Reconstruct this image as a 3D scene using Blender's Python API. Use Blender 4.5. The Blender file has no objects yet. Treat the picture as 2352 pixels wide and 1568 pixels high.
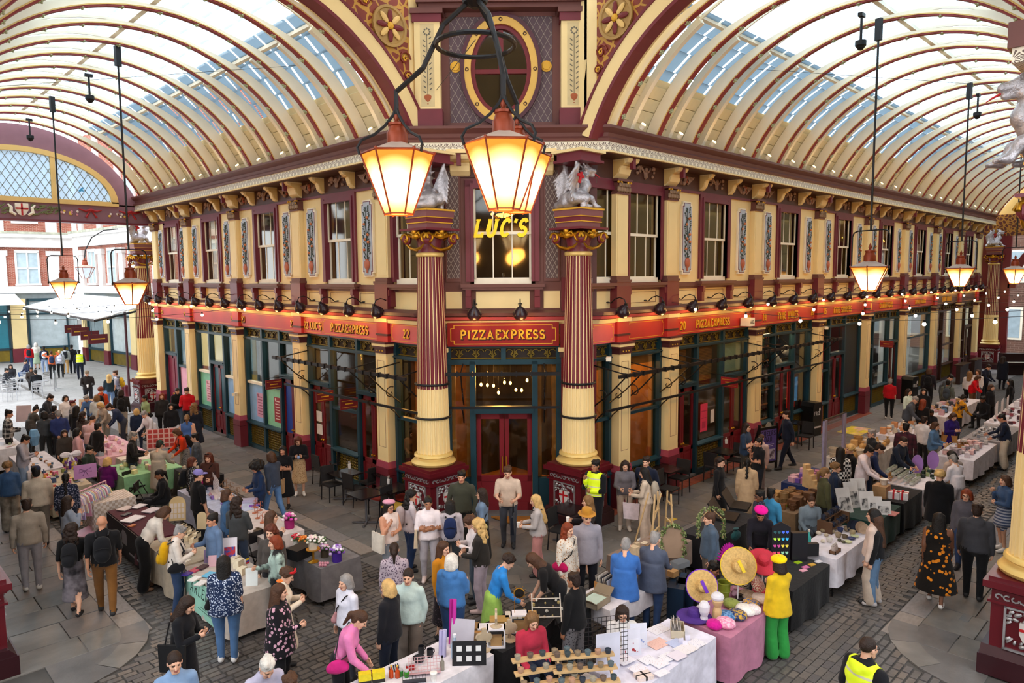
import bpy, bmesh, math, random
import numpy as np
from mathutils import Matrix, Vector, Euler
D=bpy.data; SC=bpy.context.scene; COL=SC.collection
PI=math.pi
random.seed(7); RNG=np.random.default_rng(7)
W,H=2352,1568
cx,cy=W/2,H/2
VL=np.array([-430.,645.]);VR=np.array([2832.,620.])
FPX=float(np.sqrt(-np.dot(VL-[cx,cy],VR-[cx,cy])))
def _d(v):
 a=np.array([(v[0]-cx)/FPX,-(v[1]-cy)/FPX,-1.0]);return a/np.linalg.norm(a)
_dy=_d(VL);_dx=_d(VR);_dz=np.cross(_dx,_dy)
RC=np.stack([_dx,_dy,_dz])
CAM=np.array([0,0,6.0])
cam=D.cameras.new('camera');cam.sensor_width=36;cam.lens=FPX/W*36;cam.clip_end=400
camo=D.objects.new('camera',cam);COL.objects.link(camo)
M=Matrix([[*RC[i],CAM[i]] for i in range(3)]+[[0,0,0,1]]);camo.matrix_world=M
SC.camera=camo
def ray(u,v): return RC@np.array([(u-cx)/FPX,-(v-cy)/FPX,-1.0])
def gz(u,v,z=0.):          # where the sight line of a photo point meets the level z
 r=ray(u,v);t=(z-CAM[2])/r[2];p=CAM+t*r;return (float(p[0]),float(p[1]),z)
wd=D.worlds.new('sky');SC.world=wd;wd.use_nodes=True
nt=wd.node_tree;bg=nt.nodes['Background']
bg.inputs[0].default_value=(0.90,0.95,1.0,1);bg.inputs[1].default_value=3.6
SC.view_settings.view_transform='Standard';SC.view_settings.look='None'
SC.view_settings.exposure=0.0;SC.view_settings.gamma=1
SC.view_settings.use_curve_mapping=False
def lin(h):
 if isinstance(h,(tuple,list)): return tuple(h)
 h=h.lstrip('#');o=[]
 for i in (0,2,4):
  c=int(h[i:i+2],16)/255;o.append(c/12.92 if c<=.04045 else ((c+.055)/1.055)**2.4)
 return tuple(o)
MATS={}
def nd(nt,t,**k):
 n=nt.nodes.new(t)
 for a,b in k.items():
  if a=='ins':
   for q,w in b.items(): n.inputs[q].default_value=w
  else: setattr(n,a,b)
 return n
def mat(name,col,rough=.55,metal=0.,var=.12,vs=3.,bump=0.,bs=40.,emit=None,es=0.,alpha=None,spec=.4,pat=None,sheen=0.):
 if name in MATS: return MATS[name]
 m=D.materials.new(name);m.use_nodes=True;t=m.node_tree;b=t.nodes['Principled BSDF'];L=t.links.new
 c=lin(col)
 b.inputs['Roughness'].default_value=rough;b.inputs['Metallic'].default_value=metal
 b.inputs['Specular IOR Level'].default_value=spec
 tc=nd(t,'ShaderNodeTexCoord')
 out=None
 if pat: out=pat(t,tc,c)
 if var>0:
  n=nd(t,'ShaderNodeTexNoise',ins={'Scale':vs,'Detail':4.});L(tc.outputs['Object'],n.inputs['Vector'])
  mr=nd(t,'ShaderNodeMapRange',ins={1:.3,2:.7,3:1-var,4:1+var});L(n.outputs[0],mr.inputs[0])
  mx=nd(t,'ShaderNodeVectorMath',operation='SCALE');L(mr.outputs[0],mx.inputs['Scale'])
  if out is not None: L(out,mx.inputs[0])
  else: mx.inputs[0].default_value=c
  out=mx.outputs[0]
 if out is not None: L(out,b.inputs['Base Color'])
 else: b.inputs['Base Color'].default_value=(*c,1)
 if bump>0:
  n2=nd(t,'ShaderNodeTexNoise',ins={'Scale':bs,'Detail':3.});L(tc.outputs['Object'],n2.inputs['Vector'])
  bp=nd(t,'ShaderNodeBump',ins={'Strength':bump,'Distance':.02});L(n2.outputs[0],bp.inputs['Height']);L(bp.outputs[0],b.inputs['Normal'])
 if sheen: b.inputs['Sheen Weight'].default_value=sheen
 if emit: b.inputs['Emission Color'].default_value=(*lin(emit),1);b.inputs['Emission Strength'].default_value=es
 if alpha is not None: b.inputs['Alpha'].default_value=alpha
 MATS[name]=m;return m
def mixc(t,fac,a,b):
 m=nd(t,'ShaderNodeMix',data_type='RGBA');L=t.links.new
 if hasattr(fac,'links') : L(fac,m.inputs[0])
 for i,x in ((6,a),(7,b)):
  if hasattr(x,'links'): L(x,m.inputs[i])
  else: m.inputs[i].default_value=(*x,1)
 return m.outputs[2]
def thr(t,sock,v,op='GREATER_THAN'):
 n=nd(t,'ShaderNodeMath',operation=op);t.links.new(sock,n.inputs[0]);n.inputs[1].default_value=v;return n.outputs[0]
def mth(t,op,a,b=None):
 n=nd(t,'ShaderNodeMath',operation=op)
 for i,x in enumerate((a,b)):
  if x is None: continue
  if hasattr(x,'links'): t.links.new(x,n.inputs[i])
  else: n.inputs[i].default_value=x
 return n.outputs[0]
def P_spots(c2,scale=22.,r=.42,feat='F1'):
 def f(t,tc,c):
  v=nd(t,'ShaderNodeTexVoronoi',ins={'Scale':scale});t.links.new(tc.outputs['Object'],v.inputs['Vector'])
  return mixc(t,thr(t,v.outputs['Distance'],r,'LESS_THAN'),c,lin(c2))
 return f
def P_stripe(c2,axis=2,scale=22.,duty=.5):
 def f(t,tc,c):
  s=nd(t,'ShaderNodeSeparateXYZ');t.links.new(tc.outputs['Object'],s.inputs[0])
  fr=mth(t,'FRACT',mth(t,'MULTIPLY',s.outputs[axis],scale))
  return mixc(t,thr(t,fr,duty,'LESS_THAN'),c,lin(c2))
 return f
def P_check(c2,scale=14.):
 def f(t,tc,c):
  k=nd(t,'ShaderNodeTexChecker',ins={'Scale':scale});t.links.new(tc.outputs['Object'],k.inputs['Vector'])
  return mixc(t,k.outputs['Fac'],c,lin(c2))
 return f
def P_plaid(c2,scale=9.):
 def f(t,tc,c):
  s=nd(t,'ShaderNodeSeparateXYZ');t.links.new(tc.outputs['Object'],s.inputs[0]);o=c
  a=thr(t,mth(t,'FRACT',mth(t,'MULTIPLY',s.outputs[2],scale)),.4,'LESS_THAN')
  b=thr(t,mth(t,'FRACT',mth(t,'MULTIPLY',mth(t,'ADD',s.outputs[0],s.outputs[1]),scale)),.4,'LESS_THAN')
  return mixc(t,mth(t,'MULTIPLY',mth(t,'ADD',a,b),.5),c,lin(c2))
 return f
def P_blot(c2,scale=7.,lo=.45,hi=.6):
 def f(t,tc,c):
  n=nd(t,'ShaderNodeTexNoise',ins={'Scale':scale,'Detail':3.});t.links.new(tc.outputs['Object'],n.inputs['Vector'])
  mr=nd(t,'ShaderNodeMapRange',ins={1:lo,2:hi});t.links.new(n.outputs[0],mr.inputs[0])
  return mixc(t,mr.outputs[0],c,lin(c2))
 return f
def P_brick(c2,mortar,scale=1.,w=.24,h=.075,axes=(0,2)):
 def f(t,tc,c):
  s=nd(t,'ShaderNodeSeparateXYZ');t.links.new(tc.outputs['Object'],s.inputs[0])
  cb=nd(t,'ShaderNodeCombineXYZ');t.links.new(s.outputs[axes[0]],cb.inputs[0]);t.links.new(s.outputs[axes[1]],cb.inputs[1])
  k=nd(t,'ShaderNodeTexBrick',ins={'Scale':scale,'Mortar Size':.008,'Brick Width':w,'Row Height':h});t.links.new(cb.outputs[0],k.inputs['Vector'])
  k.inputs['Color1'].default_value=(*c,1);k.inputs['Color2'].default_value=(*lin(c2),1);k.inputs['Mortar'].default_value=(*lin(mortar),1)
  return k.outputs['Color']
 return f
def P_lattice(c2,sx=.16,sz=.26,w=.09,axes=(0,2)):
 def f(t,tc,c):
  s=nd(t,'ShaderNodeSeparateXYZ');t.links.new(tc.outputs['Object'],s.inputs[0])
  X=mth(t,'DIVIDE',s.outputs[axes[0]],sx);Z=mth(t,'DIVIDE',s.outputs[axes[1]],sz)
  a=thr(t,mth(t,'FRACT',mth(t,'ADD',X,Z)),w,'LESS_THAN');b=thr(t,mth(t,'FRACT',mth(t,'SUBTRACT',X,Z)),w,'LESS_THAN')
  return mixc(t,mth(t,'MAXIMUM',a,b),c,lin(c2))
 return f
def P_scroll(c2,scale=9.,w=.16):
 def f(t,tc,c):
  n=nd(t,'ShaderNodeTexVoronoi',feature='DISTANCE_TO_EDGE',ins={'Scale':scale});
  no=nd(t,'ShaderNodeTexNoise',ins={'Scale':scale*.7,'Detail':1.});t.links.new(tc.outputs['Object'],no.inputs['Vector'])
  vm=nd(t,'ShaderNodeVectorMath',operation='MULTIPLY_ADD');t.links.new(no.outputs['Color'],vm.inputs[0]);vm.inputs[1].default_value=(.15,.15,.15);t.links.new(tc.outputs['Object'],vm.inputs[2])
  t.links.new(vm.outputs[0],n.inputs['Vector'])
  return mixc(t,thr(t,n.outputs['Distance'],w,'LESS_THAN'),c,lin(c2))
 return f
def glass(name,tint='#ffffff',tr=.75,rough=.05,diff=None):
 if name in MATS: return MATS[name]
 m=D.materials.new(name);m.use_nodes=True;t=m.node_tree;t.nodes.clear();L=t.links.new
 o=nd(t,'ShaderNodeOutputMaterial');a=nd(t,'ShaderNodeBsdfTransparent');a.inputs[0].default_value=(*lin(tint),1)
 if diff:
  d1=nd(t,'ShaderNodeBsdfDiffuse');d1.inputs[0].default_value=(*lin(diff),1)
  d2=nd(t,'ShaderNodeBsdfTranslucent');d2.inputs[0].default_value=(*lin(diff),1)
  b=nd(t,'ShaderNodeMixShader');b.inputs[0].default_value=.6;L(d1.outputs[0],b.inputs[1]);L(d2.outputs[0],b.inputs[2])
  mx=nd(t,'ShaderNodeMixShader');mx.inputs[0].default_value=1-tr
 else:
  b=nd(t,'ShaderNodeBsdfGlossy');b.inputs['Roughness'].default_value=rough
  mx=nd(t,'ShaderNodeMixShader');fr=nd(t,'ShaderNodeLayerWeight');fr.inputs[0].default_value=.5
  mr=nd(t,'ShaderNodeMapRange',ins={3:(1-tr)*.35,4:.8});L(mth(t,'POWER',fr.outputs['Facing'],3.5),mr.inputs[0]);L(mr.outputs[0],mx.inputs[0])
 L(a.outputs[0],mx.inputs[1]);L(b.outputs[0],mx.inputs[2]);L(mx.outputs[0],o.inputs[0])
 MATS[name]=m;return m
def glow(name,col,s):
 if name in MATS: return MATS[name]
 m=D.materials.new(name);m.use_nodes=True;t=m.node_tree;t.nodes.clear()
 o=nd(t,'ShaderNodeOutputMaterial');e=nd(t,'ShaderNodeEmission');e.inputs[0].default_value=(*lin(col),1);e.inputs[1].default_value=s
 t.links.new(e.outputs[0],o.inputs[0]);MATS[name]=m;return m
def lampmat(name):
 if name in MATS: return MATS[name]
 m=D.materials.new(name);m.use_nodes=True;t=m.node_tree;t.nodes.clear();L=t.links.new
 o=nd(t,'ShaderNodeOutputMaterial');e=nd(t,'ShaderNodeEmission');tc=nd(t,'ShaderNodeTexCoord')
 d=nd(t,'ShaderNodeVectorMath',operation='DISTANCE');L(tc.outputs['Object'],d.inputs[0]);d.inputs[1].default_value=(0,0,-.36)
 mr=nd(t,'ShaderNodeMapRange',ins={1:.5,2:.22,3:0.,4:1.});L(d.outputs['Value'],mr.inputs[0])
 L(mixc(t,mr.outputs[0],lin('#ffa63c'),lin('#ffe6b0')),e.inputs[0]);L(mth(t,'ADD',mth(t,'MULTIPLY',mr.outputs[0],6.),1.15),e.inputs[1])
 L(e.outputs[0],o.inputs[0]);MATS[name]=m;return m
_CN={'white':(235,232,232),'pale grey':(195,195,198),'grey':(135,135,138),'black':(24,24,28),'dark':(58,56,60),'brown':(100,68,42),'tan':(172,135,85),'cream':(225,212,180),'red':(175,40,40),'pink':(215,150,170),'magenta':(190,40,130),'purple':(110,75,165),'lilac':(180,165,210),'blue':(60,105,170),'navy':(40,52,95),'green':(80,120,70),'olive':(125,130,75),'dark green':(38,62,52),'orange':(210,125,50),'yellow':(220,190,70),'rust':(165,80,55)}
def cname(h):
 if not isinstance(h,str): return ''
 r=[int(h[i:i+2],16) for i in(1,3,5)];return min(_CN,key=lambda k:sum((a-b)**2 for a,b in zip(_CN[k],r)))
ORD='first second third fourth fifth sixth seventh eighth ninth tenth eleventh twelfth thirteenth fourteenth fifteenth sixteenth seventeenth eighteenth nineteenth twentieth twenty-first twenty-second twenty-third twenty-fourth'.split()
def C(h,rough=.6,**k):       # plain paint / card / cloth by colour
 return mat(f'paint {h} {rough}',h,rough,**k)
class MB:
 def __init__(s): s.v=[];s.f=[];s.m=[];s.sm=False
 def add(s,v,f,mi=0):
  o=len(s.v);s.v.extend(v);s.f.extend([tuple(i+o for i in q) for q in f]);s.m.extend([mi]*len(f));return s
 def box(s,x0,x1,y0,y1,z0,z1,mi=0):
  return s.add([(x0,y0,z0),(x1,y0,z0),(x1,y1,z0),(x0,y1,z0),(x0,y0,z1),(x1,y0,z1),(x1,y1,z1),(x0,y1,z1)],
  [(0,3,2,1),(4,5,6,7),(0,1,5,4),(1,2,6,5),(2,3,7,6),(3,0,4,7)],mi)
 def obox(s,c,size,R,mi=0):
  x,y,z=[a/2 for a in size];P=[R@Vector(p)+Vector(c) for p in ((-x,-y,-z),(x,-y,-z),(x,y,-z),(-x,y,-z),(-x,-y,z),(x,-y,z),(x,y,z),(-x,y,z))]
  return s.add([tuple(p) for p in P],[(0,3,2,1),(4,5,6,7),(0,1,5,4),(1,2,6,5),(2,3,7,6),(3,0,4,7)],mi)
 def prism(s,poly,a,b,ax='y',mi=0,cap=True):
  n=len(poly)
  def P(p,h): return (p[0],h,p[1]) if ax=='y' else ((h,p[0],p[1]) if ax=='x' else (p[0],p[1],h))
  v=[P(p,a) for p in poly]+[P(p,b) for p in poly]
  f=[(i,(i+1)%n,n+(i+1)%n,n+i) for i in range(n)]
  if cap: f+=[tuple(range(n-1,-1,-1)),tuple(range(n,2*n))]
  return s.add(v,f,mi)
 def tube(s,pts,r,n=6,mi=0,closed=False,cap=True,sq=None):
  P=[Vector(p) for p in pts];k=len(P);R=r if isinstance(r,(list,tuple)) else [r]*k
  up=Vector((0,0,1));v=[];pu=None
  for i in range(k):
   if closed: t=P[(i+1)%k]-P[i-1]
   else: t=P[min(i+1,k-1)]-P[max(i-1,0)]
   if t.length<1e-9: t=Vector((0,0,1))
   t.normalize()
   if pu is None:
    a=up if abs(t.z)<.9 else Vector((1,0,0));pu=(a-t*a.dot(t)).normalized()
   else: pu=(pu-t*pu.dot(t)).normalized()
   q=t.cross(pu)
   for j in range(n):
    th=2*PI*(j+.5)/n
    v.append(tuple(P[i]+(pu*math.cos(th)+q*math.sin(th))*R[i]))
  f=[]
  for i in range(k if closed else k-1):
   a=i*n;b=((i+1)%k)*n
   for j in range(n): f.append((a+j,a+(j+1)%n,b+(j+1)%n,b+j))
  if cap and not closed: f+=[tuple(range(n-1,-1,-1)),tuple(range((k-1)*n,k*n))]
  return s.add(v,f,mi)
 def lathe(s,prof,n=16,c=(0,0,0),mi=0,ph=0.,sx=1.,sy=1.):
  k=len(prof);v=[];f=[]
  for r,z in prof:
   for j in range(n):
    th=2*PI*j/n+ph;v.append((c[0]+r*sx*math.cos(th),c[1]+r*sy*math.sin(th),c[2]+z))
  for i in range(k-1):
   for j in range(n): f.append((i*n+j,i*n+(j+1)%n,(i+1)*n+(j+1)%n,(i+1)*n+j))
  f+=[tuple(range(n-1,-1,-1)),tuple(range((k-1)*n,k*n))]
  return s.add(v,f,mi)
 def ball(s,c,r,n=8,mi=0):
  if not isinstance(r,(tuple,list)): r=(r,r,r)
  m=max(3,n//2);pr=[(math.sin(PI*i/m),-math.cos(PI*i/m)) for i in range(m+1)]
  v=[];f=[]
  for a,z in pr[1:-1]:
   for j in range(n): v.append((c[0]+r[0]*a*math.cos(2*PI*j/n),c[1]+r[1]*a*math.sin(2*PI*j/n),c[2]+r[2]*z))
  k=len(v);v+=[(c[0],c[1],c[2]-r[2]),(c[0],c[1],c[2]+r[2])]
  for i in range(m-2):
   for j in range(n): f.append((i*n+j,i*n+(j+1)%n,(i+1)*n+(j+1)%n,(i+1)*n+j))
  for j in range(n): f.append((k,(j+1)%n,j));f.append((k+1,(m-2)*n+j,(m-2)*n+(j+1)%n))
  return s.add(v,f,mi)
 def arc(s,r0,r1,a0,a1,n,y0,y1,c=(0,0),mi=0,caps=True):
  v=[];f=[]
  for i in range(n+1):
   a=a0+(a1-a0)*i/n;ca,sa=math.cos(a),math.sin(a)
   for r,y in ((r0,y0),(r1,y0),(r1,y1),(r0,y1)): v.append((c[0]+r*ca,y,c[1]+r*sa))
  for i in range(n):
   for j in range(4): f.append((4*i+j,4*i+4+j,4*i+4+(j+1)%4,4*i+(j+1)%4))
  if caps and abs(a1-a0)<2*PI-1e-4: f+=[(0,1,2,3),(4*n+3,4*n+2,4*n+1,4*n)]
  return s.add(v,f,mi)
 def xf(s,Mx,i0=0):
  for i in range(i0,len(s.v)): s.v[i]=tuple(Mx@Vector(s.v[i]))
  return s
 def mesh(s,name,mats,smooth=0):
  me=D.meshes.new(name);me.from_pydata(s.v,[],s.f)
  for m in (mats if isinstance(mats,(list,tuple)) else [mats]): me.materials.append(m)
  if any(s.m): me.polygons.foreach_set('material_index',s.m)
  if smooth:
   me.polygons.foreach_set('use_smooth',[True]*len(s.f))
   if smooth<180: me.set_sharp_from_angle(angle=math.radians(smooth))
  me.update();return me
def T(x=0,y=0,z=0,rz=0,rx=0,ry=0,s=1):
 m=Matrix.Translation((x,y,z))
 if rz: m=m@Matrix.Rotation(rz,4,'Z')
 if ry: m=m@Matrix.Rotation(ry,4,'Y')
 if rx: m=m@Matrix.Rotation(rx,4,'X')
 if s!=1: m=m@Matrix.Scale(s,4)
 return m
def inst(name,me,parent=None,m=None,label=None,cat=None,group=None,kind=None):
 o=D.objects.new(name,me);COL.objects.link(o)
 if parent is not None: o.parent=parent
 if m is not None: o.matrix_local=m
 if label: o['label']=label
 if cat: o['category']=cat
 if group: o['group']=group
 if kind: o['kind']=kind
 return o
def part(name,mb,mats,parent=None,m=None,smooth=0,**k): return inst(name,mb.mesh(name,mats,smooth),parent,m,**k)
def thing(name,label,cat,m=None,group=None): return inst(name,None,None,m,label,cat,group)
def struct(name,mb=None,mats=None,m=None,smooth=0,**k): return inst(name,mb.mesh(name,mats,smooth) if mb else None,None,m,kind='structure',**k)
def dup(o,m=None,label=None,parent=None,**k):
 c=o.copy();COL.objects.link(c);c.parent=parent
 if m is not None: c.matrix_local=m
 if label: c['label']=label
 for a,b in k.items(): c[a]=b
 for ch in list(o.children):
  dup(ch,parent=c)
 return c
def lamp(name,loc,col,power,r=.05,parent=None,spot=None,aim=None):
 l=D.lights.new(name,'SPOT' if spot else 'POINT');l.energy=power;l.color=lin(col);l.shadow_soft_size=r
 o=D.objects.new(name,l);COL.objects.link(o)
 if parent is not None: o.parent=parent
 o.location=loc
 if spot:
  l.spot_size=spot;l.spot_blend=.6
  o.rotation_euler=(Vector(aim)).to_track_quat('-Z','Y').to_euler()
 return o
def _arc(x,y,rx,ry,a0,a1,n=8): return [(x+rx*math.cos(math.radians(a0+(a1-a0)*i/n)),y+ry*math.sin(math.radians(a0+(a1-a0)*i/n))) for i in range(n+1)]
GL={'P':(.66,[[(.16,0),(.16,1)],[(.16,.96),(.36,.96)]+_arc(.36,.72,.24,.24,90,-90)+[(.16,.48)]],'v'),
'I':(.36,[[(.18,0),(.18,1)]],'v'),'Z':(.68,[[(.1,.78),(.1,.95),(.58,.95),(.1,.05),(.6,.05),(.6,.22)]],''),
'A':(.78,[[(.12,0),(.39,1),(.66,0)],[(.22,.34),(.56,.34)]],'b'),'E':(.64,[[(.16,0),(.16,1)],[(.1,.96),(.56,.96),(.56,.8)],[(.16,.52),(.44,.52)],[(.1,.04),(.58,.04),(.58,.22)]],''),
'X':(.78,[[(.12,0),(.64,1)],[(.12,1),(.64,0)]],'x'),'R':(.74,[[(.16,0),(.16,1)],[(.16,.96),(.36,.96)]+_arc(.36,.74,.22,.22,90,-90)+[(.16,.52)],[(.34,.5),(.62,0)]],'v'),
'S':(.6,[_arc(.3,.73,.2,.23,20,270)+_arc(.3,.27,.22,.23,90,-160)],''),'L':(.62,[[(.16,0),(.16,1)],[(.08,.04),(.56,.04),(.56,.24)]],'t'),
'U':(.74,[[(.16,1),(.16,.3)]+_arc(.37,.3,.21,.27,180,360)+[(.58,1)]],'t2'),'C':(.68,[_arc(.37,.5,.26,.46,40,320,12)],''),"'":(.2,[[(.12,1),(.07,.78)]],''),
'N':(.8,[[(.16,0),(.16,1),(.62,0),(.62,1)]],''),'F':(.62,[[(.16,0),(.16,1)],[(.1,.96),(.56,.96),(.56,.8)],[(.16,.52),(.44,.52)]],'v'),
'W':(1.0,[[(.1,1),(.28,0),(.5,.9),(.72,0),(.9,1)]],''),'H':(.8,[[(.16,0),(.16,1)],[(.62,0),(.62,1)],[(.16,.5),(.62,.5)]],'v'),'M':(.95,[[(.16,0),(.16,1),(.47,.1),(.78,1),(.78,0)]],''),
'G':(.74,[_arc(.38,.5,.27,.46,45,330,12)+[(.6,.45),(.4,.45)]],''),'D':(.74,[[(.16,0),(.16,1),(.34,1)]+_arc(.34,.5,.27,.5,90,-90)+[(.16,0)]],''),'O':(.76,[_arc(.38,.5,.27,.46,0,360,14)],''),
'T':(.68,[[(.34,0),(.34,1)],[(.06,.82),(.06,.96),(.62,.96),(.62,.82)]],''),'B':(.68,[[(.16,0),(.16,1),(.34,1)]+_arc(.34,.76,.2,.24,90,-90)+[(.16,.52),(.36,.52)]+_arc(.36,.26,.22,.26,90,-90)+[(.16,0)]],''),
'V':(.76,[[(.1,1),(.38,0),(.66,1)]],''),'K':(.76,[[(.16,0),(.16,1)],[(.62,1),(.2,.45),(.64,0)]],'v'),'Y':(.74,[[(.1,1),(.37,.5),(.64,1)],[(.37,.5),(.37,0)]],''),
'0':(.62,[_arc(.31,.5,.2,.46,0,360,14)],''),'1':(.42,[[(.1,.8),(.22,1),(.22,0)]],''),'2':(.6,[_arc(.3,.7,.2,.26,160,-30)+[(.1,.05),(.52,.05)]],''),'3':(.58,[_arc(.28,.74,.19,.22,150,-90)+_arc(.28,.27,.22,.25,90,-150)],''),
'4':(.6,[[(.44,0),(.44,1),(.06,.3),(.58,.3)]],''),'Q':(.76,[_arc(.38,.5,.27,.46,0,360,14)],''),'J':(.5,[[(.34,1),(.34,.25),(.2,.05),(.06,.15)]],''),'6':(.58,[_arc(.3,.3,.2,.26,0,360)+[(.12,.5),(.4,1)]],''),'7':(.56,[[(.08,.95),(.5,.95),(.2,0)]],''),'&':(.6,[_arc(.3,.5,.2,.4,0,360)],''),'5':(.58,[[(.5,.95),(.14,.95),(.12,.55)]+_arc(.28,.32,.22,.28,110,-150)],''),'8':(.58,[_arc(.29,.74,.18,.22,0,360)+_arc(.29,.27,.22,.26,90,450)],''),'9':(.6,[_arc(.3,.68,.2,.27,0,360)+[(.5,.6),(.4,0)]],''),'-':(.4,[[(.06,.45),(.3,.45)]],''),' ':(.34,[],'')}
def ribbon(mb,pts,w,dp,mi,X):
 n=len(pts);P=[Vector((p[0],p[1])) for p in pts];Lf=[];Rt=[]
 for i in range(n):
  d0=(P[i]-P[i-1]).normalized() if i else None;d1=(P[i+1]-P[i]).normalized() if i<n-1 else None
  if d0 is None: nn=Vector((-d1.y,d1.x));k=1
  elif d1 is None: nn=Vector((-d0.y,d0.x));k=1
  else:
   nn=(Vector((-d0.y,d0.x))+Vector((-d1.y,d1.x)));nn=nn.normalized() if nn.length>1e-3 else Vector((-d1.y,d1.x))
   k=min(1.6,1/max(.35,nn.dot(Vector((-d1.y,d1.x)))))
  Lf.append(P[i]+nn*w/2*k);Rt.append(P[i]-nn*w/2*k)
 v=[X(p,0) for p in Lf]+[X(p,0) for p in Rt]+[X(p,dp) for p in Lf]+[X(p,dp) for p in Rt];f=[]
 for i in range(n-1):
  f+=[(2*n+i,3*n+i,3*n+i+1,2*n+i+1),(i,2*n+i,2*n+i+1,i+1),(n+i,n+i+1,3*n+i+1,3*n+i)]
 f+=[(0,n,3*n,2*n),(n-1,3*n-1,4*n-1,2*n-1)]
 mb.add(v,f,mi)
def letters(text,h,w=.17,slant=0.,dp=.02,serif=True,mb=None,mi=0,sq=1.,sp=.13):
 mb=mb or MB();tot=sum((GL[c][0]+sp)*sq for c in text)*h;x=-tot/2
 for c in text:
  gw,st,sf=GL[c]
  X=lambda p,d,x=x:(x+p.x*h*sq+slant*p.y*h,-d,p.y*h)
  for s_ in st: ribbon(mb,s_,w,dp,mi,X)
  if serif:
   ends=[]
   for s_ in st:
    for q in (s_[0],s_[-1]):
     if sf and sf!='t' and sf!='t2' and (q[1] in (0,1)): ends.append(q)
     if sf in('t','t2') and q[1]==1: ends.append(q)
   for q in ends:
    yy=.045 if q[1]==0 else .955
    ribbon(mb,[(q[0]-.14,yy),(q[0]+.14,yy)],.09,dp,mi,X)
  x+=(gw+sp)*sq*h
 return mb
def _cap(P,a,b,ra,rb):
 a=np.array(a,np.float32);b=np.array(b,np.float32);ba=b-a;l=float(ba@ba)+1e-9
 pa=P-a;t=np.clip((pa@ba)/l,0,1)[...,None]
 return np.sqrt(((pa-t*ba)**2).sum(-1))-(ra+(rb-ra)*t[...,0])
def _ell(P,c,r,R=None):
 q=P-np.array(c,np.float32)
 if R is not None: q=q@np.array(R,np.float32)
 r=np.array(r,np.float32);k=np.sqrt(((q/r)**2).sum(-1));return (k-1)*float(r.min())*.5+(k-1)*float(np.median(r))*.5
def _cone(P,c0,c1,r0,r1):
 z=np.clip((P[...,2]-c0[2])/(c1[2]-c0[2]),0,1)
 x=P[...,0]-(c0[0]+(c1[0]-c0[0])*z);y=P[...,1]-(c0[1]+(c1[1]-c0[1])*z)
 ax=r0[0]+(r1[0]-r0[0])*z;ay=r0[1]+(r1[1]-r0[1])*z
 d=(np.sqrt((x/ax)**2+(y/ay)**2)-1)*np.minimum(ax,ay)
 lo,hi=min(c0[2],c1[2]),max(c0[2],c1[2])
 return np.maximum(d,np.maximum(lo-P[...,2],P[...,2]-hi))
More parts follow.
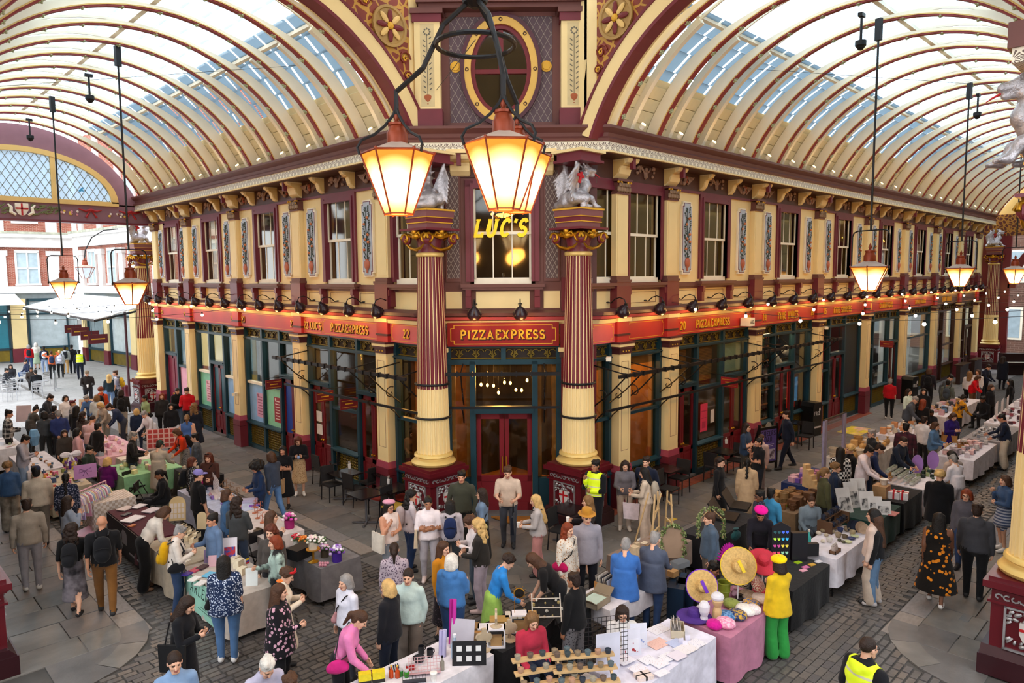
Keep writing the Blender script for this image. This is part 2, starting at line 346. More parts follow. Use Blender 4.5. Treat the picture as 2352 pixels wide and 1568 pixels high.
def sdf(prims,h,k=.03):
 bb=[]
 for p in prims:
  if p[0]=='c': a,b,ra,rb=p[1];r=max(ra,rb);lo=np.minimum(a,b)-r;hi=np.maximum(a,b)+r
  elif p[0]=='e': c,r=p[1][:2];m=max(r);lo=np.array(c)-m;hi=np.array(c)+m
  else:
   c0,c1,r0,r1=p[1];lo=np.minimum(np.array(c0)-[r0[0],r0[1],0],np.array(c1)-[r1[0],r1[1],0]);hi=np.maximum(np.array(c0)+[r0[0],r0[1],0],np.array(c1)+[r1[0],r1[1],0])
  bb.append((np.asarray(lo,float),np.asarray(hi,float)))
 lo=np.min([b[0] for b in bb],0)-2.5*h;hi=np.max([b[1] for b in bb],0)+2.5*h
 n=np.ceil((hi-lo)/h).astype(int)+1
 ax=[lo[i]+h*np.arange(n[i]) for i in range(3)]
 F=np.full(n,.5,np.float32);B=np.full(n,.5,np.float32);Lb=np.zeros(n,np.int16)
 for p,(l,u) in zip(prims,bb):
  kk=p[3] if len(p)>3 else k
  i0=np.maximum(0,((l-lo-kk-2*h)/h).astype(int));i1=np.minimum(n,np.ceil((u-lo+kk+2*h)/h).astype(int)+1)
  sl=tuple(slice(a,b) for a,b in zip(i0,i1))
  G=np.stack(np.meshgrid(ax[0][sl[0]],ax[1][sl[1]],ax[2][sl[2]],indexing='ij'),-1).astype(np.float32)
  d={'c':_cap,'e':_ell,'k':_cone}[p[0]](G,*p[1])
  f=F[sl]
  if kk>0:
   hh=np.clip(.5+.5*(f-d)/kk,0,1);F[sl]=f+(d-f)*hh-kk*hh*(1-hh)
  elif kk==0: F[sl]=np.minimum(f,d)
  else: F[sl]=np.maximum(f,-d)          # carve
  if p[2]>=0:
   m=d<B[sl];B[sl]=np.where(m,d,B[sl]);Lb[sl]=np.where(m,p[2],Lb[sl])
 S=F<0
 c=sum(S[a:n[0]-1+a,b:n[1]-1+b,e:n[2]-1+e].astype(np.int8) for a in(0,1) for b in(0,1) for e in(0,1))
 act=(c>0)&(c<8);I=np.argwhere(act);idx=np.full(act.shape,-1,np.int32);idx[act]=np.arange(len(I))
 pos=np.zeros((len(I),3));cnt=np.zeros(len(I))
 for axis in range(3):
  o1,o2=[q for q in range(3) if q!=axis]
  for d1 in(0,1):
   for d2 in(0,1):
    A=I.copy();A[:,o1]+=d1;A[:,o2]+=d2;Bq=A.copy();Bq[:,axis]+=1
    a=F[tuple(A.T)];b=F[tuple(Bq.T)];m=(a<0)!=(b<0)
    t=np.where(m,a/np.where(np.abs(a-b)<1e-9,1,a-b),0)
    q=A[:,:].astype(float)-0;q[:,axis]+=t
    pos[m]+=q[m];cnt[m]+=1
 V=lo+h*pos/cnt[:,None]
 lab=Lb[tuple(I.T)]
 Q=[];FL=[]
 for axis in range(3):
  o1,o2=[q for q in range(3) if q!=axis]
  s0=[slice(None)]*3;s1=[slice(None)]*3;s0[axis]=slice(0,-1);s1[axis]=slice(1,None)
  a=S[tuple(s0)];b=S[tuple(s1)];E=np.argwhere(a!=b)
  E=E[(E[:,o1]>0)&(E[:,o2]>0)&(E[:,o1]<n[o1]-1)&(E[:,o2]<n[o2]-1)]
  ins=a[tuple(E.T)]
  def cell(x,y):
   q=E.copy();q[:,o1]-=x;q[:,o2]-=y;return idx[tuple(q.T)]
  q=np.stack([cell(1,1),cell(0,1),cell(0,0),cell(1,0)],1)
  fl=ins if axis!=1 else ~ins
  q[~fl]=q[~fl][:,::-1];Q.append(q)
 Q=np.concatenate(Q);Q=Q[(Q>=0).all(1)]
 return V,Q,lab
def np_mesh(name,V,Q,mats,fl=None,smooth=True):
 me=D.meshes.new(name);V=np.asarray(V,np.float32);Q=np.asarray(Q,np.int32);nf=len(Q);w=Q.shape[1]
 me.vertices.add(len(V));me.vertices.foreach_set('co',V.ravel())
 me.loops.add(nf*w);me.loops.foreach_set('vertex_index',Q.ravel())
 me.polygons.add(nf);me.polygons.foreach_set('loop_start',np.arange(0,nf*w,w,dtype=np.int32))
 if fl is not None: me.polygons.foreach_set('material_index',np.asarray(fl,np.int32))
 if smooth: me.polygons.foreach_set('use_smooth',np.ones(nf,bool))
 for m in mats: me.materials.append(m)
 me.update(calc_edges=True);me.validate();return me
def vnorm(V,Q):
 n=np.zeros_like(V);a=V[Q[:,2]]-V[Q[:,0]];b=V[Q[:,3]]-V[Q[:,1]];fn=np.cross(a,b)
 for i in range(4): np.add.at(n,Q[:,i],fn)
 return n/(np.linalg.norm(n,axis=1,keepdims=True)+1e-12)
# ================================================================== THE SETTING
cream=mat('cream paint','#ecd398',.5,var=.05,vs=1.2,bump=.05)
creamd=mat('deep cream paint','#dfba72',.5,var=.06,vs=1.5)
white=mat('white paint','#efe6d0',.5,var=.05)
maroon=mat('maroon paint','#6c2530',.38,var=.1,vs=2)
red=mat('fascia red','#ad2a2a',.45,var=.08,vs=2)
pinkred=mat('faded fascia red','#c4585a',.5,var=.1,vs=2)
purple=mat('plum paint','#6d2a38',.4,var=.08)
plum=mat('dull plum paint','#683e38',.5,var=.08,vs=2)
mauve=mat('mauve wall paint','#85606c',.6,var=.06,bump=.04)
brown=mat('dark brown paint','#4c2c26',.5,var=.12)
teal=mat('teal joinery paint','#163843',.4,var=.1)
gold=mat('gilding','#c08a22',.35,metal=.75,var=.15,bump=.1,bs=25)
goldp=mat('gold paint','#d8a32c',.45,var=.1)
silver=mat('silver paint','#a9a6a8',.38,metal=.6,var=.2,vs=8,bump=.3,bs=30)
iron=mat('black iron','#1b1a1c',.45,metal=.3,var=.2)
gilt=mat('gilded grille','#7d6a24',.45,metal=.5,var=.2)
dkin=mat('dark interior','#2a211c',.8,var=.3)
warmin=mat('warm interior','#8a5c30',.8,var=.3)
wood=mat('varnished wood','#9c6426',.5,var=.2,vs=5)
doorred=mat('door red','#6e1820',.35,var=.08)
pane=glass('window glass','#eef0ea',.86)
paneup=glass('upstairs glass','#e0dcd0',.8)
roofw=glass('weathered roof glass','#a9bac6',.3,diff='#a8b8c2')
roofg=glass('roof glass','#e6f0f6',.62,diff='#dfe9ee')
frL=Matrix.Translation((10.75,0,0))@Matrix.Rotation(-PI/2,4,'Z')     # s = -y, depth +x
frR=Matrix.Translation((0,11.0,0))                                     # s = x, depth +y
frC=Matrix.Translation((12.3,12.3,0))@Matrix.Rotation(-PI/4,4,'Z')    # the cut-off corner
stone=[mat(f'paving stone {i}',c,.5,var=.2,vs=2.5,bump=.12,bs=30) for i,c in enumerate(('#6d6a66','#656260','#726e69','#61615f','#6e6763'))]
setm=[mat(f'granite sett {i}',c,.42,var=.2,vs=6,bump=.25,bs=40) for i,c in enumerate(('#595552','#605c59','#565353','#645e59'))]
tile=mat('red clay tile','#8a4632',.6,var=.2,vs=4)
mortar=mat('dirty joint mortar','#4e4b48',.9,var=.2,vs=3)
far_sett=mat('far granite setts','#5f5d5d',.65,var=.1,pat=P_brick('#54534f','#38373a',1.,.24,.13,(0,1)))
far_flag=mat('far paving stones','#85827c',.7,var=.12,pat=P_brick('#79767a','#55534f',1.,.9,.65,(0,1)))
flo=struct('floor',MB().box(-14,120,-16,120,-.4,-.028),mortar)
def slabmesh(m):
 b=MB();b.add([(-.5,-.5,0),(.5,-.5,0),(.5,.5,0),(-.5,.5,0),(-.5,-.5,.92),(.5,-.5,.92),(.5,.5,.92),(-.5,.5,.92),(-.488,-.488,1),(.488,-.488,1),(.488,.488,1),(-.488,.488,1)],
 [(0,1,5,4),(1,2,6,5),(2,3,7,6),(3,0,4,7),(4,5,9,8),(5,6,10,9),(6,7,11,10),(7,4,8,11),(8,9,10,11)]);return b.mesh('slab',m)
SLAB=[slabmesh(m) for m in stone];SETT=[slabmesh(m) for m in setm];TILE=slabmesh(tile)
KERB=[slabmesh(mat(f'granite kerb {i}',c,.6,var=.15,vs=8,bump=.1)) for i,c in enumerate(('#8a8078','#807a78'))]
def slab(name,me,x,y,w,l,z=0.,rz=0.):
 o=inst(name,me,flo,T(x,y,-.07,rz)@Matrix.Diagonal((w,l,.07+z,1)));return o
def flags(x0,x1,y0,y1,along='y',rw=.75,ok=None):
 A0,A1,B0,B1=(y0,y1,x0,x1) if along=='y' else (x0,x1,y0,y1)
 a=A0
 while a<A1-.1:
  w=min(rw*random.uniform(.85,1.2),A1-a);b=B0
  while b<B1-.05:
   l=min(random.uniform(.7,1.25),B1-b)
   if B1-b-l<.3:l=B1-b
   xx,yy=(b+l/2,a+w/2) if along=='y' else (a+w/2,b+l/2)
   if ok is None or ok(xx,yy):
    slab('paving_slab',random.choice(SLAB),xx,yy,(l if along=='y' else w)-.012,(w if along=='y' else l)-.012,random.uniform(-.004,.004))
   b+=l
  a+=w
flags(8.45,10.75,13.2,26.5)
flags(12.6,27.5,8.85,10.5,'x')
flags(8.45,12.6,8.85,13.2,ok=lambda x,y:x+y<24.6 and x+y>18.6)
flags(-.2,3.35,12.6,19.5,ok=lambda x,y:x<3.3)
flags(12.4,16.5,-.6,3.4,'x')
for k in range(14): slab('granite_kerb',KERB[k%2],8.25,13.4+k*1.0,.38,.98)
for k in range(16): slab('granite_kerb',KERB[k%2],13.2+k*1.0,8.65,.98,.38)
for k in range(7): slab('granite_kerb',KERB[k%2],3.55,13.2+k*1.0,.4,.98)
for k in range(5): slab('granite_kerb',KERB[k%2],12.9+k*1.0,3.6,.98,.4)
def arckerb(cx_,cy_,r,a0,a1,n):
 for k in range(n):
  b=MB();t0=a0+(a1-a0)*k/n+.004;t1=a0+(a1-a0)*(k+1)/n-.004;q=[]
  for rr,tt in ((r,(t0,(t0+t1)/2,t1)),(r-.42,(t1,(t0+t1)/2,t0))):
   q+=[(cx_+rr*math.cos(t),cy_+rr*math.sin(t)) for t in tt]
  b.prism(q,-.07,.002,'z');part('granite_kerb',b,stone[k%2+1],flo)
arckerb(2.15,13.1,1.6,0,-PI/2,3);arckerb(13.0,2.2,1.6,PI/2,PI,3);arckerb(12.1,12.7,4.24,PI,1.5*PI,7)
for cx_,cy_,r,a0 in ((2.15,13.1,1.2,-PI/2),(13.0,2.2,1.2,PI/2),(12.1,12.7,3.84,PI)):
 part('paving_slab',MB().prism([(cx_,cy_)]+[(cx_+r*math.cos(a0+PI/2*k/10),cy_+r*math.sin(a0+PI/2*k/10)) for k in range(11)],-.06,-.008,'z'),stone[1],flo)
x=12.9
while x<32:
 slab('clay_tile',TILE,x+.2,10.7,.385,.38);x+=.4
for k in range(7): slab('clay_tile',TILE,10.55,14.2+k*.4,.38,.385)
for k in range(6):
 for j in range(2): slab('clay_tile',TILE,10.95+.29*k+.28*j,13.05-.29*k+.28*j,.395,.395,-.002,PI/4)
near=[];rest=[]
def setts(x0,x1,y0,y1,along,ok):
 rw,ln=.13,.26
 A0,A1,B0,B1=(y0,y1,x0,x1) if along=='y' else (x0,x1,y0,y1)
 a=A0;r=0
 while a<A1:
  b=B0+(r%2)*ln*.5
  while b<B1:
   l=ln*random.uniform(.8,1.15);xx,yy=(b+l/2,a+rw/2) if along=='y' else (a+rw/2,b+l/2)
   if ok(xx,yy):
    d=math.hypot(xx,yy);rest.append((d,xx,yy,(l if along=='y' else rw)-.011,(rw if along=='y' else l)-.011,random.uniform(-.012,-.004)))
   b+=l
  a+=rw;r+=1
def inroad(x,y):
 if y>12.6 : return 3.77<x<8.05
 if x>12.6 : return 3.82<y<8.45
 if x<3.8 and y>11.3 and ((x-2.15)**2+(y-13.1)**2<1.62**2 or x<2.2): return False
 if y<3.85 and x>11.2 and ((x-13)**2+(y-2.2)**2<1.62**2 or y<2.2): return False
 if x>7.8 and y>8.4: return (x-12.1)**2+(y-12.7)**2>4.25**2
 return True
setts(3.77,8.05,12.6,25,'y',inroad);setts(12.6,27,3.82,8.45,'x',inroad);setts(1.5,12.6,2.0,12.6,'y',inroad)
VIS=[(290,1330,330,1420),(2010,1250,2120,1420),(1830,1430,1960,1568),(300,1480,360,1568)]
def vis(s):
 c=RC.T@(np.array([s[1],s[2],0])-CAM)
 if c[2]>-1: return 1
 u,v=cx+FPX*c[0]/-c[2],cy-FPX*c[1]/-c[2]
 return 0 if any(a<=u<=c_ and b<=v<=d for a,b,c_,d in VIS) else 1
rest.sort(key=lambda s:(vis(s),s[0]))
for k,s in enumerate(rest[:300]): slab('granite_sett',SETT[k%4],s[1],s[2],s[3],s[4],s[5])
b=MB()
for k,s in enumerate(rest[300:]):
 x,y,w,l,z=s[1],s[2],s[3]/2,s[4]/2,s[5];i=len(b.v);e=.012
 b.v+=[(x-w,y-l,-.06),(x+w,y-l,-.06),(x+w,y+l,-.06),(x-w,y+l,-.06),(x-w+e,y-l+e,z),(x+w-e,y-l+e,z),(x+w-e,y+l-e,z),(x-w+e,y+l-e,z)]
 b.f+=[(i,i+1,i+5,i+4),(i+1,i+2,i+6,i+5),(i+2,i+3,i+7,i+6),(i+3,i,i+4,i+7),(i+4,i+5,i+6,i+7)];b.m+=[k%4]*5
part('sett_paving',b,setm,flo,kind='stuff')
part('far_setts',MB().box(3.6,8.2,25,37,-.06,-.012).box(27,62,3.8,8.5,-.06,-.012).box(-10,1.5,2,11,-.06,-.012).box(2,12,-10,2,-.06,-.012),far_sett,flo,kind='stuff')
part('far_flags',MB().box(8.2,10.9,26.5,34,-.06,-.005).box(27.5,62,8.5,11.2,-.06,-.005).box(-2,3.6,19.5,34,-.06,-.005).box(16.5,62,-1,3.8,-.06,-.005),far_flag,flo,kind='stuff')
for (x,y,w,l) in ((8.9,25.1,.5,.5),(13.9,2.9,.32,.14),(1.3,14.4,.8,.9)): slab('access_cover',slabmesh(mat('iron cover','#6a6a6a',.6,var=.3,vs=30)),x,y,w,l,.012)
inst('floor_sign',slabmesh(mat('yellow floor print','#e8cf3e',.5,var=.3,vs=3,pat=P_blot('#e9b9a0',2.5))),None,T(28.0,9.75,.001)@Matrix.Diagonal((1.5,.85,.006,1)),label='yellow and pink printed vinyl notice lying on the pavement near the black bin',cat='floor sign')
inst('floor_sticker',slabmesh(C('#c9a93a')),None,T(14.6,9.3,.001)@Matrix.Diagonal((.32,.14,.005,1)),label='small yellow sticker on the grey paving near the corner cafe',cat='sticker')
def m_pilaster():
 a=MB().box(-.25,.25,-.15,0,5.95,8.02,0).box(-.2,.2,-.16,-.14,6.02,7.95,0)
 return a.mesh('pilaster',cream)
def m_pil_plinth():
 a=MB().box(-.29,.29,-.22,0,5.12,5.82,0).box(-.31,.31,-.24,0,5.82,5.88,1).box(-.28,.28,-.2,0,5.88,5.97,1);return a.mesh('plinth',[maroon,plum])
def m_corinth():
 a=MB().box(-.27,.27,-.19,0,8.0,8.05,0)
 for k in range(5): a.ball((-.22+.11*k,-.2,8.12),(.06,.05,.09),6,1)
 for k in range(4): a.ball((-.17+.11*k,-.22,8.22),(.06,.05,.07),6,1)
 a.box(-.24,.24,-.17,0,8.05,8.28,0)
 for s in(-1,1):a.tube([(s*(.2+.07*math.cos(t)),-.22,8.27+.07*math.sin(t)) for t in [i*.8 for i in range(7)]],.03,5,2)
 a.box(-.3,.3,-.25,0,8.31,8.37,0);return a.mesh('capital',[plum,mat('bronze leaf','#8a7058',.5,metal=.3,var=.3,vs=10),goldp])
def sbracket(w,dep,h):
 q=[(0,0),(0,h),(-dep,h),(-dep,h*.82),(-dep*.9,h*.7),(-dep*.62,h*.62),(-dep*.5,h*.45),(-dep*.42,h*.22),(-dep*.2,h*.04)]
 a=MB();a.prism([(y,z) for y,z in q],-w/2,w/2,'x',0);a.prism([(y*.7-.03,z*.72+.1*h) for y,z in q],-w/2-.012,w/2+.012,'x',1)
 a.box(-w/2-.06,w/2+.06,-dep-.06,0,h,h+.05,2);return a
def m_brk(): return sbracket(.17,.42,.5).mesh('bracket',[cream,creamd,cream])
def m_bigbrk():
 a=sbracket(.46,.5,.52);a.box(-.05,.05,-.515,-.4,.2,.5,3);return a.mesh('large_bracket',[cream,creamd,cream,maroon])
def m_orn(v):
 r=random.Random(v);a=MB()
 if v==0:
  a.ball((0,-.06,.3),(.07,.06,.08),6).ball((0,-.05,.17),(.08,.06,.12),6)
  for s in(-1,1):
   a.tube([(s*.06,-.06,.22),(s*.16,-.07,.3),(s*.2,-.05,.36)],.03,5)
   for k in range(6): a.ball((s*(.2+r.uniform(0,.22)),-.05,.12+r.uniform(0,.26)),r.uniform(.04,.065),5)
 else:
  for k in range(5):a.ball((r.uniform(-.1,.1),-.05,.12+k*.05),r.uniform(.05,.08),5,1 if k%2 else 0)
  for s in(-1,1):
   for k in range(5):
    t=.15+.06*k;a.tube([(s*t,-.03,.08+.04*k),(s*(t+.06),-.06,.2+.03*k),(s*(t-.02),-.04,.32)],[.03,.035,.01],4)
 return a.mesh('frieze_relief',[mat('bronze relief','#9a7a68',.5,var=.3,vs=9),mat('terracotta fruit','#a2553c',.5,var=.2)],60)
def m_panel():
 w,h=.27,1.02
 def oct_(w,h,c): return [(-w,-h+c),(-w+.07,-h+c),(-w+.07,-h),(w-.07,-h),(w-.07,-h+c),(w,-h+c),(w,h-c),(w-.07,h-c),(w-.07,h),(-w+.07,h),(-w+.07,h-c),(-w,h-c)]
 return (MB().prism(oct_(w,h,.09),-.07,0,'y').mesh('panel_frame',white),MB().prism(oct_(w-.035,h-.035,.09),-.075,-.02,'y').mesh('panel_line',purple),MB().prism(oct_(w-.055,h-.055,.09),-.08,-.02,'y').mesh('panel_field',mat('pale blue panel','#b4bdc8',.6,var=.05)))
def m_plant():
 r=random.Random(3);a=MB();a.tube([(0,-.09,-.62),(.03,-.095,-.2),(-.03,-.095,.3),(0,-.09,.85)],.012,5,0)
 for k in range(46):
  z=-.55+k*.031;s=1 if k%2 else -1;x=s*r.uniform(.03,.15)
  i=len(a.v);a.ball((0,0,0),(.05,.016,.02),6,0);a.xf(T(x,-.1,z)@Matrix.Rotation(s*r.uniform(-1.2,-.3)+(PI if s<0 else 0),4,'Y'),i)
 return a.mesh('foliage',mat('painted dark foliage','#3d4a44',.5,var=.3,vs=12),60)
def m_fruit(): return MB().ball((0,-.11,0),.042,8).mesh('fruit',mat('painted orange fruit','#c4764a',.5,var=.2),180)
def m_vase():
 a=MB().lathe([(.03,0),(.05,.03),(.03,.06),(.1,.14),(.125,.22),(.11,.3),(.06,.34),(.09,.37)],12,(0,-.1,-.92),0,sy=.45);return a.mesh('vase',mat('painted terracotta','#b5664c',.5,var=.15),60)
ME=dict(pil=m_pilaster(),plin=m_pil_plinth(),cor=m_corinth(),brk=m_brk(),big=m_bigbrk(),o0=m_orn(0),o1=m_orn(1),plant=m_plant(),fruit=m_fruit(),vase=m_vase())
PF,PLN,PFD=m_panel()
def panel_obj(wl,s,zc):
 o=inst('ornament_panel',PF,wl,T(s,0,zc))
 inst('panel_line',PLN,o);inst('panel_field',PFD,o);inst('foliage',ME['plant'],o,kind='stuff');inst('vase',ME['vase'],o)
 for x,z in ((.09,.1),(-.1,-.3),(-.08,.38),(.07,.55),(.1,-.1),(-.05,-.02)): inst('fruit',ME['fruit'],o,T(x,0,z))
WIN=[0]
def wframe(w):
 a=MB();h=w/2
 for s in(-1,1): a.box(*sorted((s*h,s*(h+.2))),-.06,.16,5.86,8.3,0);a.box(*sorted((s*h,s*(h+.07))),-.09,.16,5.86,8.22,0)
 a.box(-h,h,.0,.16,5.76,5.92,1);a.box(-h-.2,h+.2,-.06,.16,8.14,8.32,0);a.box(-h-.07,h+.07,-.09,.1,8.1,8.2,0);return a.mesh('window_frame',[purple,white])
def wsash(w,h,n=3):
 a=MB();x=w/2
 a.box(-x,-x+.05,0,.05,0,h).box(x-.05,x,0,.05,0,h).box(-x,x,0,.05,0,.07).box(-x,x,0,.05,h-.05,h)
 for k in range(1,n): xx=-x+w*k/n;a.box(xx-.014,xx+.014,.01,.04,.05,h)
 return a.mesh('sash',white)
WF={};
def window(fr,s,w=1.4,label=None,n=3):
 WIN[0]+=1
 if w not in WF: WF[w]=(wframe(w),wsash(w,1.2,n),MB().box(-w/2/n+.02,w/2/n-.02,.02,.03,.05,1.17).mesh('pane',paneup),
  MB().box(-w/2-.32,w/2+.32,-.22,.1,5.72,5.8).box(-w/2-.28,w/2+.28,-.17,.1,5.66,5.72).mesh('window_sill',plum),MB().box(-.07,.07,-.16,0,5.22,5.66).prism([(-.2,5.5),(-.2,5.66),(0,5.66),(0,5.45)],-.06,.06,'x').mesh('sill_bracket',maroon))
 f,sa,pn,sl,sb=WF[w]
 o=struct(f'window_{WIN[0]}',m=fr@T(s,0,0),label=label,category='window' if label else None) if False else inst(f'window_{WIN[0]}',None,None,fr@T(s,0,0),kind='structure')
 inst('window_frame',f,o);inst('window_sill',sl,o)
 for t in(-1,1): inst('sill_bracket',sb,o,T(t*(w/2+.14)))
 for z,y in ((5.9,.05),(7.02,.0)):
  sh=inst('sash',sa,o,T(0,y+.02,z-.02))
  for k in range(n): inst('pane',pn,sh,T(-w/2+w*(k+.5)/n))
 return o
def upper(name,fr,pils,wins,pans,s0,s1,bigs=None,clear=()):
 wl=inst(name,None,None,fr,kind='structure')
 xs=sorted(wins);e=s0
 fld=MB()
 for x in xs+[None]:
  if x is None: fld.box(e,s1,0,.3,5.1,8.34);break
  fld.box(e,x-.8,0,.3,5.1,8.34);fld.box(x-.8,x+.8,0,.3,5.1,5.75);fld.box(x-.8,x+.8,0,.3,8.25,8.34);e=x+.8
 part('wall_field',fld,cream,wl)
 part('string_course',MB().box(s0,s1,-.06,0,5.66,5.78).box(s0,s1,-.03,0,5.6,5.66),plum,wl)
 part('architrave',MB().box(s0,s1,-.05,0,8.3,8.37),purple,wl)
 part('frieze',MB().box(s0,s1,-.02,.3,8.37,8.95),brown,wl)
 for p in pils:
  inst('pilaster',ME['pil'],wl,T(p));inst('plinth',ME['plin'],wl,T(p));inst('capital',ME['cor'],wl,T(p));inst('large_bracket',ME['big'],wl,T(p,0,8.38))
 pp=sorted(pils)
 for a,b in zip(pp[:-1],pp[1:]):
  c=(a+b)/2;big=b-a>3.4
  if big:
   for t in(-.82,.82): inst('bracket',ME['brk'],wl,T(c+t,0,8.4))
   inst('frieze_relief',ME['o0'],wl,T(c,0,8.42))
   for t in(-1,1): inst('frieze_relief',ME['o1'],wl,T(c+t*(b-a)*.345,0,8.42))
  else: inst('frieze_relief',ME['o0'],wl,T(c,0,8.42))
 for p in pans: panel_obj(wl,p,7.02)
 ln=mat('plum line','#5a2430',.5)
 for a,b in zip(pp[:-1],pp[1:]):
  m=MB();x0,x1=a+.42,b-.42
  for X0,X1 in ([(x0,(a+b)/2-.98),((a+b)/2-.6,(a+b)/2+.6),((a+b)/2+.98,x1)] if b-a>3.4 else [((a+b)/2-.6,(a+b)/2+.6)]):
   for z in(5.26,5.54): m.box(X0,X1,-.006,0,z,z+.012)
   for x in(X0,X1-.012): m.box(x,x+.012,-.006,0,5.26,5.54)
  part('painted_line',m,ln,wl,kind='stuff')
 return wl
RP=[14.6,16.86,21.88,26.85,31.9,36.8,41.75,46.5,50.4]
LP=[-32.75,-29.13,-24.66,-20.15,-15.57]
RW=[14.0,15.73]+[(a+b)/2 for a,b in zip(RP[1:-1],RP[2:])]
LW=[(a+b)/2 for a,b in zip(LP[:-1],LP[1:])]+[-14.45]
wR=upper('wall_right',frR,RP,RW,[c+t*1.62 for c in RW[2:] for t in(-1,1)],13.2,52)
wL=upper('wall_left',frL,LP,LW,[c+t*1.5 for c in LW[1:-1] for t in(-1,1)]+[LW[0]-1.25,LW[0]+1.25],-33.3,-13.6)
for s in RW: window(frR,s)
for s in LW: window(frL,s)
def sweep(prof,path,mi=0,mb=None):
 mb=mb or MB();P=[Vector(p) for p in path];n=len(prof);v=[];f=[]
 for i,p in enumerate(P):
  d0=(P[i]-P[i-1]).normalized() if i else None;d1=(P[i+1]-P[i]).normalized() if i<len(P)-1 else None
  if d0 is None: nn=Vector((-d1.y,d1.x))
  elif d1 is None: nn=Vector((-d0.y,d0.x))
  else:
   a=Vector((-d0.y,d0.x));b_=Vector((-d1.y,d1.x));nn=(a+b_);nn=nn/max(.3,nn.dot(a)) if nn.length>1e-6 else a
  for o,z in prof: v.append((p.x+nn.x*o,p.y+nn.y*o,z))
 for i in range(len(P)-1):
  for j in range(n): f.append((i*n+j,(i+1)*n+j,(i+1)*n+(j+1)%n,i*n+(j+1)%n))
 f+=[tuple(range(n)),tuple(range((len(P)-1)*n,len(P)*n))[::-1]]
 return mb.add(v,f,mi)
def P_palm(t,tc,c):
 s=nd(t,'ShaderNodeSeparateXYZ');t.links.new(tc.outputs['Object'],s.inputs[0])
 u=mth(t,'ADD',mth(t,'MULTIPLY',s.outputs[0],1.0),mth(t,'MULTIPLY',s.outputs[1],-1.0))
 fx=mth(t,'SUBTRACT',mth(t,'FRACT',mth(t,'DIVIDE',u,.2)),.5);fz=mth(t,'DIVIDE',mth(t,'SUBTRACT',s.outputs[2],8.95),.16)
 r=mth(t,'SQRT',mth(t,'ADD',mth(t,'POWER',mth(t,'MULTIPLY',fx,1.3),2.),mth(t,'POWER',fz,2.)))
 an=mth(t,'ARCTAN2',fx,fz);ray_=thr(t,mth(t,'FRACT',mth(t,'MULTIPLY',an,2.3)),.5)
 ring=mth(t,'MULTIPLY',thr(t,r,.25),thr(t,r,.8,'LESS_THAN'))
 return mixc(t,mth(t,'MULTIPLY',ring,ray_),c,lin('#6d5a50'))
palm=mat('white frieze with palmettes','#efe7d2',.5,var=.03,pat=P_palm)
cpath=[(10.75,33.4),(10.75,14.15),(10.35,13.95),(10.35,13.55),(12.95,10.95),(13.4,10.95),(13.75,11.0),(52,11.0)]
cpath=[(10.75,33.4),(10.75,14.0),(13.7,11.05),(52,11.05)]
cor=struct('trim_1')
part('soffit',sweep([(0,8.84),(-.62,8.84),(-.62,8.9),(0,8.9)],cpath),brown,cor)
part('palmette_band',sweep([(0,8.9),(-.66,8.9),(-.66,9.1),(0,9.1)],cpath),palm,cor)
part('cornice_moulding',sweep([(0,9.1),(-.7,9.1),(-.72,9.16),(-.64,9.22),(-.66,9.3),(-.78,9.4),(-.78,9.46),(0,9.5)],cpath),plum,cor)
part('cornice_bead',sweep([(-.6,8.86),(-.69,8.86),(-.69,8.9),(-.6,8.9)],cpath),cream,cor)
fpath=[(10.75,33.4),(10.75,14.05),(13.75,11.05),(52,11.05)]
fas=struct('trim_2')
part('fascia_ledge',sweep([(0,5.0),(-.42,5.02),(-.44,5.1),(-.2,5.16),(0,5.16)],fpath),plum,fas)
part('fascia_bead',sweep([(0,4.9),(-.3,4.92),(-.36,5.0),(0,5.0)],fpath),pinkred,fas)
part('cream_moulding',sweep([(0,4.8),(-.2,4.8),(-.24,4.9),(0,4.9)],fpath),cream,fas)
def m_pillar():
 a=MB().box(-.29,.29,-.3,.12,0,.75,0).box(-.29,.29,-.3,.12,.76,.95,0)
 a.prism([(-.27,.95),(-.29,.95),(-.25,1.12),(.25,1.12),(.29,.95)],-.28,.1,'y',5)
 a.box(-.24,.24,-.25,.1,1.12,4.0,1)
 for x in(-.15,.143): a.box(x,x+.008,-.254,-.25,1.5,3.8,0)
 for z in(1.5,3.8): a.box(-.15,.15,-.254,-.25,z,z+.008,0)
 a.box(-.26,.26,-.27,.1,4.0,4.14,2).box(-.3,.3,-.31,.1,4.14,4.19,2).box(-.31,.31,-.32,.1,4.19,4.26,1).box(-.33,.33,-.34,.1,4.26,4.3,2)
 for k in range(3): a.ball((-.12+.12*k,-.275,4.07),.022,6,4)
 a.box(-.25,.25,-.19,.1,4.3,4.82,3).box(-.27,.27,-.21,.1,4.46,4.51,2).box(-.28,.28,-.24,.1,4.82,4.92,1)
 return a.mesh('shop_pillar',[maroon,cream,mat('dark chocolate paint','#4a2225',.45),red,goldp,mat('rose paint','#9c4152',.45)])
PILM=m_pillar()
for k,p in enumerate(RP): inst('pillar',PILM,wR,T(p,-.02,0))
for k,p in enumerate(LP): inst('pillar',PILM,wL,T(p,-.02,0))
scrollm=mat('gilt scroll grille','#20261f',.5,pat=P_scroll('#8d7a2c',9.,.11))
lattm=mat('gilt lattice riser','#242a1c',.5,pat=P_scroll('#73672a',14.,.10))
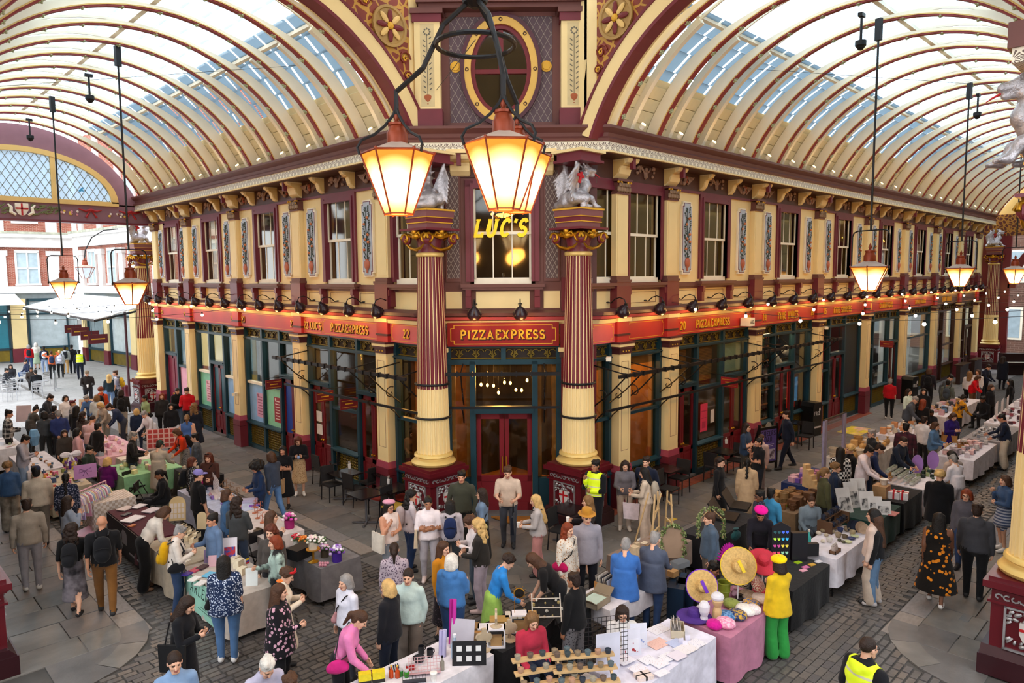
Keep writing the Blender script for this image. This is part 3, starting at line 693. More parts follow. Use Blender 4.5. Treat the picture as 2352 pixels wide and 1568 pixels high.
def grille(x0,x1,z0,z1):
 a=MB();a.box(x0,x1,.03,.05,z0,z1,1)
 n=max(1,int(round((x1-x0)/.42)));w=(x1-x0)/n
 for k in range(n):
  c=x0+w*(k+.5);zc=(z0+z1)/2;h=(z1-z0)/2
  for s in(-1,1):
   a.tube([(c+s*(.02+w*.42*(1-t/9)*abs(math.cos(t*.55))),0,zc+h*.8*(1-t/9)*math.sin(t*.75+.4)) for t in range(9)],.012,4)
  for j in range(5):
   th=PI*(.15+.175*j);a.tube([(c,0,z0+.02),(c+.1*math.cos(th),0,z0+.02+h*1.5*math.sin(th))],.009,4)
 a.box(x0,x1,-.01,.02,z0,z0+.02).box(x0,x1,-.01,.02,z1-.02,z1);return a
def lattice(x0,x1,z0,z1,st=.085):
 a=MB();a.box(x0,x1,.03,.06,z0,z1,1);k=x0+st/2
 r=0
 z=z0+st/2
 while z<z1-st*.3:
  x=x0+st/2+(r%2)*0
  while x<x1-st*.3:
   q=[(x+st*.42*math.cos(t),0.01,z+st*.42*math.sin(t)) for t in (0,1.05,2.09,3.14,4.19,5.24)];a.tube(q,.011,3,0,True);x+=st
  z+=st;r+=1
 return a
def poster(mb,x0,x1,z0,z1,y=-.0,mi=0): mb.box(x0,x1,y-.004,y,z0,z1,mi)
def shopfront(fr,s0,s1,cols,label,interior=None,base=teal):
 o=thing('shopfront',label,'shopfront',fr@T(0,.05,0))
 tot=sum(c[0] for c in cols);w=s1-s0;x=s0
 part('post',MB().box(s0,s0+.1,-.1,.1,0,4.28),base,o);part('post',MB().box(s1-.1,s1,-.1,.1,0,4.28),base,o)
 part('head_rail',MB().box(s0,s1,-.08,.1,4.24,4.3).box(s0,s1,-.1,.1,3.86,3.95).box(s0,s1,-.13,.1,3.9,3.93),base,o)
 for k,(sh,kind,opt) in enumerate(cols):
  x1=x+w*sh/tot
  if k: part('post',MB().box(x-.06,x+.06,-.09,.1,0 if kind!='x' else .9,4.28),base,o)
  a,b=x+.08,x1-.08
  part('grille',grille(a,b,3.96,4.23),[gilt,dkin],o)
  if kind=='door':
   part('transom',MB().box(a-.03,b+.03,-.1,.08,2.72,2.85).box(a-.03,b+.03,-.13,.08,2.8,2.83),base,o)
   part('pane',MB().box(a,b,.02,.03,2.85,3.87),pane,o)
   col,fill=opt;dm=doorred if col is None else C(col,.4)
   m=(a+b)/2
   for (c,d) in ((a,m-.006),(m+.006,b)):
    dr=part('door',MB().box(c,c+.09,0,.06,.06,2.7).box(d-.09,d,0,.06,.06,2.7).box(c,d,0,.06,2.58,2.7).box(c,d,0,.06,.06,.2).box(c,d,0,.06,.8,.92).box(c+.09,d-.09,.02,.05,.2,.8).box(c+.16,d-.16,.005,.05,.28,.72),dm,o)
    part('door_pane',MB().box(c+.09,d-.09,.02,.03,.92,2.58),pane if fill is None else C(fill,.35),dr)
    part('door_knob',MB().ball((d-.05 if c==a else c+.05,-.03,1.05),.035,8),gold,dr)
   part('threshold',MB().box(a,b,-.12,.1,0,.06),stone[1],o)
  else:
   part('stall_riser',lattice(a,b,.14,.84),[gilt,dkin],o)
   part('plinth_rail',MB().box(x,x1,-.08,.1,0,.14),base,o);part('riser_rail',MB().box(x,x1,-.08,.1,.84,.9).prism([(-.14,.88),(-.14,.92),(.0,.98),(.0,.88)],x,x1,'x'),base,o)
   if kind=='poster':
    zz=2.35
    part('mid_rail',MB().box(a-.02,b+.02,-.07,.06,zz-.05,zz+.04),white if opt[2] else base,o)
    part('pane',MB().box(a,b,.02,.03,zz+.04,3.87),pane,o)
    bd=part('window_board',MB().box(a,b,.0,.03,.97,zz-.05),C(opt[0],.45),o)
    c=(a+b)/2
    if opt[1]:
     pm=MB().box(c-.02,b-.12,-.006,0,1.15,2.0,0);
     for q in range(7): pm.box(c+.06,b-.2,-.009,-.006,1.25+.1*q,1.28+.1*q,1)
     pm.ball((c+.08,-.006,1.92),(.05,.004,.05),8,1)
     part('notice',pm,[C(opt[1],.5),C(opt[3] if len(opt)>3 else '#f0d9d0',.5)],bd)
   elif kind=='board':
    part('window_board',MB().box(a,b,0,.04,.97,3.87),C(opt,.5),o)
   else:
    z=opt if opt else 2.2
    part('mid_rail',MB().box(a-.02,b+.02,-.07,.06,z-.04,z+.04),base,o)
    part('pane',MB().box(a,b,.02,.03,.97,z-.04),pane,o);part('pane',MB().box(a,b,.02,.03,z+.04,3.87),pane,o)
    if opt and k==0 and interior=='cream': pass
  x=x1
 return o
def bay(P,i): return P[i]+.27,P[i+1]-.27
shopfront(frL,*bay(LP,0),[(1,'door',('#7a1f38','#7a1f38')),(1.1,'poster',('#e9a3b4','#b88a2a',0))],'teal shopfront with a crimson door and pink boarded window beside the far left column')
shopfront(frL,*bay(LP,1),[(1,'poster',('#7fc9a4','#e5b3be',1,'#b0505a')),(1,'door',(None,'#1f5666')),(1,'poster',('#8db9e6','#8c1f2a',1))],'teal shopfront with a dark teal double door between green and blue boarded windows')
shopfront(frL,*bay(LP,2),[(1.05,'poster',('#8db9e6','#d9a3c0',1,'#9c4a6a')),(1,'poster',('#8fd0a8','#9c1f28',0)),(1.05,'door',(None,'#1f3f9c'))],'teal shopfront with blue and green boarded windows and a bright blue door')
shopfront(frL,*bay(LP,3),[(1,'door',(None,None)),(1.15,'pane',2.15),(1,'door',(None,None))],'teal shopfront with two red glazed doors behind the black cafe tables')
shopfront(frL,LP[4]+.27,-14.1,[(1,'pane',2.3)],'narrow teal shop window beside the left giant column')
shopfront(frR,13.5,RP[0]-.27,[(1,'pane',2.35)],'narrow teal shop window beside the right giant column')
shopfront(frR,*bay(RP,0),[(1,'pane',2.35)],'single wide teal shop window with a wooden inner frame and hanging bulbs')
shopfront(frR,*bay(RP,1),[(1,'door',(None,None)),(1.1,'pane',2.6),(1.15,'door',(None,None))],'teal shopfront with a pink menu poster between two red doors')
shopfront(frR,*bay(RP,2),[(1,'pane',2.2),(1.1,'door',(None,None)),(1,'pane',2.4)],'teal wine shop front with bottle shelves and white balloons')
shopfront(frR,*bay(RP,3),[(.8,'pane',2.2),(1,'door',(None,None)),(1.1,'board','#20262c')],'teal shopfront with a red lit doorway and a dark sign board')
shopfront(frR,*bay(RP,4),[(.7,'door',('#1c2a33',None)),(1.4,'pane',1.9),(.9,'door',('#4a1a20',None))],'dark teal shopfront with a big window behind the woman in red')
shopfront(frR,*bay(RP,5),[(1,'pane',2.8)],'bright white lit shop window with a plum transom bar')
shopfront(frR,*bay(RP,6),[(1,'door',('#3c2018',None)),(1.2,'pane',2.0)],'dark brown pub front with small panes nearest the bright white shop',base=mat('pub brown','#3a211b',.4))
shopfront(frR,*bay(RP,7),[(1,'pane',2.0),(1,'door',('#3c2018',None))],'dark brown pub front next to the far giant column',base=MATS['pub brown'])
gl_=mat('gold leaf lettering','#e0ab2e',.4,metal=.2,var=.1,emit='#e0ab2e',es=0.0)
shd=mat('lettering shadow','#3a1512',.6)
def line_frame(mb,x0,x1,z0,z1,y,mi,r=.06,w=.011):
 q=[(x0+r,z0),(x1-r,z0),(x1-r,z0+r),(x1,z0+r),(x1,z1-r),(x1-r,z1-r),(x1-r,z1),(x0+r,z1),(x0+r,z1-r),(x0,z1-r),(x0,z0+r),(x0+r,z0+r)]
 ribbon(mb,q+[q[0]],w,.006,mi,lambda p,d:(p.x,y-d,p.y))
def fascia(fr,s0,s1,texts,label,m=red,h=.2,frames=None,yo=0.):
 o=thing('fascia_board',label,'fascia sign',fr)
 part('board',MB().box(s0,s1,-.12+yo,.05,4.3,4.8),m,o)
 a=MB()
 for f0,f1 in (frames or [(s0+.06,s1-.06)]): line_frame(a,f0,f1,4.35,4.76,-.12+yo,0)
 part('gold_line',a,goldp,o)
 for tx,c,hh in texts:
  z=4.55-hh/2
  part('lettering_shadow',letters(tx,hh,.17,dp=.012,sq=.92),shd,o,T(c+.018,-.122+yo,z-.018))
  part('lettering',letters(tx,hh,.17,dp=.022,sq=.92),gl_,o,T(c,-.122+yo,z))
 return o
def FB(P,i): return P[i]+.25,P[i+1]-.25
fascia(frL,*FB(LP,0),[('25',LP[0]+.5,.16),('25',LP[1]-.5,.16)],'red fascia board with the number 25 beside the far left column')
fascia(frL,*FB(LP,1),[('24',LP[2]-.42,.17)] if '4' in GL else [('2',LP[2]-.42,.17)],'plain red fascia board with gold lines above the dark teal double door')
fascia(frL,*FB(LP,2),[('23',LP[2]+.5,.2),('23',LP[3]-.45,.2)],'red fascia board with the number 23 at both ends')
fascia(frL,*FB(LP,3),[("22 LUC'S",LP[3]+.82,.21),('PIZZAEXPRESS',LP[3]+2.85,.23)],'faded pink fascia board with the number 22 and gold lettering above the cafe tables',pinkred,frames=[(LP[3]+.3,LP[3]+1.36),(LP[3]+1.42,LP[4]-.3)])
fascia(frL,LP[4]+.25,-13.9,[('22',-14.6,.22)],'faded pink fascia board numbered 22 beside the left giant column',pinkred)
fascia(frR,13.4,RP[0]-.25,[],'short blank faded red fascia board beside the right giant column',pinkred)
fascia(frR,*FB(RP,0),[],'blank red fascia board with a small fixing above the single wide window',red)
fascia(frR,*FB(RP,1),[('20',RP[1]+.66,.23),('PIZZAEXPRESS',RP[1]+2.35,.23),('20',RP[2]-.5,.23)],'red fascia board with gold lettering between two numbers 20')
fascia(frR,*FB(RP,2),[('19',RP[2]+.66,.22),('FINE WINES',RP[2]+2.45,.24),('19',RP[3]-.5,.2)],'red fascia board lettered FINE WINES')
fascia(frR,*FB(RP,3),[('15',RP[3]+.7,.22),('FINE SPIRITS',RP[3]+2.45,.24)],'red fascia board lettered FINE SPIRITS')
fascia(frR,*FB(RP,4),[('CHAMPAGNE',RP[4]+2.5,.24)],'red fascia board lettered CHAMPAGNE')
fascia(frR,*FB(RP,5),[('15',RP[5]+.5,.2),('TIPIANI FRANCA',RP[5]+2.6,.18)],'red fascia board with small gold lettering above the bright white shop')
fascia(frR,*FB(RP,6),[('LAMB MOON',RP[6]+2.3,.26)],'dark plum fascia board with pale lettering on the pub',brown)
fascia(frR,*FB(RP,7),[],'dark plum fascia board of the pub beside the far giant column',brown)
part('badge',MB().ball((RP[4]+.55,-.13,4.55),(.12,.02,.16),10),mat('yellow badge','#e8b92a',.4),wR)
o=part('box_sign',MB().box(RP[2]-1.1,RP[2]-.78,-.5,-.18,4.36,4.62),white,None,frR,label='small white square box sign lettered Abel on the red fascia numbered 20',cat='sign')
part('lettering',letters('ABEL',.1,.16,dp=.004,serif=False,sq=.8),C('#222222'),o,T(RP[2]-.94,-.5,4.44))
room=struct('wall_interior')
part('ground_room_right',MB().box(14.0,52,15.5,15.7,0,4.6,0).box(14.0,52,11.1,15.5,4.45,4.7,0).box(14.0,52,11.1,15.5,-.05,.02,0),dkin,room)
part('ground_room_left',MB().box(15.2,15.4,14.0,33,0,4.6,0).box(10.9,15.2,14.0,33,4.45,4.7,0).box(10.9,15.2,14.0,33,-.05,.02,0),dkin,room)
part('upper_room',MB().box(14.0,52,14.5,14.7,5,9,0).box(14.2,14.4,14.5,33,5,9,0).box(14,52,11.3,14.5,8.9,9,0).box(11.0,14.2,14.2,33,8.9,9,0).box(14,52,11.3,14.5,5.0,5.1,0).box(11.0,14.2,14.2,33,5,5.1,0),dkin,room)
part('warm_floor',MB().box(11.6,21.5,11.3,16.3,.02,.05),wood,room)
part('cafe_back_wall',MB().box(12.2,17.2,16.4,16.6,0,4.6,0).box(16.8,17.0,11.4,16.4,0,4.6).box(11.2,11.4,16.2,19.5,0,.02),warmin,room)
part('bright_room',MB().box(37.1,41.5,11.9,12.0,.4,3.9),mat('lit white room','#d8dcdc',.7,emit='#dfe6ea',es=.35),room)
part('red_lit_wall',MB().box(27.9,29.6,11.7,11.8,.5,3.9).box(26.0,26.5,11.5,11.6,.9,2.3),mat('red lit display','#c02418',.6,emit='#d02a18',es=.35),room)
for a_,b_ in ((13.6,14.25),(14.95,16.5)): part('wooden_lining',MB().box(a_,a_+.1,11.15,11.25,.95,3.86).box(b_-.1,b_,11.15,11.25,.95,3.86).box(a_,b_,11.15,11.25,3.6,3.86),wood,room)
part('blind',MB().box(17.2,18.3,11.25,11.27,2.85,3.85).box(18.7,19.8,11.25,11.27,2.75,3.85),mat('wooden blind','#a8763c',.6,pat=P_stripe('#6a4420',2,22.,.3)),room)
part('pale_pane',MB().box(20.25,21.4,11.12,11.14,2.9,3.8),mat('pale green blind','#a9bda8',.5),room)
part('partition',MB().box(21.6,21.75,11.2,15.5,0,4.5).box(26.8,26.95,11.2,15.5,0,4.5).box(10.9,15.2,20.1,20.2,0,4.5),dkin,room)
frC=Matrix.Translation((12.05,12.55,0))@Matrix.Rotation(-PI/4,4,'Z')
wC=inst('wall_corner',None,None,frC,kind='structure')
part('wall_field',MB().box(-2.1,-.8,0,.3,5.1,8.95).box(.8,2.3,0,.3,5.1,8.95).box(-.8,.8,0,.3,5.1,5.75).box(-.8,.8,0,.3,8.25,8.95),plum,wC)
part('wall_field',MB().box(-2.1,-.72-.9,.0,.3,0,4.3).box(.72+.9,2.3,0,.3,0,4.3),doorred,wC)
window(frC,0,1.4)
o=thing('shop_name_lettering','yellow slanted lettering on the glass of the corner upstairs window','lettering',frC)
part('lettering',letters("LUC'S",.42,.2,.22,dp=.015,sq=.92,serif=True),mat('yellow lettering','#f0c81e',.5,emit='#f0c81e',es=.35),o,T(-.05,-.03,6.95))
latt=mat('plum wall with grey lattice','#5e4a47',.6,pat=P_lattice('#a79a8c',.11,.2,.1))
for s in(-1,1):
 a=MB().box(s*1.2-.19,s*1.2+.19,-.05,0,5.86,8.6,0).box(s*1.2-.15,s*1.2+.15,-.06,0,5.94,8.52,1)
 part('lattice_strip',a,[plum,latt],wC)
 part('corner_pilaster',MB().box(s*1.68-.22,s*1.68+.22,-.12,0,5.95,8.5,0).box(s*1.68-.25,s*1.68+.25,-.16,0,5.12,5.95,1).box(s*1.68-.24,s*1.68+.24,-.14,0,7.6,7.66,1),[plum,maroon],wC)
 part('apron_panel',MB().box(s*1.2-.2,s*1.2+.2,-.02,0,5.2,5.62),cream,wC)
 part('flank_pilaster',MB().box(s*1.62-.2,s*1.62+.2,-.16,.1,0,4.0,0).box(s*1.62-.26,s*1.62+.26,-.22,.1,0,1.5,0).box(s*1.62-.24,s*1.62+.24,-.2,.1,1.5,1.65,0).box(s*1.62-.24,s*1.62+.24,-.2,.1,4.0,4.14,1).box(s*1.62-.27,s*1.62+.27,-.23,.1,4.14,4.24,2).box(s*1.62-.22,s*1.62+.22,-.18,.1,4.24,4.82,0),[doorred,brown,cream],wC)
part('apron_panel',MB().box(-.66,.66,-.02,0,5.2,5.62),cream,wC)
part('frieze',MB().box(-2.1,2.3,-.04,0,8.37,8.95),brown,wC)
for s in(-1.0,0,1.0): inst('large_bracket',ME['big'],wC,T(s,0,8.38))
dfr=thing('corner_entrance','dark teal corner entrance with red double doors under hanging bulbs','entrance',frC)
part('frame',MB().box(-1.42,-1.3,-.08,.1,0,4.28).box(1.3,1.42,-.08,.1,0,4.28).box(-.84,-.7,-.1,.1,0,3.9).box(.7,.84,-.1,.1,0,3.9).box(-1.42,1.42,-.1,.1,3.82,3.94).box(-1.42,1.42,-.1,.1,4.24,4.3).box(-.06,.06,-.08,.1,3.9,4.28).box(-.74,.74,-.14,.1,2.6,2.76),teal,dfr)
for a,b in ((-1.3,-.06),(.06,1.3)): part('grille',grille(a,b,3.96,4.23),[gilt,dkin],dfr)
part('transom_pane',MB().box(-.7,.7,.02,.03,2.76,3.82),pane,dfr)
for s in(-1,1):
 part('side_pane',MB().box(s*1.07-.23,s*1.07+.23,.02,.03,.95,3.82),pane,dfr)
 part('wooden_lining',MB().box(s*1.07-.23,s*1.07-.13,.06,.12,.95,3.82).box(s*1.07+.13,s*1.07+.23,.06,.12,.95,3.82),wood,dfr)
 part('side_riser',MB().box(s*1.07-.25,s*1.07+.25,-.06,.08,0,.95),teal,dfr)
 c,d=(-.69,-.01) if s<0 else (.01,.69)
 dr=part('door',MB().box(c,c+.11,0,.06,.1,2.6).box(d-.11,d,0,.06,.1,2.6).box(c,d,0,.06,2.44,2.6).box(c,d,0,.06,.1,.3).box(c,d,0,.06,.85,1.0).box(c+.1,d-.1,.02,.05,.3,.85),doorred,dfr)
 part('door_pane',MB().box(c+.11,d-.11,.02,.03,1.0,2.44),pane,dr);part('door_handle',MB().tube([(-.03*s-.02*s,-.05,1.1),(-.05*s,-.05,1.5)],.014,6),gold,dr)
part('door_step',MB().box(-.9,.9,-.3,.1,0,.1),stone[1],dfr)
fb=thing('fascia_board','dark red corner fascia board with gold lettering between the two giant columns','fascia sign',frC)
part('board',MB().box(-1.36,1.36,-.2,.05,4.28,4.86),mat('deep fascia red','#861416',.4,var=.05),fb)
a=MB();line_frame(a,-1.28,1.28,4.34,4.8,-.2,0,.08,.018);part('gold_line',a,goldp,fb)
part('lettering_shadow',letters('PIZZAEXPRESS',.22,.17,dp=.012,sq=1.02),shd,fb,T(.022,-.202,4.44))
part('lettering',letters('PIZZAEXPRESS',.22,.17,dp=.025,sq=1.02),gl_,fb,T(0,-.202,4.46))
bulbm=glow('warm filament','#ffb95c',22.)
bulb=MB().ball((0,0,0),(.035,.035,.05),8).mesh('bulb_glass',bulbm,180);cordm=MB().box(-.004,.004,-.004,.004,.05,.75).box(-.015,.015,-.015,.015,.05,.1).mesh('cord',iron)
for k in range(9):
 o=thing('hanging_bulb','warm filament bulb hanging inside the corner entrance','bulb',frC@T(-.6+.15*k,.7+.35*(k%3),3.2-.07*((k*5)%4)),'entrance bulbs')
 inst('bulb_glass',bulb,o);inst('cord',cordm,o)
for k,(x,z) in enumerate(((15.4,3.0),(15.7,3.05),(15.95,3.1))):
 o=thing('hanging_bulb','warm bulb hanging behind the single wide shop window','bulb',T(x,11.7,z),'side window bulbs');inst('bulb_glass',bulb,o);inst('cord',cordm,o)
for x,y,z,w,c in ((12.9,13.6,3.4,200,'#ffb45a'),(15.8,12.6,3.7,160,'#ffb45a'),(19.3,12.6,3.9,150,'#ffc070'),(12.6,17.5,3.7,130,'#ffb45a'),(24.4,11.7,4.2,110,'#ffd9a8'),(28.6,11.6,4.1,40,'#ff5a30'),(34,12.5,4,60,'#ffd9a8'),(12.2,22.5,4.0,90,'#fff0d8'),(12.2,27,4.0,90,'#fff0d8'),(12.2,31,4.0,70,'#fff0d8'),(44,12.6,4,60,'#ffb45a')): lamp('shop_lamp',(x,y,z),c,w,.2)
chm=glow('chandelier light','#ffc15a',9.)
def chandelier(x,y,z,lb):
 o=thing('chandelier',lb,'chandelier',T(x,y,z))
 part('lights',MB().lathe([(.06,.0),(.2,.05),(.16,.1)],10),chm,o);part('stem',MB().tube([(0,0,.1),(0,0,.9)],.02,6),iron,o)
 for k in range(6): part('arm',MB().tube([(0,0,.05),(.2*math.cos(k),.2*math.sin(k),-.02),(.32*math.cos(k),.32*math.sin(k),.06)],.012,5).ball((.32*math.cos(k),.32*math.sin(k),.1),.035,6,1),[gold,chm],o)
chandelier(12.9,13.4,7.5,'glowing chandelier behind the corner upstairs window')
for k,x in enumerate(RW[2:7]): chandelier(x+.2,12.6,7.55,'glowing chandelier behind an upstairs window of the right wing, '+['first','second','third','fourth','fifth'][k]+' from the corner')
for k,y in enumerate((17.9,22.4)): chandelier(12.5,y,7.7,'glowing chandelier behind an upstairs window of the left wing, '+['nearest the corner','second from the corner'][k])
def dining(x,y,lb):
 o=thing('dining_table',lb,'table',T(x,y,5.1));part('tablecloth',MB().lathe([(.5,.45),(.48,.75),(.46,.76)],12),C('#e8e6e2'),o);part('leg',MB().box(-.04,.04,-.04,.04,0,.5),iron,o)
 part('wine_glass',MB().lathe([(.03,.76),(.005,.78),(.005,.84),(.035,.9),(.03,.96)],8),glass('goblet glass','#ffffff',.6),o)
for k,(x,y,w) in enumerate(((12.6,13.1,'corner'),(16.0,11.9,'first right wing'),(19.5,11.9,'second right wing'),(11.7,17.8,'nearest left wing'),(11.7,14.4,'narrow left'))): dining(x,y,'white clothed restaurant table behind the '+w+' upstairs window')
def m_shaft():
 prof=lambda z:.40-.11*((z-1.75)/4.75)**1.3
 n=24;a=MB();zs=[1.78,2.2,2.8,3.33];out=[]
 for zs,mi in (([1.78,2.3,2.9,3.34],0),([3.34,4.2,5.2,6.0,6.45],1)):
  v=[];f=[];mm=[]
  for z in zs:
   r=prof(z)
   for j in range(n):
    for q,rr in ((-.1,r),(.1,r),(.2,r-.035),(.8,r-.035)):
     th=2*PI*(j+q)/n;v.append((rr*math.cos(th),rr*math.sin(th),z))
  N=4*n
  for i in range(len(zs)-1):
   for j in range(N):
    f.append((i*N+j,i*N+(j+1)%N,(i+1)*N+(j+1)%N,(i+1)*N+j));mm.append(0 if (mi==0 or j%4==0) else 1)
  b=MB();b.v=v;b.f=f;b.m=mm;out.append(b)
 return out
SH=m_shaft()
def m_shield():
 r=random.Random(5);a=MB()
 for k in range(38):
  x=r.uniform(-.27,.27);z=r.uniform(-.27,.27)
  if abs(x)<.12 and abs(z)<.15: continue
  i=len(a.v);a.ball((0,0,0),(r.uniform(.04,.07),.03,r.uniform(.02,.035)),6,0);a.xf(T(x,-.02,z)@Matrix.Rotation(r.uniform(0,3),4,'Y'),i)
 b=MB().prism([(-.13,.14),(.13,.14),(.13,-.03),(.08,-.13),(0,-.18),(-.08,-.13),(-.13,-.03)],-.05,0,'y',0)
 c=MB().box(-.022,.022,-.06,-.03,-.17,.14,0).box(-.13,.13,-.06,-.03,.02,.06,0)
 f=MB().box(-.33,.33,-.03,.02,-.33,-.3).box(-.33,.33,-.03,.02,.3,.33).box(-.33,-.3,-.03,.02,-.33,.33).box(.3,.33,-.03,.02,-.33,.33)
 return a.mesh('silver_relief',silver,60),b.mesh('shield',mat('silver white paint','#c8c2bd',.5,var=.1)),c.mesh('red_cross',mat('heraldic red','#b0161c',.5)),f.mesh('relief_frame',silver)
SHI=m_shield()
def m_scrollband():
 a=MB()
 for k in range(9):
  x=-.4+.1*k;a.tube([(x+.045*math.cos(t+k),-.015,.045*math.sin(t+k)*(.8)) for t in (0,.9,1.8,2.7,3.6,4.5)],.014,4)
 return a.mesh('silver_scroll',silver)
SCB=m_scrollband()
PEDM=MB().box(-.62,.62,-.62,.62,0,.3,0).prism([(-.6,.3),(-.5,.42),(.5,.42),(.6,.3)],-.6,.6,'y',0).box(-.5,.5,-.5,.5,.36,1.12,1).box(-.54,.54,-.54,.54,1.1,1.14,1).box(-.5,.5,-.5,.5,1.12,1.3,1).prism([(-.52,1.3),(-.6,1.36),(.6,1.36),(.52,1.3)],-.58,.58,'y',1).box(-.6,.6,-.6,.6,1.34,1.44,1).box(-.54,.54,-.54,.54,1.44,1.5,1).mesh('pedestal',[mat('black maroon paint','#35151b',.3),mat('pedestal maroon','#5c141d',.25,var=.06,bump=.03)])
BASEM=MB().lathe([(.46,0),(.52,.03),(.54,.08),(.5,.13),(.43,.15),(.41,.19),(.43,.2),(.47,.23),(.46,.27),(.42,.3)],32,(0,0,1.49)).mesh('column_base',[mat('gilded cream','#dcbc70',.35,metal=.2,var=.05)],60)
def m_cap():
 a=MB().lathe([(.31,6.45),(.33,6.47),(.33,6.53),(.3,6.55)],24,mi=2).lathe([(.28,6.55),(.27,6.7),(.33,6.95)],24,mi=1)
 for s in range(4):
  M=Matrix.Rotation(s*PI/2,4,'Z');i=len(a.v)
  for t in(-1,1):
   a.tube([(t*(.36+(.15-.014*k)*math.cos(k*.75)),-.44,6.86+(.15-.014*k)*math.sin(k*.75)) for k in range(10)],[.032]*10,6,0);a.ball((t*.36,-.4,6.86),(.14,.05,.14),10,1)
   a.ball((t*.36,-.42,6.86),.035,8,0)
  a.tube([(-.32,-.43,6.73),(-.2,-.42,6.65),(0,-.41,6.61),(.2,-.42,6.65),(.32,-.43,6.73)],[.02,.03,.036,.03,.02],6,0)
  a.tube([(-.34,-.4,6.96),(0,-.38,6.9),(.34,-.4,6.96)],.045,6,0)
  a.ball((0,-.44,7.02),(.07,.07,.1),8,0).ball((0,-.42,6.92),(.12,.07,.08),8,0)
  for t in(-1,1): a.tube([(t*.06,-.44,6.95),(t*.15,-.43,7.0),(t*.2,-.42,6.92)],[.03,.035,.01],5,0)
  a.xf(M,i)
 return a.mesh('capital',[gold,maroon,mat('gilded cream','#e0b74e')],60)
CAPM=m_cap()
BLOCKM=MB().box(-.5,.5,-.5,.5,7.05,7.1,1).box(-.36,.36,-.36,.36,7.1,7.22,0).box(-.39,.39,-.39,.39,7.22,7.24,2).box(-.38,.38,-.38,.38,7.24,7.34,1).box(-.4,.4,-.4,.4,7.34,7.36,2).box(-.41,.41,-.41,.41,7.36,7.5,0).box(-.43,.43,-.43,.43,7.5,7.54,2).mesh('impost_block',[mat('impost plum','#7a4a4c',.5,var=.05),maroon,goldp])
def m_dragon():
 P=[];c=lambda a,b,ra,rb,l=0:P.append(('c',(a,b,ra,rb),l,.04))
 c((0,.22,.18),(0,-.02,.3),.17,.17);c((0,-.02,.3),(0,-.16,.48),.16,.12);c((0,-.16,.48),(0,-.12,.68),.1,.085);c((0,-.12,.68),(0,-.2,.8),.085,.08)
 c((0,-.2,.8),(0,-.36,.79),.085,.05);c((0,-.2,.73),(0,-.34,.7),.05,.035)
 for s in(-1,1):
  c((s*.05,-.14,.86),(s*.1,-.02,.97),.035,.01);c((s*.03,-.2,.88),(s*.04,-.14,.98),.03,.008);c((s*.06,-.16,.78),(s*.16,-.06,.82),.03,.008);c((s*.06,-.18,.7),(s*.14,-.08,.66),.03,.008)
  c((s*.13,.05,.3),(s*.17,-.2,.2),.1,.07);c((s*.17,-.2,.2),(s*.17,-.3,.05),.06,.05);c((s*.17,-.3,.05),(s*.17,-.42,.03),.05,.03);c((s*.13,-.31,.05),(s*.11,-.42,.03),.03,.02);c((s*.2,-.31,.05),(s*.24,-.4,.03),.03,.02)
  c((s*.18,.22,.2),(s*.25,-.05,.2),.12,.09);c((s*.25,-.05,.2),(s*.25,.02,.04),.08,.05);c((s*.25,.02,.04),(s*.26,-.16,.04),.05,.035)
  c((s*.14,.12,.45),(s*.3,.2,.92),.06,.03);
  for k in range(7):
   t=k/6;c((s*(.16+.13*(1-t)),.14+.06*t,.42+.46*(1-t)),(s*(.36-.02*t),.42-.06*k*.3,.12+.5*(1-t)*.9),.035,.018)
 c((0,.3,.12),(.28,.36,.08),.11,.07);c((.28,.36,.08),(.36,.1,.06),.07,.04)
 V,Q,l=sdf(P,.02,.04);return np_mesh('dragon_body',V,Q,[mat('silver dragon paint','#b4b0b4',.34,metal=.55,var=.25,vs=12,bump=.6,bs=45)])
DRG=m_dragon()
CRS=MB().box(-.025,.025,-.02,.02,-.13,.1).box(-.08,.08,-.02,.02,.0,.05).mesh('red_cross',MATS['heraldic red'])
TNG=MB().tube([(0,-.36,.74),(0,-.44,.7),(0,-.5,.66)],[.014,.012,.004],5).mesh('tongue',MATS['heraldic red'])
def column(x,y,rz,lb,dlb,dr=None,top=True,ds=1.12):
 o=thing('column',lb,'column',T(x,y,0))
 pd=inst('pedestal',PEDM,o)
 for k in range(4):
  m=Matrix.Rotation(k*PI/2,4,'Z')
  for me in SHI: inst(me.name.split('.')[0],me,pd,m@T(0,-.5,.76))
  inst('silver_scroll',SCB,pd,m@T(0,-.5,1.21))
 inst('column_base',BASEM,o)
 inst('shaft',SHM[0],o);inst('shaft_upper',SHM[1],o)
 inst('capital',CAPM,o);inst('impost_block',BLOCKM,o)
 if dr is not None:
  d=thing('dragon_statue',dlb,'statue',T(x+(ds>1.3)*-.05,y+(ds>1.3)*.3,7.54,dr,s=ds))
  inst('dragon_body',DRG,d)
  for s in(-1,1): inst('red_cross',CRS,d,T(s*.3,.1,.62,s*1.3,0,-.3*s))
  inst('tongue',TNG,d)
 if top:
  b=part('pier_block',MB().box(-.42,.42,-.42,.42,8.58,8.64,0).box(-.36,.36,-.36,.36,8.64,8.82,0).box(-.45,.45,-.45,.45,8.8,8.86,1),[maroon,cream],o)
 return o
SHM=[SH[0].mesh('shaft',[cream,maroon],35),SH[1].mesh('shaft_upper',[cream,mat('column red','#7c2b33',.4,var=.06)],35)]
column(10.4,13.3,0,'giant fluted column left of the corner entrance, red above and cream below','silver dragon statue on the giant column left of the corner entrance',2.6)
column(12.9,10.85,0,'giant fluted column right of the corner entrance, red above and cream below','silver dragon statue on the giant column right of the corner entrance',1.15)
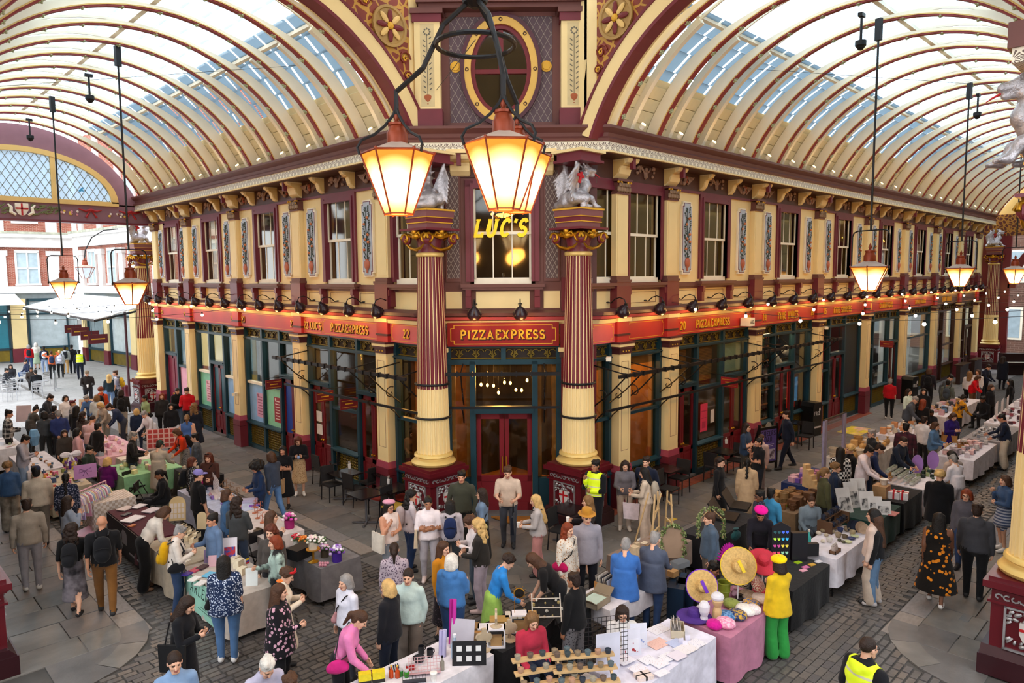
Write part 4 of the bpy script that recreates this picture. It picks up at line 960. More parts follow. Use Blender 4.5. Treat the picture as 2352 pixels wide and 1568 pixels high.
column(12.72,1.74,0,'giant fluted column at the right edge of the crossing with a maroon pedestal','silver dragon statue with red tongue on the column at the right edge',-2.75,True,1.4)
fgc=struct('trim_6',m=T(12.9,1.6,0))
part('palmette_band',MB().box(-.75,4,-4,.75,8.9,9.1),palm,fgc);part('cornice_moulding',MB().box(-.8,4,-4,.8,9.1,9.45).box(-.6,4,-4,.6,8.82,8.9),plum,fgc)
column(1.22,13.25,0,'giant column with maroon pedestal at the left edge of the crossing','silver dragon statue above the pedestal at the left edge',2.4)
column(10.55,34.3,0,'far fluted column where the left arcade opens to the street','silver dragon statue under the plum gable of the left arcade',PI/2-.3,False)
column(52.2,10.4,0,'far fluted column at the end of the right arcade','silver dragon statue at the far end of the right arcade',.4,False)
att=struct('wall_attic',m=frC)
def ovalring(a,rx0,rz0,rx1,rz1,y0,y1,zc,n=40,mi=0):
 v=[];f=[]
 for i in range(n):
  t=2*PI*i/n
  for r,z,y in ((rx0,rz0,y0),(rx1,rz1,y0),(rx1,rz1,y1),(rx0,rz0,y1)): v.append((r*math.cos(t),y,zc+z*math.sin(t)))
 for i in range(n):
  for j in range(4): f.append((4*i+j,4*((i+1)%n)+j,4*((i+1)%n)+(j+1)%4,4*i+(j+1)%4))
 return a.add(v,f,mi)
def holed(w,z0,z1,zc,rx,rz,y0,y1,n=48):
 v=[];f=[]
 for i in range(n):
  t=2*PI*i/n;cx_,cz=math.cos(t),math.sin(t)
  k=min(w/abs(cx_) if abs(cx_)>1e-6 else 9e9,((z1-zc) if cz>0 else (zc-z0))/abs(cz) if abs(cz)>1e-6 else 9e9)
  for y in(y0,y1): v.append((rx*cx_,y,zc+rz*cz));v.append((k*cx_,y,zc+k*cz))
 for i in range(n):
  a=4*i;b_=4*((i+1)%n);f+=[(a,b_,b_+1,a+1),(a+2,a+3,b_+3,b_+2),(a,a+2,b_+2,b_)]
 return MB().add(v,f)
part('lattice_wall',holed(1.22,9.66,12.1,10.88,.92,1.26,-.02,.2),mat('plum attic lattice','#57444a',.6,pat=P_lattice('#94887c',.17,.3,.06)),att)
part('attic_field',MB().box(-1.75,-1.22,0,.3,9.4,12.3).box(1.22,1.75,0,.3,9.4,12.3).box(-1.3,1.3,-.03,.25,9.4,9.66).box(-1.3,1.3,-.03,.25,12.1,12.3),plum,att)
part('oval_surround',ovalring(MB(),.97,1.31,.88,1.22,-.12,.05,10.88),mat('oval plum','#4f2630',.4),att)
part('oval_ring',ovalring(MB(),.9,1.24,.72,1.04,-.1,.05,10.88),mat('ring cream','#d8ac54',.45,var=.05),att)
part('oval_frame',ovalring(MB(),.73,1.05,.62,.94,-.04,.12,10.88).box(-.66,.66,.0,.1,10.8,10.9).box(-.06,.06,.0,.1,10.9,11.8),doorred,att)
rosette=MB()
for k in range(8): rosette.ball((.035*math.cos(k*PI/4),0,.035*math.sin(k*PI/4)),(.016,.006,.016),5)
RO=rosette.mesh('rosette',shd)
for k in range(8):
 t=k*PI/4;inst('rosette',RO,att,T(.81*math.cos(t),-.105,10.88+1.14*math.sin(t)))
part('oval_pane',MB().prism([(.64*math.cos(t*PI/16),10.88+.96*math.sin(t*PI/16)) for t in range(32)],.05,.06,'y'),paneup,att)
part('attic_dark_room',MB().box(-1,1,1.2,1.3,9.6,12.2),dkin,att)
for s in(-1,1):
 part('gold_stud',MB().lathe([(.13,0),(.13,.02),(.09,.03),(.085,.05),(0.01,.05)],16).xf(Matrix.Rotation(PI/2,4,'X')).xf(T(s*1.08,-.03,10.95)),[goldp],att)
 a=MB().box(s*1.72-.3,s*1.72+.3,-.3,.1,9.9,11.92,0).box(s*1.72-.34,s*1.72+.34,-.34,.1,9.45,9.92,1).box(s*1.72-.34,s*1.72+.34,-.34,.1,11.9,12.08,1).box(s*1.72-.38,s*1.72+.38,-.38,.1,12.08,12.2,2)
 part('attic_pilaster',a,[cream,maroon,plum],att)
 a=MB();r=random.Random(2);x0=s*1.72
 a.box(x0-.16,x0+.16,-.304,-.3,9.98,11.86,2);a.lathe([(.02,0),(.05,.02),(.03,.05),(.09,.14),(.1,.2),(.05,.24)],10,(x0,-.3,10.02),1,sy=.1);a.tube([(x0,-.306,10.25),(x0,-.306,11.6)],.008,4)
 for k in range(22):
  z=10.32+.058*k;t=1 if k%2 else -1;i=len(a.v);a.ball((0,0,0),(.05,.004,.015),5,0);a.xf(T(x0+t*.07,-.306,z)@Matrix.Rotation(-t*.7,4,'Y'),i)
 for k in range(8):a.ball((x0+.07*math.cos(k*PI/4),-.306,11.68+.07*math.sin(k*PI/4)),(.025,.004,.025),5,0)
 part('painted_arabesque',a,[mat('painted grey green','#6a6456',.6),mat('painted rust','#a3552e',.6),mat('arabesque ground','#cdb98a',.6)],att)
ent=struct('trim_3',m=frC)
part('attic_entablature',MB().box(-1.9,1.9,-.35,.2,12.2,12.3).box(-1.95,1.95,-.45,.2,12.3,12.42),plum,ent)
part('attic_cream_line',MB().box(-1.97,1.97,-.47,.2,12.42,12.46),cream,ent)
part('attic_gold_frieze',MB().box(-1.9,1.9,-.42,.2,12.46,13.2),mat('gilt crown frieze','#3a1218',.5,pat=P_scroll('#c8942a',5.,.16)),ent)
CX,CZ,RV=6.0,7.37,4.58
A0,A1=math.radians(26.5),math.radians(153.5)
ribc=mat('glare lightened roof cream','#f6eed8',.5,var=.03)  # cream paint whitened to stand in for the overexposed roof light
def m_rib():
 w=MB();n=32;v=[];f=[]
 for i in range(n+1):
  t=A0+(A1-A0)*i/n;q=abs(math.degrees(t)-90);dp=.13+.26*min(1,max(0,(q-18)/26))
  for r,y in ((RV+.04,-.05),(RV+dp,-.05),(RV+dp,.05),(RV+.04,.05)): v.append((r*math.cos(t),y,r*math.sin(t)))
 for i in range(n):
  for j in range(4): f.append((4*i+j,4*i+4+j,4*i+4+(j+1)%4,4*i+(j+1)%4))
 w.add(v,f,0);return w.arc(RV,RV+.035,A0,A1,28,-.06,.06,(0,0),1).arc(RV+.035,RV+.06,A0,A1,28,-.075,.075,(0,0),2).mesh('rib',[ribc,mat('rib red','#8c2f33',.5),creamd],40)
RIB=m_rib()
BOSS=MB()
for k in range(5): BOSS.ball((.045*math.cos(k*1.257),.045*math.sin(k*1.257),0),(.035,.035,.02),6)
BOSS.ball((0,0,-.02),.03,6);BOSS=BOSS.mesh('boss',mat('pale green boss','#a9ad86',.6,var=.2),180)
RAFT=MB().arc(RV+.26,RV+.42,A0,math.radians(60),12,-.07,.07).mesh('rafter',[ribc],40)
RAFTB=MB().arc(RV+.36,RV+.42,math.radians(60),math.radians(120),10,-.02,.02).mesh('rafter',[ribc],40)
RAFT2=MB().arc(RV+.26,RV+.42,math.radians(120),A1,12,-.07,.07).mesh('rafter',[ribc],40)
def boards(sp):
 a=MB()
 for s in(0,1):
  for k in range(4):
   t=math.radians(25+3.6*k);t1=t+math.radians(3.4)
   if s: t,t1=PI-t1,PI-t
   a.arc(RV+.4,RV+.44,t,t1,1,.05,sp-.05)
  a.arc(RV+.45,RV+.5,math.radians(24) if not s else math.radians(139),math.radians(41) if not s else math.radians(156),5,.0,sp)
 return a.mesh('boarding',mat('cream boarding','#e9ddb4',.55,var=.06,bump=.05))
def glasspane(sp,ang,n2):
 a=MB();t=math.radians(ang);w=sp/2-.1;R=RV+.46
 for s in (0,):
  p0=Vector((math.cos(t),0,math.sin(t)))*(R-.0);t1=t+math.radians(6.3);p1=Vector((math.cos(t1),0,math.sin(t1)))*(R+.07)
  n_=Vector((math.cos(t),0,math.sin(t)))*.008
  v=[];
  for y in(-w/2,w/2):
   for p in (p0,p1): v+=[tuple(p+Vector((0,y,0))),tuple(p+n_+Vector((0,y,0)))]
  a.add(v,[(0,2,6,4),(1,5,7,3),(0,1,3,2),(4,6,7,5),(0,4,5,1),(2,3,7,6)])
 return a.mesh('roof_pane',roofw if abs(ang+3-90)>27 else roofg)
UPL=MB().lathe([(.05,0),(.07,.03),(.07,.14),(.05,.15)],10).mesh('uplight_body',white);UPG=MB().lathe([(.045,.15),(.06,.16),(.01,.165)],10).mesh('uplight_glass',glow('uplight glow','#ffd27a',30.))
NP=[0]
def vault(name,xf,ribs,side,upl,lim):
 vt=struct('ceiling',m=xf)
 sp=ribs[1]-ribs[0];BM=boards(sp);angs=[40+6*k for k in range(17)];PM=[glasspane(sp,a,0) for a in angs]
 rest_=MB()
 for k,y in enumerate(ribs):
  ro=inst('rib',RIB,vt,T(0,y,0))
  for q in range(13):
   t=math.radians(30+10*q+(5 if k%2 else 0))
   if t>A1: continue
   if k<lim: inst('boss',BOSS,ro,T(RV*math.cos(t),0,RV*math.sin(t),0,0,-(t-PI/2)+PI*0))
  if k==len(ribs)-1: break
  yc=y+sp/2
  for me in (RAFT,RAFT2,RAFTB): inst('rafter',me,vt,T(0,yc,0))
  inst('boarding',BM,vt,T(0,y,0))
  for i,pm in enumerate(PM):
   for s in(-1,1):
    if k<lim*.62 and NP[0]<300: inst('roof_pane',pm,vt,T(0,yc+s*sp/4,0));NP[0]+=1
    else:
     o_=len(rest_.v)
     rest_.v+=[(v.co.x,v.co.y+yc+s*sp/4,v.co.z) for v in pm.vertices];rest_.f+=[tuple(j+o_ for j in p.vertices) for p in pm.polygons];rest_.m+=[int(abs(angs[i]+3-90)>27)]*6
  if upl:
   t=math.radians(27.5);u=inst('uplight',None,vt,T(side*(RV+.02)*math.cos(t),yc,(RV+.02)*math.sin(t),0,0,-.75*side))
   inst('uplight_body',UPL,u);inst('uplight_glass',UPG,u)
 part('roof_panes_far',rest_,[roofg,roofw],vt,kind='stuff')
 part('purlin',MB().box(-.06,.06,ribs[0],ribs[-1],RV+.3,RV+.4).box(-2.6,-2.48,ribs[0],ribs[-1],RV*.88+.3,RV*.88+.42).box(2.48,2.6,ribs[0],ribs[-1],RV*.88+.3,RV*.88+.42),white,vt)
 return vt
xfL=T(CX,0,CZ);xfR=T(0,6.2,CZ,PI/2)@Matrix.Diagonal((1,1,1,1))
ribL=[14.27+1.53*k for k in range(13)]
ribR=[13.7+1.655*k for k in range(24)]
vL=vault('vault_left',xfL,ribL,1,True,13)
vR=vault('vault_right',T(0,6.2,CZ,-PI/2),ribR,-1,True,12)
for y in ribL[:-1]: lamp('uplight_lamp',(9.98,y+.76,9.56),'#ffb850',48,.06,spot=1.5,aim=(-.3,0,.95))
for x in ribR[:-1]: lamp('uplight_lamp',(x+.83,10.18,9.56),'#ffb850',60,.06,spot=1.5,aim=(0,-.3,.95))
def crossarch(name,xf):
 o=struct(name,m=xf)
 part('arch_band',MB().arc(4.74,5.12,math.radians(22),math.radians(158),32,-.25,.25,(0,0),0),cream,o)
 part('arch_line',MB().arc(4.68,4.76,math.radians(22),math.radians(158),32,-.28,.1,(0,0),0).arc(5.1,5.16,math.radians(22),math.radians(158),32,-.28,.1,(0,0),0),maroon,o)
 a=MB();n=14;W_=4.75
 for s in(-1,1):
  v=[];f=[]
  for i in range(n+1):
   t=math.radians(24+66*i/n);px_,pz=5.12*math.cos(t),5.12*math.sin(t)
   for y in(-.12,.12): v+=[(s*px_,y,pz),(s*max(W_,px_),y,max(pz,2.2) if px_<W_ else pz)] if False else [(s*px_,y,pz),(s*px_,y,5.2)]
  for i in range(n):
   b_=4*i;f+=[(b_,b_+4,b_+5,b_+1),(b_+2,b_+3,b_+7,b_+6)]
  a.add(v,f,0)
  a.box(*sorted((s*4.6,s*5.1)),-.12,.12,2.0,5.2,0)
 part('spandrel_wall',a,cream,o)
 for s in(-1,1):
  rd=MB();cxx,czz=s*3.72,4.28
  v=[];f=[];m=10
  for i in range(m+1):
   t=math.radians(36+44*i/m);px_,pz=5.2*math.cos(t),5.2*math.sin(t)
   v+=[(s*px_,-.16,pz),(s*4.28,-.16,pz) if i<6 else (s*max(px_,min(4.28,px_+2)),-.16,min(5.12,pz+.1+max(0,4.28-px_)))]
  for i in range(m): f.append((2*i,2*i+2,2*i+3,2*i+1))
  rd.add(v,f,0)
  part('spandrel_plate',rd,mat('rust spandrel','#7e3322',.5,pat=P_scroll('#b98a36',4.,.09)),o)
  r2=MB().lathe([(.46,0),(.46,.06),(.4,.06),(.38,.03),(0.01,.03)],24)
  for k in range(8):
   i=len(r2.v);r2.ball((0,0,0),(.07,.03,.15),8,2 if k%2 else 3);r2.xf(Matrix.Rotation(k*PI/4,4,'Z')@T(0,.22,.06)@Matrix.Rotation(PI/2,4,'X'),i)
  r2.ball((0,0,.07),(.09,.09,.05),8,1)
  r2.xf(T(cxx,-.17,czz)@Matrix.Rotation(PI/2,4,'X'));part('roundel',r2,[mat('roundel tan','#a8854a',.5),goldp,creamd,mat('roundel maroon','#6d1c20',.5)],o)
  for (dx,dz,rr) in ((-.62,.42,.2),(.42,-.62,.17),(.5,-1.0,.12)):
   b2=MB();b2.tube([(cxx+s*dx+rr*(1-k/14)*math.cos(k*.7),-.18,czz+dz+rr*(1-k/14)*math.sin(k*.7)) for k in range(13)],.025,5)
   for k in range(6): b2.ball((cxx+s*dx+.045*math.cos(k),-.19,czz+dz+.045*math.sin(k)),(.03,.015,.03),5,1)
   part('scroll',b2,[mat('rust scroll','#7e3322'),goldp],o)
 return o
crossarch('trim_4',T(6.0,13.95,CZ))
crossarch('trim_5',T(13.25,6.2,CZ,-PI/2))
gab=struct('wall_gable',m=T(6.0,33.35,0))
a=MB();n=30;v=[];f=[]
for i in range(n+1):
 t=math.radians(24+132*i/n)
 x,z=4.62*math.cos(t),CZ+4.62*math.sin(t)
 zi=max(9.1,9.1+math.sqrt(max(0,1-(x/3.45)**2))*2.02) if abs(x)<3.3 else None
 for y in(0,.3): v+=[(x,y,z),(x,y,zi if zi else 9.05)]
for i in range(n): b_=4*i;f+=[(b_,b_+4,b_+5,b_+1),(b_+2,b_+3,b_+7,b_+6),(b_+1,b_+5,b_+7,b_+3)]
a.add(v,f);a.box(-4.9,4.9,0,.3,8.35,9.1);part('gable_wall',a,mauve,gab)
part('gable_beam_edge',MB().box(-4.9,4.9,-.06,.36,8.28,8.36),maroon,gab)
def flatarch(r0x,r0z,r1x,r1z,y0,y1,n=24):
 a=MB();v=[];f=[]
 for i in range(n+1):
  t=PI*i/n
  for rx,rz,y in ((r0x,r0z,y0),(r1x,r1z,y0),(r1x,r1z,y1),(r0x,r0z,y1)): v.append((rx*math.cos(t),y,9.14+rz*math.sin(t)))
 for i in range(n):
  for j in range(4): f.append((4*i+j,4*i+4+j,4*i+4+(j+1)%4,4*i+(j+1)%4))
 return a.add(v,f)
part('lunette_frame',flatarch(3.45,2.02,3.2,1.82,-.1,.1).box(-3.45,3.45,-.1,.1,9.02,9.2).box(1.05,1.22,-.08,.1,9.15,10.95).box(-1.22,-1.05,-.08,.1,9.15,10.95),creamd,gab)
lu=part('lunette_pane',MB().prism([(3.22*math.cos(PI*i/24),9.16+1.84*math.sin(PI*i/24)) for i in range(25)],.04,.05,'y'),glass('lunette glass','#dfeefa',.25,diff='#dcebf6'),gab)
a=MB()
def inl(x,z): return abs(x)<3.15 and 9.18<z<9.16+1.8*math.sqrt(max(0,1-(x/3.2)**2))
for k in range(-24,25):
 for s in(-1,1):
  pts=[]
  for j in range(0,41):
   z=9.16+.045*j;x=k*.28+s*(z-9.16)*.62
   if inl(x,z): pts.append((x,-.01,z))
  if len(pts)>1:
   d=.012;(x0,_,z0),(x1,_,z1)=pts[0],pts[-1];a.add([(x0-d,-.02,z0),(x0+d,-.02,z0),(x1+d,-.02,z1),(x1-d,-.02,z1),(x0-d,.02,z0),(x0+d,.02,z0),(x1+d,.02,z1),(x1-d,.02,z1)],[(0,1,2,3),(0,3,7,4),(1,5,6,2),(3,2,6,7)])
part('lunette_lattice',a,mat('grey lattice bar','#8d9088',.5),gab)
def garland():
 r=random.Random(4);g=MB()
 for k in range(70):
  s=1 if k%2 else -1;x=s*r.uniform(.35,1.35);z=8.72+r.uniform(-.16,.16)*(1.5-abs(x)*.5);i=len(g.v);g.ball((0,0,0),(.1,.02,.03),6,0);g.xf(T(x,-.03,z)@Matrix.Rotation(r.uniform(-1,1),4,'Y'),i)
 for k in range(34):
  s=1 if k%2 else -1;x=s*(1.4+ r.choice((0,.28,.55,1.75,2.05,2.2))+r.uniform(-.08,.08));g.ball((x,-.04,8.68+r.uniform(-.08,.06)),(.055,.03,.055),6,1+k%3)
 for s in(-1,1):
  for x0 in(2.4,3.9):
   g.tube([(s*(x0-.45),-.05,8.86),(s*(x0-.2),-.06,8.78),(s*x0,-.06,8.84),(s*(x0+.2),-.06,8.78),(s*(x0+.4),-.05,8.84)],[.02,.05,.06,.05,.02],6,4)
   for t in(-1,1): g.tube([(s*x0,-.06,8.82),(s*x0+t*.12,-.06,8.65),(s*x0+t*.2,-.06,8.52)],[.02,.035,.05],6,4)
 return g
part('garland',garland(),[mat('garland leaf','#6d7348',.6),C('#e8d9cf'),C('#d8b44a'),C('#c98a92'),mat('ribbon red','#a01c24',.5)],gab)
sh_=part('shield',MB().prism([(-.22,8.95),(.22,8.95),(.22,8.7),(.12,8.52),(0,8.46),(-.12,8.52),(-.22,8.7)],-.1,0,'y'),C('#e9e0cf'),gab)
part('red_cross',MB().box(-.03,.03,-.12,-.08,8.48,8.94).box(-.21,.21,-.12,-.08,8.72,8.78),MATS['heraldic red'],sh_)
for s in(-1,1): part('supporter',MB().tube([(s*.2,-.06,8.5),(s*.36,-.08,8.6),(s*.34,-.08,8.78),(s*.45,-.07,8.9)],[.05,.07,.06,.03],6),white,gab)
part('bird_sticker',MB().prism([(2.0,9.6),(2.12,9.72),(2.22,9.75),(2.14,9.64),(2.24,9.55),(2.1,9.58),(2.02,9.52)],-.03,-.025,'y'),mat('sky blue bird','#3f9ccf',.5),gab)
fe=struct('wall_far',m=T(52.4,6.2,0,-PI/2))
part('end_beam',MB().box(-5,5,0,.3,8.2,9.5),mat('end beam','#5a2a1c',.5,pat=P_scroll('#a8742c',5.,.12)),fe)
part('end_arch',MB().arc(3.1,3.5,0,PI,20,0,.3,(0,5.0)).box(-5,-3.4,0,.3,0,8.2).box(3.4,5,0,.3,0,8.2),doorred,fe)
part('end_lunette',MB().arc(.02,4.7,math.radians(24),math.radians(156),20,.1,.3,(0,CZ)),creamd,fe)
a=MB();OC=[(6+8.2*math.cos(PI/8+k*PI/4),6.2+8.2*math.sin(PI/8+k*PI/4)) for k in range(8)];IC=[(6+3.4*math.cos(PI/8+k*PI/4),6.2+3.4*math.sin(PI/8+k*PI/4)) for k in range(8)]
a.add([(x,y,13.2) for x,y in OC]+[(x,y,15.6) for x,y in IC],[(k,(k+1)%8,8+(k+1)%8,8+k) for k in range(8)])
cd=struct('ceiling',a,cream)  # unseen crossing roof, added to cut daylight and darken the ground
part('lantern_glazing',MB().add([(x,y,15.6) for x,y in IC]+[(6,6.2,17)],[(k,(k+1)%8,8) for k in range(8)]),roofg,cd)
bb=thing('far_building','brown brick building beyond the far end of the right arcade','building',T(63,4,0,-PI/2))
part('brick_wall',MB().box(-14,14,0,.5,0,16),mat('far brown brick','#6a4a3c',.8,var=.15,pat=P_brick('#5c4034','#8a7468',1.,.5,.16)),bb)
for k in range(7):
 for z in (1,5.2,9.2): w_=part('window',MB().box(-11.5+3.4*k,-10+3.4*k,-.05,.1,z,z+2.4),white,bb);part('pane',MB().box(-11.35+3.4*k,-10.15+3.4*k,-.07,-.05,z+.15,z+2.25),C('#9fb0b8',.15),w_)
op=struct('wall_opposite')  # unseen opposite and camera-side walls, added only for light and reflections
part('opposite_wall',MB().box(1.0,1.3,14.6,33.3,5.0,9.5).box(1.0,1.3,14.6,33.3,0,4.3,1).box(14.2,52,1.1,1.4,5.0,9.5).box(14.2,52,1.1,1.4,0,4.3,1).box(1.0,1.3,14.6,33.3,4.3,5.0,2).box(14.2,52,1.1,1.4,4.3,5.0,2),[cream,teal,red],op)
part('corner_block',MB().obox((-.75,-.75,4.6),(6.5,.3,9.2),Matrix.Rotation(-PI/4,3,'Z')).obox((-.75,-.75,12.2),(6.5,.3,1.2),Matrix.Rotation(-PI/4,3,'Z')).box(-12,-1.9,1.0,1.2,0,12.5).box(.9,1.1,-12,-2,0,12.5).box(-12,.9,12.4,12.6,0,12.5).box(12.3,12.5,-12,.4,0,12.5),mat('opposite front paint','#a08060',.6,var=.2),op)
# ================================================================== lamps and ironwork
lampglass=lampmat('lit lantern glass')
lampred=mat('lantern copper red','#8a3a1e',.4,metal=.3,var=.2)
dustcap=mat('dusty lantern top','#b09a8c',.7,var=.15)
def lantern(w,h,n=6):
 R=w/2;r=w*.19
 g=MB();f=MB();P=lambda rr,z,k:(rr*math.cos(2*PI*k/n),rr*math.sin(2*PI*k/n),z)
 panes=[]
 for k in range(n):
  panes.append(MB().add([P(R*.97,-.01,k),P(R*.97,-.01,k+1),P(r,-h,k+1),P(r,-h,k)],[(0,1,2,3)]).mesh('lantern_pane',lampglass))
  f.tube([P(R,0,k),P(r*1.03,-h,k)],.013,5);f.tube([P(R,0,k),P(R,0,k+1)],.016,5);f.tube([P(r,-h,k),P(r,-h,k+1)],.014,5);f.ball(P(R,.01,k),.025,5);f.ball(P(r,-h-.01,k),.016,5)
 base=MB().add([P(r,-h,k) for k in range(n)],[tuple(range(n))]).mesh('lantern_pane',lampglass)
 top=MB().lathe([(R,0),(R*.96,.02),(R*.3,.14)],6).mesh('lantern_roof',dustcap)
 ch=MB().lathe([(.14,.13),(.14,.27),(.12,.3),(.1,.36),(.12,.37),(.12,.4),(.05,.41),(.03,.44),(.045,.48),(.02,.54),(.005,.58)],12).mesh('lantern_chimney',lampred,50)
 return panes,base,f.mesh('lantern_frame',lampred),top,ch
LN=lantern(.92,.56);LC=lantern(.98,.8)
def put_lantern(o,L,m=Matrix.Identity(4)):
 for me in L[0]+[L[1]]: inst('lantern_pane',me,o,m)
 inst('lantern_frame',L[2],o,m);inst('lantern_roof',L[3],o,m);inst('lantern_chimney',L[4],o,m)
HANG=MB().tube([(-.5,0,0),(-.5,0,.75),(-.46,0,.84),(-.36,0,.88),(.36,0,.88),(.46,0,.84),(.5,0,.75),(.5,0,0)],.017,6).ball((-.5,0,-.02),.035,6).ball((.5,0,-.02),.035,6).mesh('hanger',iron)
def pendant(x,y,z,lb,rz,top):
 o=thing('pendant_lantern',lb,'lantern',T(x,y,z,rz))
 put_lantern(o,LN);inst('hanger',HANG,o)
 part('rod',MB().tube([(0,0,.88),(0,0,top-z)],.025,6).box(-.07,.07,-.05,.05,top-z-.5,top-z,0),iron,o)
 lamp('lantern_lamp',(x,y,z-.75),'#ffb04e',190,.2)
pendant(6,20.5,5.88,'nearer lit lantern hanging in the left arcade',PI*.1,11.95)
pendant(6,27.5,5.9,'farther lit lantern hanging in the left arcade',PI*.1,11.95)
pendant(18.3,6.2,6.14,'nearer lit lantern hanging in the right arcade',PI*.4,11.95)
pendant(26.5,6.2,6.12,'farther lit lantern hanging in the right arcade',PI*.4,11.95)
pendant(34.7,6.2,6.1,'distant lit lantern at the right edge of the right arcade',PI*.4,11.95)
chd=thing('lantern_chandelier','three large lit lanterns on twisted black iron arms over the crossing','chandelier',T(6.45,7.2,0))
hub=MB();
part('hub',MB().lathe([(.05,9.5),(.16,9.56),(.2,9.7),(.1,9.8),(.05,9.95)],10),iron,chd)
part('stem',MB().tube([(0,0,9.8),(0,0,13.0)],.05,6),iron,chd)
part('ring',MB().tube([(.52*math.cos(t*PI/16),.52*math.sin(t*PI/16),9.03) for t in range(32)],.032,6,0,True),iron,chd)
for (lx,ly,lz) in ((6.2,6.42,7.62),(5.72,7.98,7.64),(7.38,7.36,7.72)):
 dx,dy=lx-6.45,ly-7.2;L_=math.hypot(dx,dy);ux,uy=dx/L_,dy/L_
 arm=MB().tube([(ux*.04,uy*.04,9.75),(ux*.12,uy*.12,9.55),(ux*.42,uy*.42,9.3),(ux*.56,uy*.56,9.03),(ux*.7,uy*.7,8.75),(dx,dy,8.45),(dx,dy,8.15)],.034,6)
 part('arm',arm,iron,chd)
 ln_=inst('lantern',None,chd,T(dx,dy,lz,.35))
 put_lantern(ln_,LC)
 for k in range(3):
  t=k*2*PI/3+.2;c_,s_=math.cos(t),math.sin(t)
  part('hanger',MB().tube([(0,0,.62),(.05*c_,.05*s_,.5),(.16*c_,.16*s_,.36),(.3*c_,.3*s_,.24),(.47*c_,.47*s_,.16),(.53*c_,.53*s_,.06),(.5*c_,.5*s_,-.03)],.02,6),iron,ln_)
 lamp('lantern_lamp',(lx,ly,lz-1.0),'#ffb04e',80,.25)
for k,(x,y) in enumerate(((6,23.2),(6,31.0))):
 o=thing('hanging_speaker',('nearer','farther')[k]+' black camera on a short drop rod under the left vault','camera',T(x,y,11.0));part('drop_rod',MB().tube([(0,0,.15),(0,0,.75)],.03,6).box(-.1,.1,-.05,.05,.72,.8),iron,o);part('camera_dome',MB().lathe([(.09,.06),(.12,.1),(.12,.2),(.05,.22)],12).ball((0,0,.08),.09,10),iron,o)
for k,(x,y) in enumerate(((17.2,6.2),(27.6,6.2))):
 o=thing('hanging_speaker',('nearer','farther')[k]+' black camera on a short drop rod under the right vault','camera',T(x,y,11.0));part('drop_rod',MB().tube([(0,0,.15),(0,0,.75)],.03,6).box(-.1,.1,-.05,.05,.72,.8),iron,o);part('camera_dome',MB().lathe([(.09,.06),(.12,.1),(.12,.2),(.05,.22)],12).ball((0,0,.08),.09,10),iron,o)
GNA=MB().tube([(0,.02,.0),(0,-.1,.0),(0,-.22,.1),(0,-.36,.14),(0,-.5,.1),(0,-.56,-.02)],.014,6).lathe([(.05,0),(.05,.02),(.02,.03)],10).box(-.03,.03,-.6,-.52,-.06,0).mesh('swan_neck',iron,50)
GNS=MB().lathe([(.04,.0),(.06,-.02),(.12,-.08),(.17,-.16),(.18,-.22),(.15,-.29),(.12,-.32)],14).xf(T(0,-.56,-.04,0,.5)).mesh('lamp_shade',mat('dark plum enamel','#2c1a20',.25,var=.1),50)
GNB=MB().ball((0,-.5,-.26),.07,8).mesh('lamp_bulb',glow('fascia lamp glow','#ffdca0',14.))
def swan(fr,s,k,side):
 o=thing('swan_neck_lamp',f'dark swan-neck fascia lamp on the {side}, {ORD[k]} from the {"left" if side!="right wing" else "corner"}','lamp',fr@T(s,-.02,5.3),'swan-neck lamps along the '+side)
 inst('swan_neck',GNA,o);inst('lamp_shade',GNS,o);inst('lamp_bulb',GNB,o)
ls=[-32.9+1.35*k for k in range(14)]
for k,s in enumerate(ls): swan(frL,s,k,'left wing')
rs=[14.2+1.62*k for k in range(23)]
for k,s in enumerate(rs): swan(frR,s,k,'right wing')
for k,s in enumerate((-.68,.42)): swan(frC,s,k,'corner bay')
for k in range(14): lamp('fascia_lamp',(10.18,32.9-1.35*k,4.95),'#ffc470',20,.12)
for k in range(23): lamp('fascia_lamp',(14.2+1.62*k,10.43,4.95),'#ffc470',20,.12)
lamp('fascia_lamp',(11.15,12.6,4.95),'#ffc070',16,.12);lamp('fascia_lamp',(11.95,11.8,4.95),'#ffc070',16,.12)
FB_=MB().ball((0,0,-.06),.045,8).mesh('bulb_glass',glow('festoon glow','#fff1d8',10.));FS=MB().lathe([(.02,-.03),(.025,0),(.02,.04)],8).mesh('socket',iron)
def festoon(a,b,n,sag,lb,grp):
 a=Vector(a);b=Vector(b)
 o=thing('festoon_string',lb,'string lights',T(*a),grp)
 pts=[]
 for i in range(n*2+1):
  t=i/(n*2);p=(b-a)*t;p.z-=sag*4*t*(1-t);pts.append(p)
 part('cable',MB().tube(pts,.008,4),iron,o)
 for i in range(n):
  p=pts[2*i+1];bo=inst('socket',FS,o,T(p.x,p.y,p.z-.03));inst('bulb_glass',FB_,bo)
for k in range(8):
 x=16.5+4.2*k;festoon((x,10.6,5.25),(x+2.0,1.6,5.25),7,.35,f'festoon of white bulbs slung across the right arcade, {["nearest","second","third","fourth","fifth","sixth","seventh","farthest"][k]} from the crossing','festoons across the right arcade')
for k in range(3):
 y=22+4.5*k;festoon((10.4,y,5.15),(1.6,y+1.5,5.15),7,.3,f'festoon of white bulbs slung across the left arcade, {["nearest","middle","farthest"][k]}','festoons across the left arcade')
for k in range(4):
 y=36.2+3.2*k;festoon((12.2,y,4.7),(3,y+2,4.6),8,.2,f'festoon of white bulbs over the street beyond the left arcade, {["nearest","second","third","farthest"][k]}','festoons over the street')
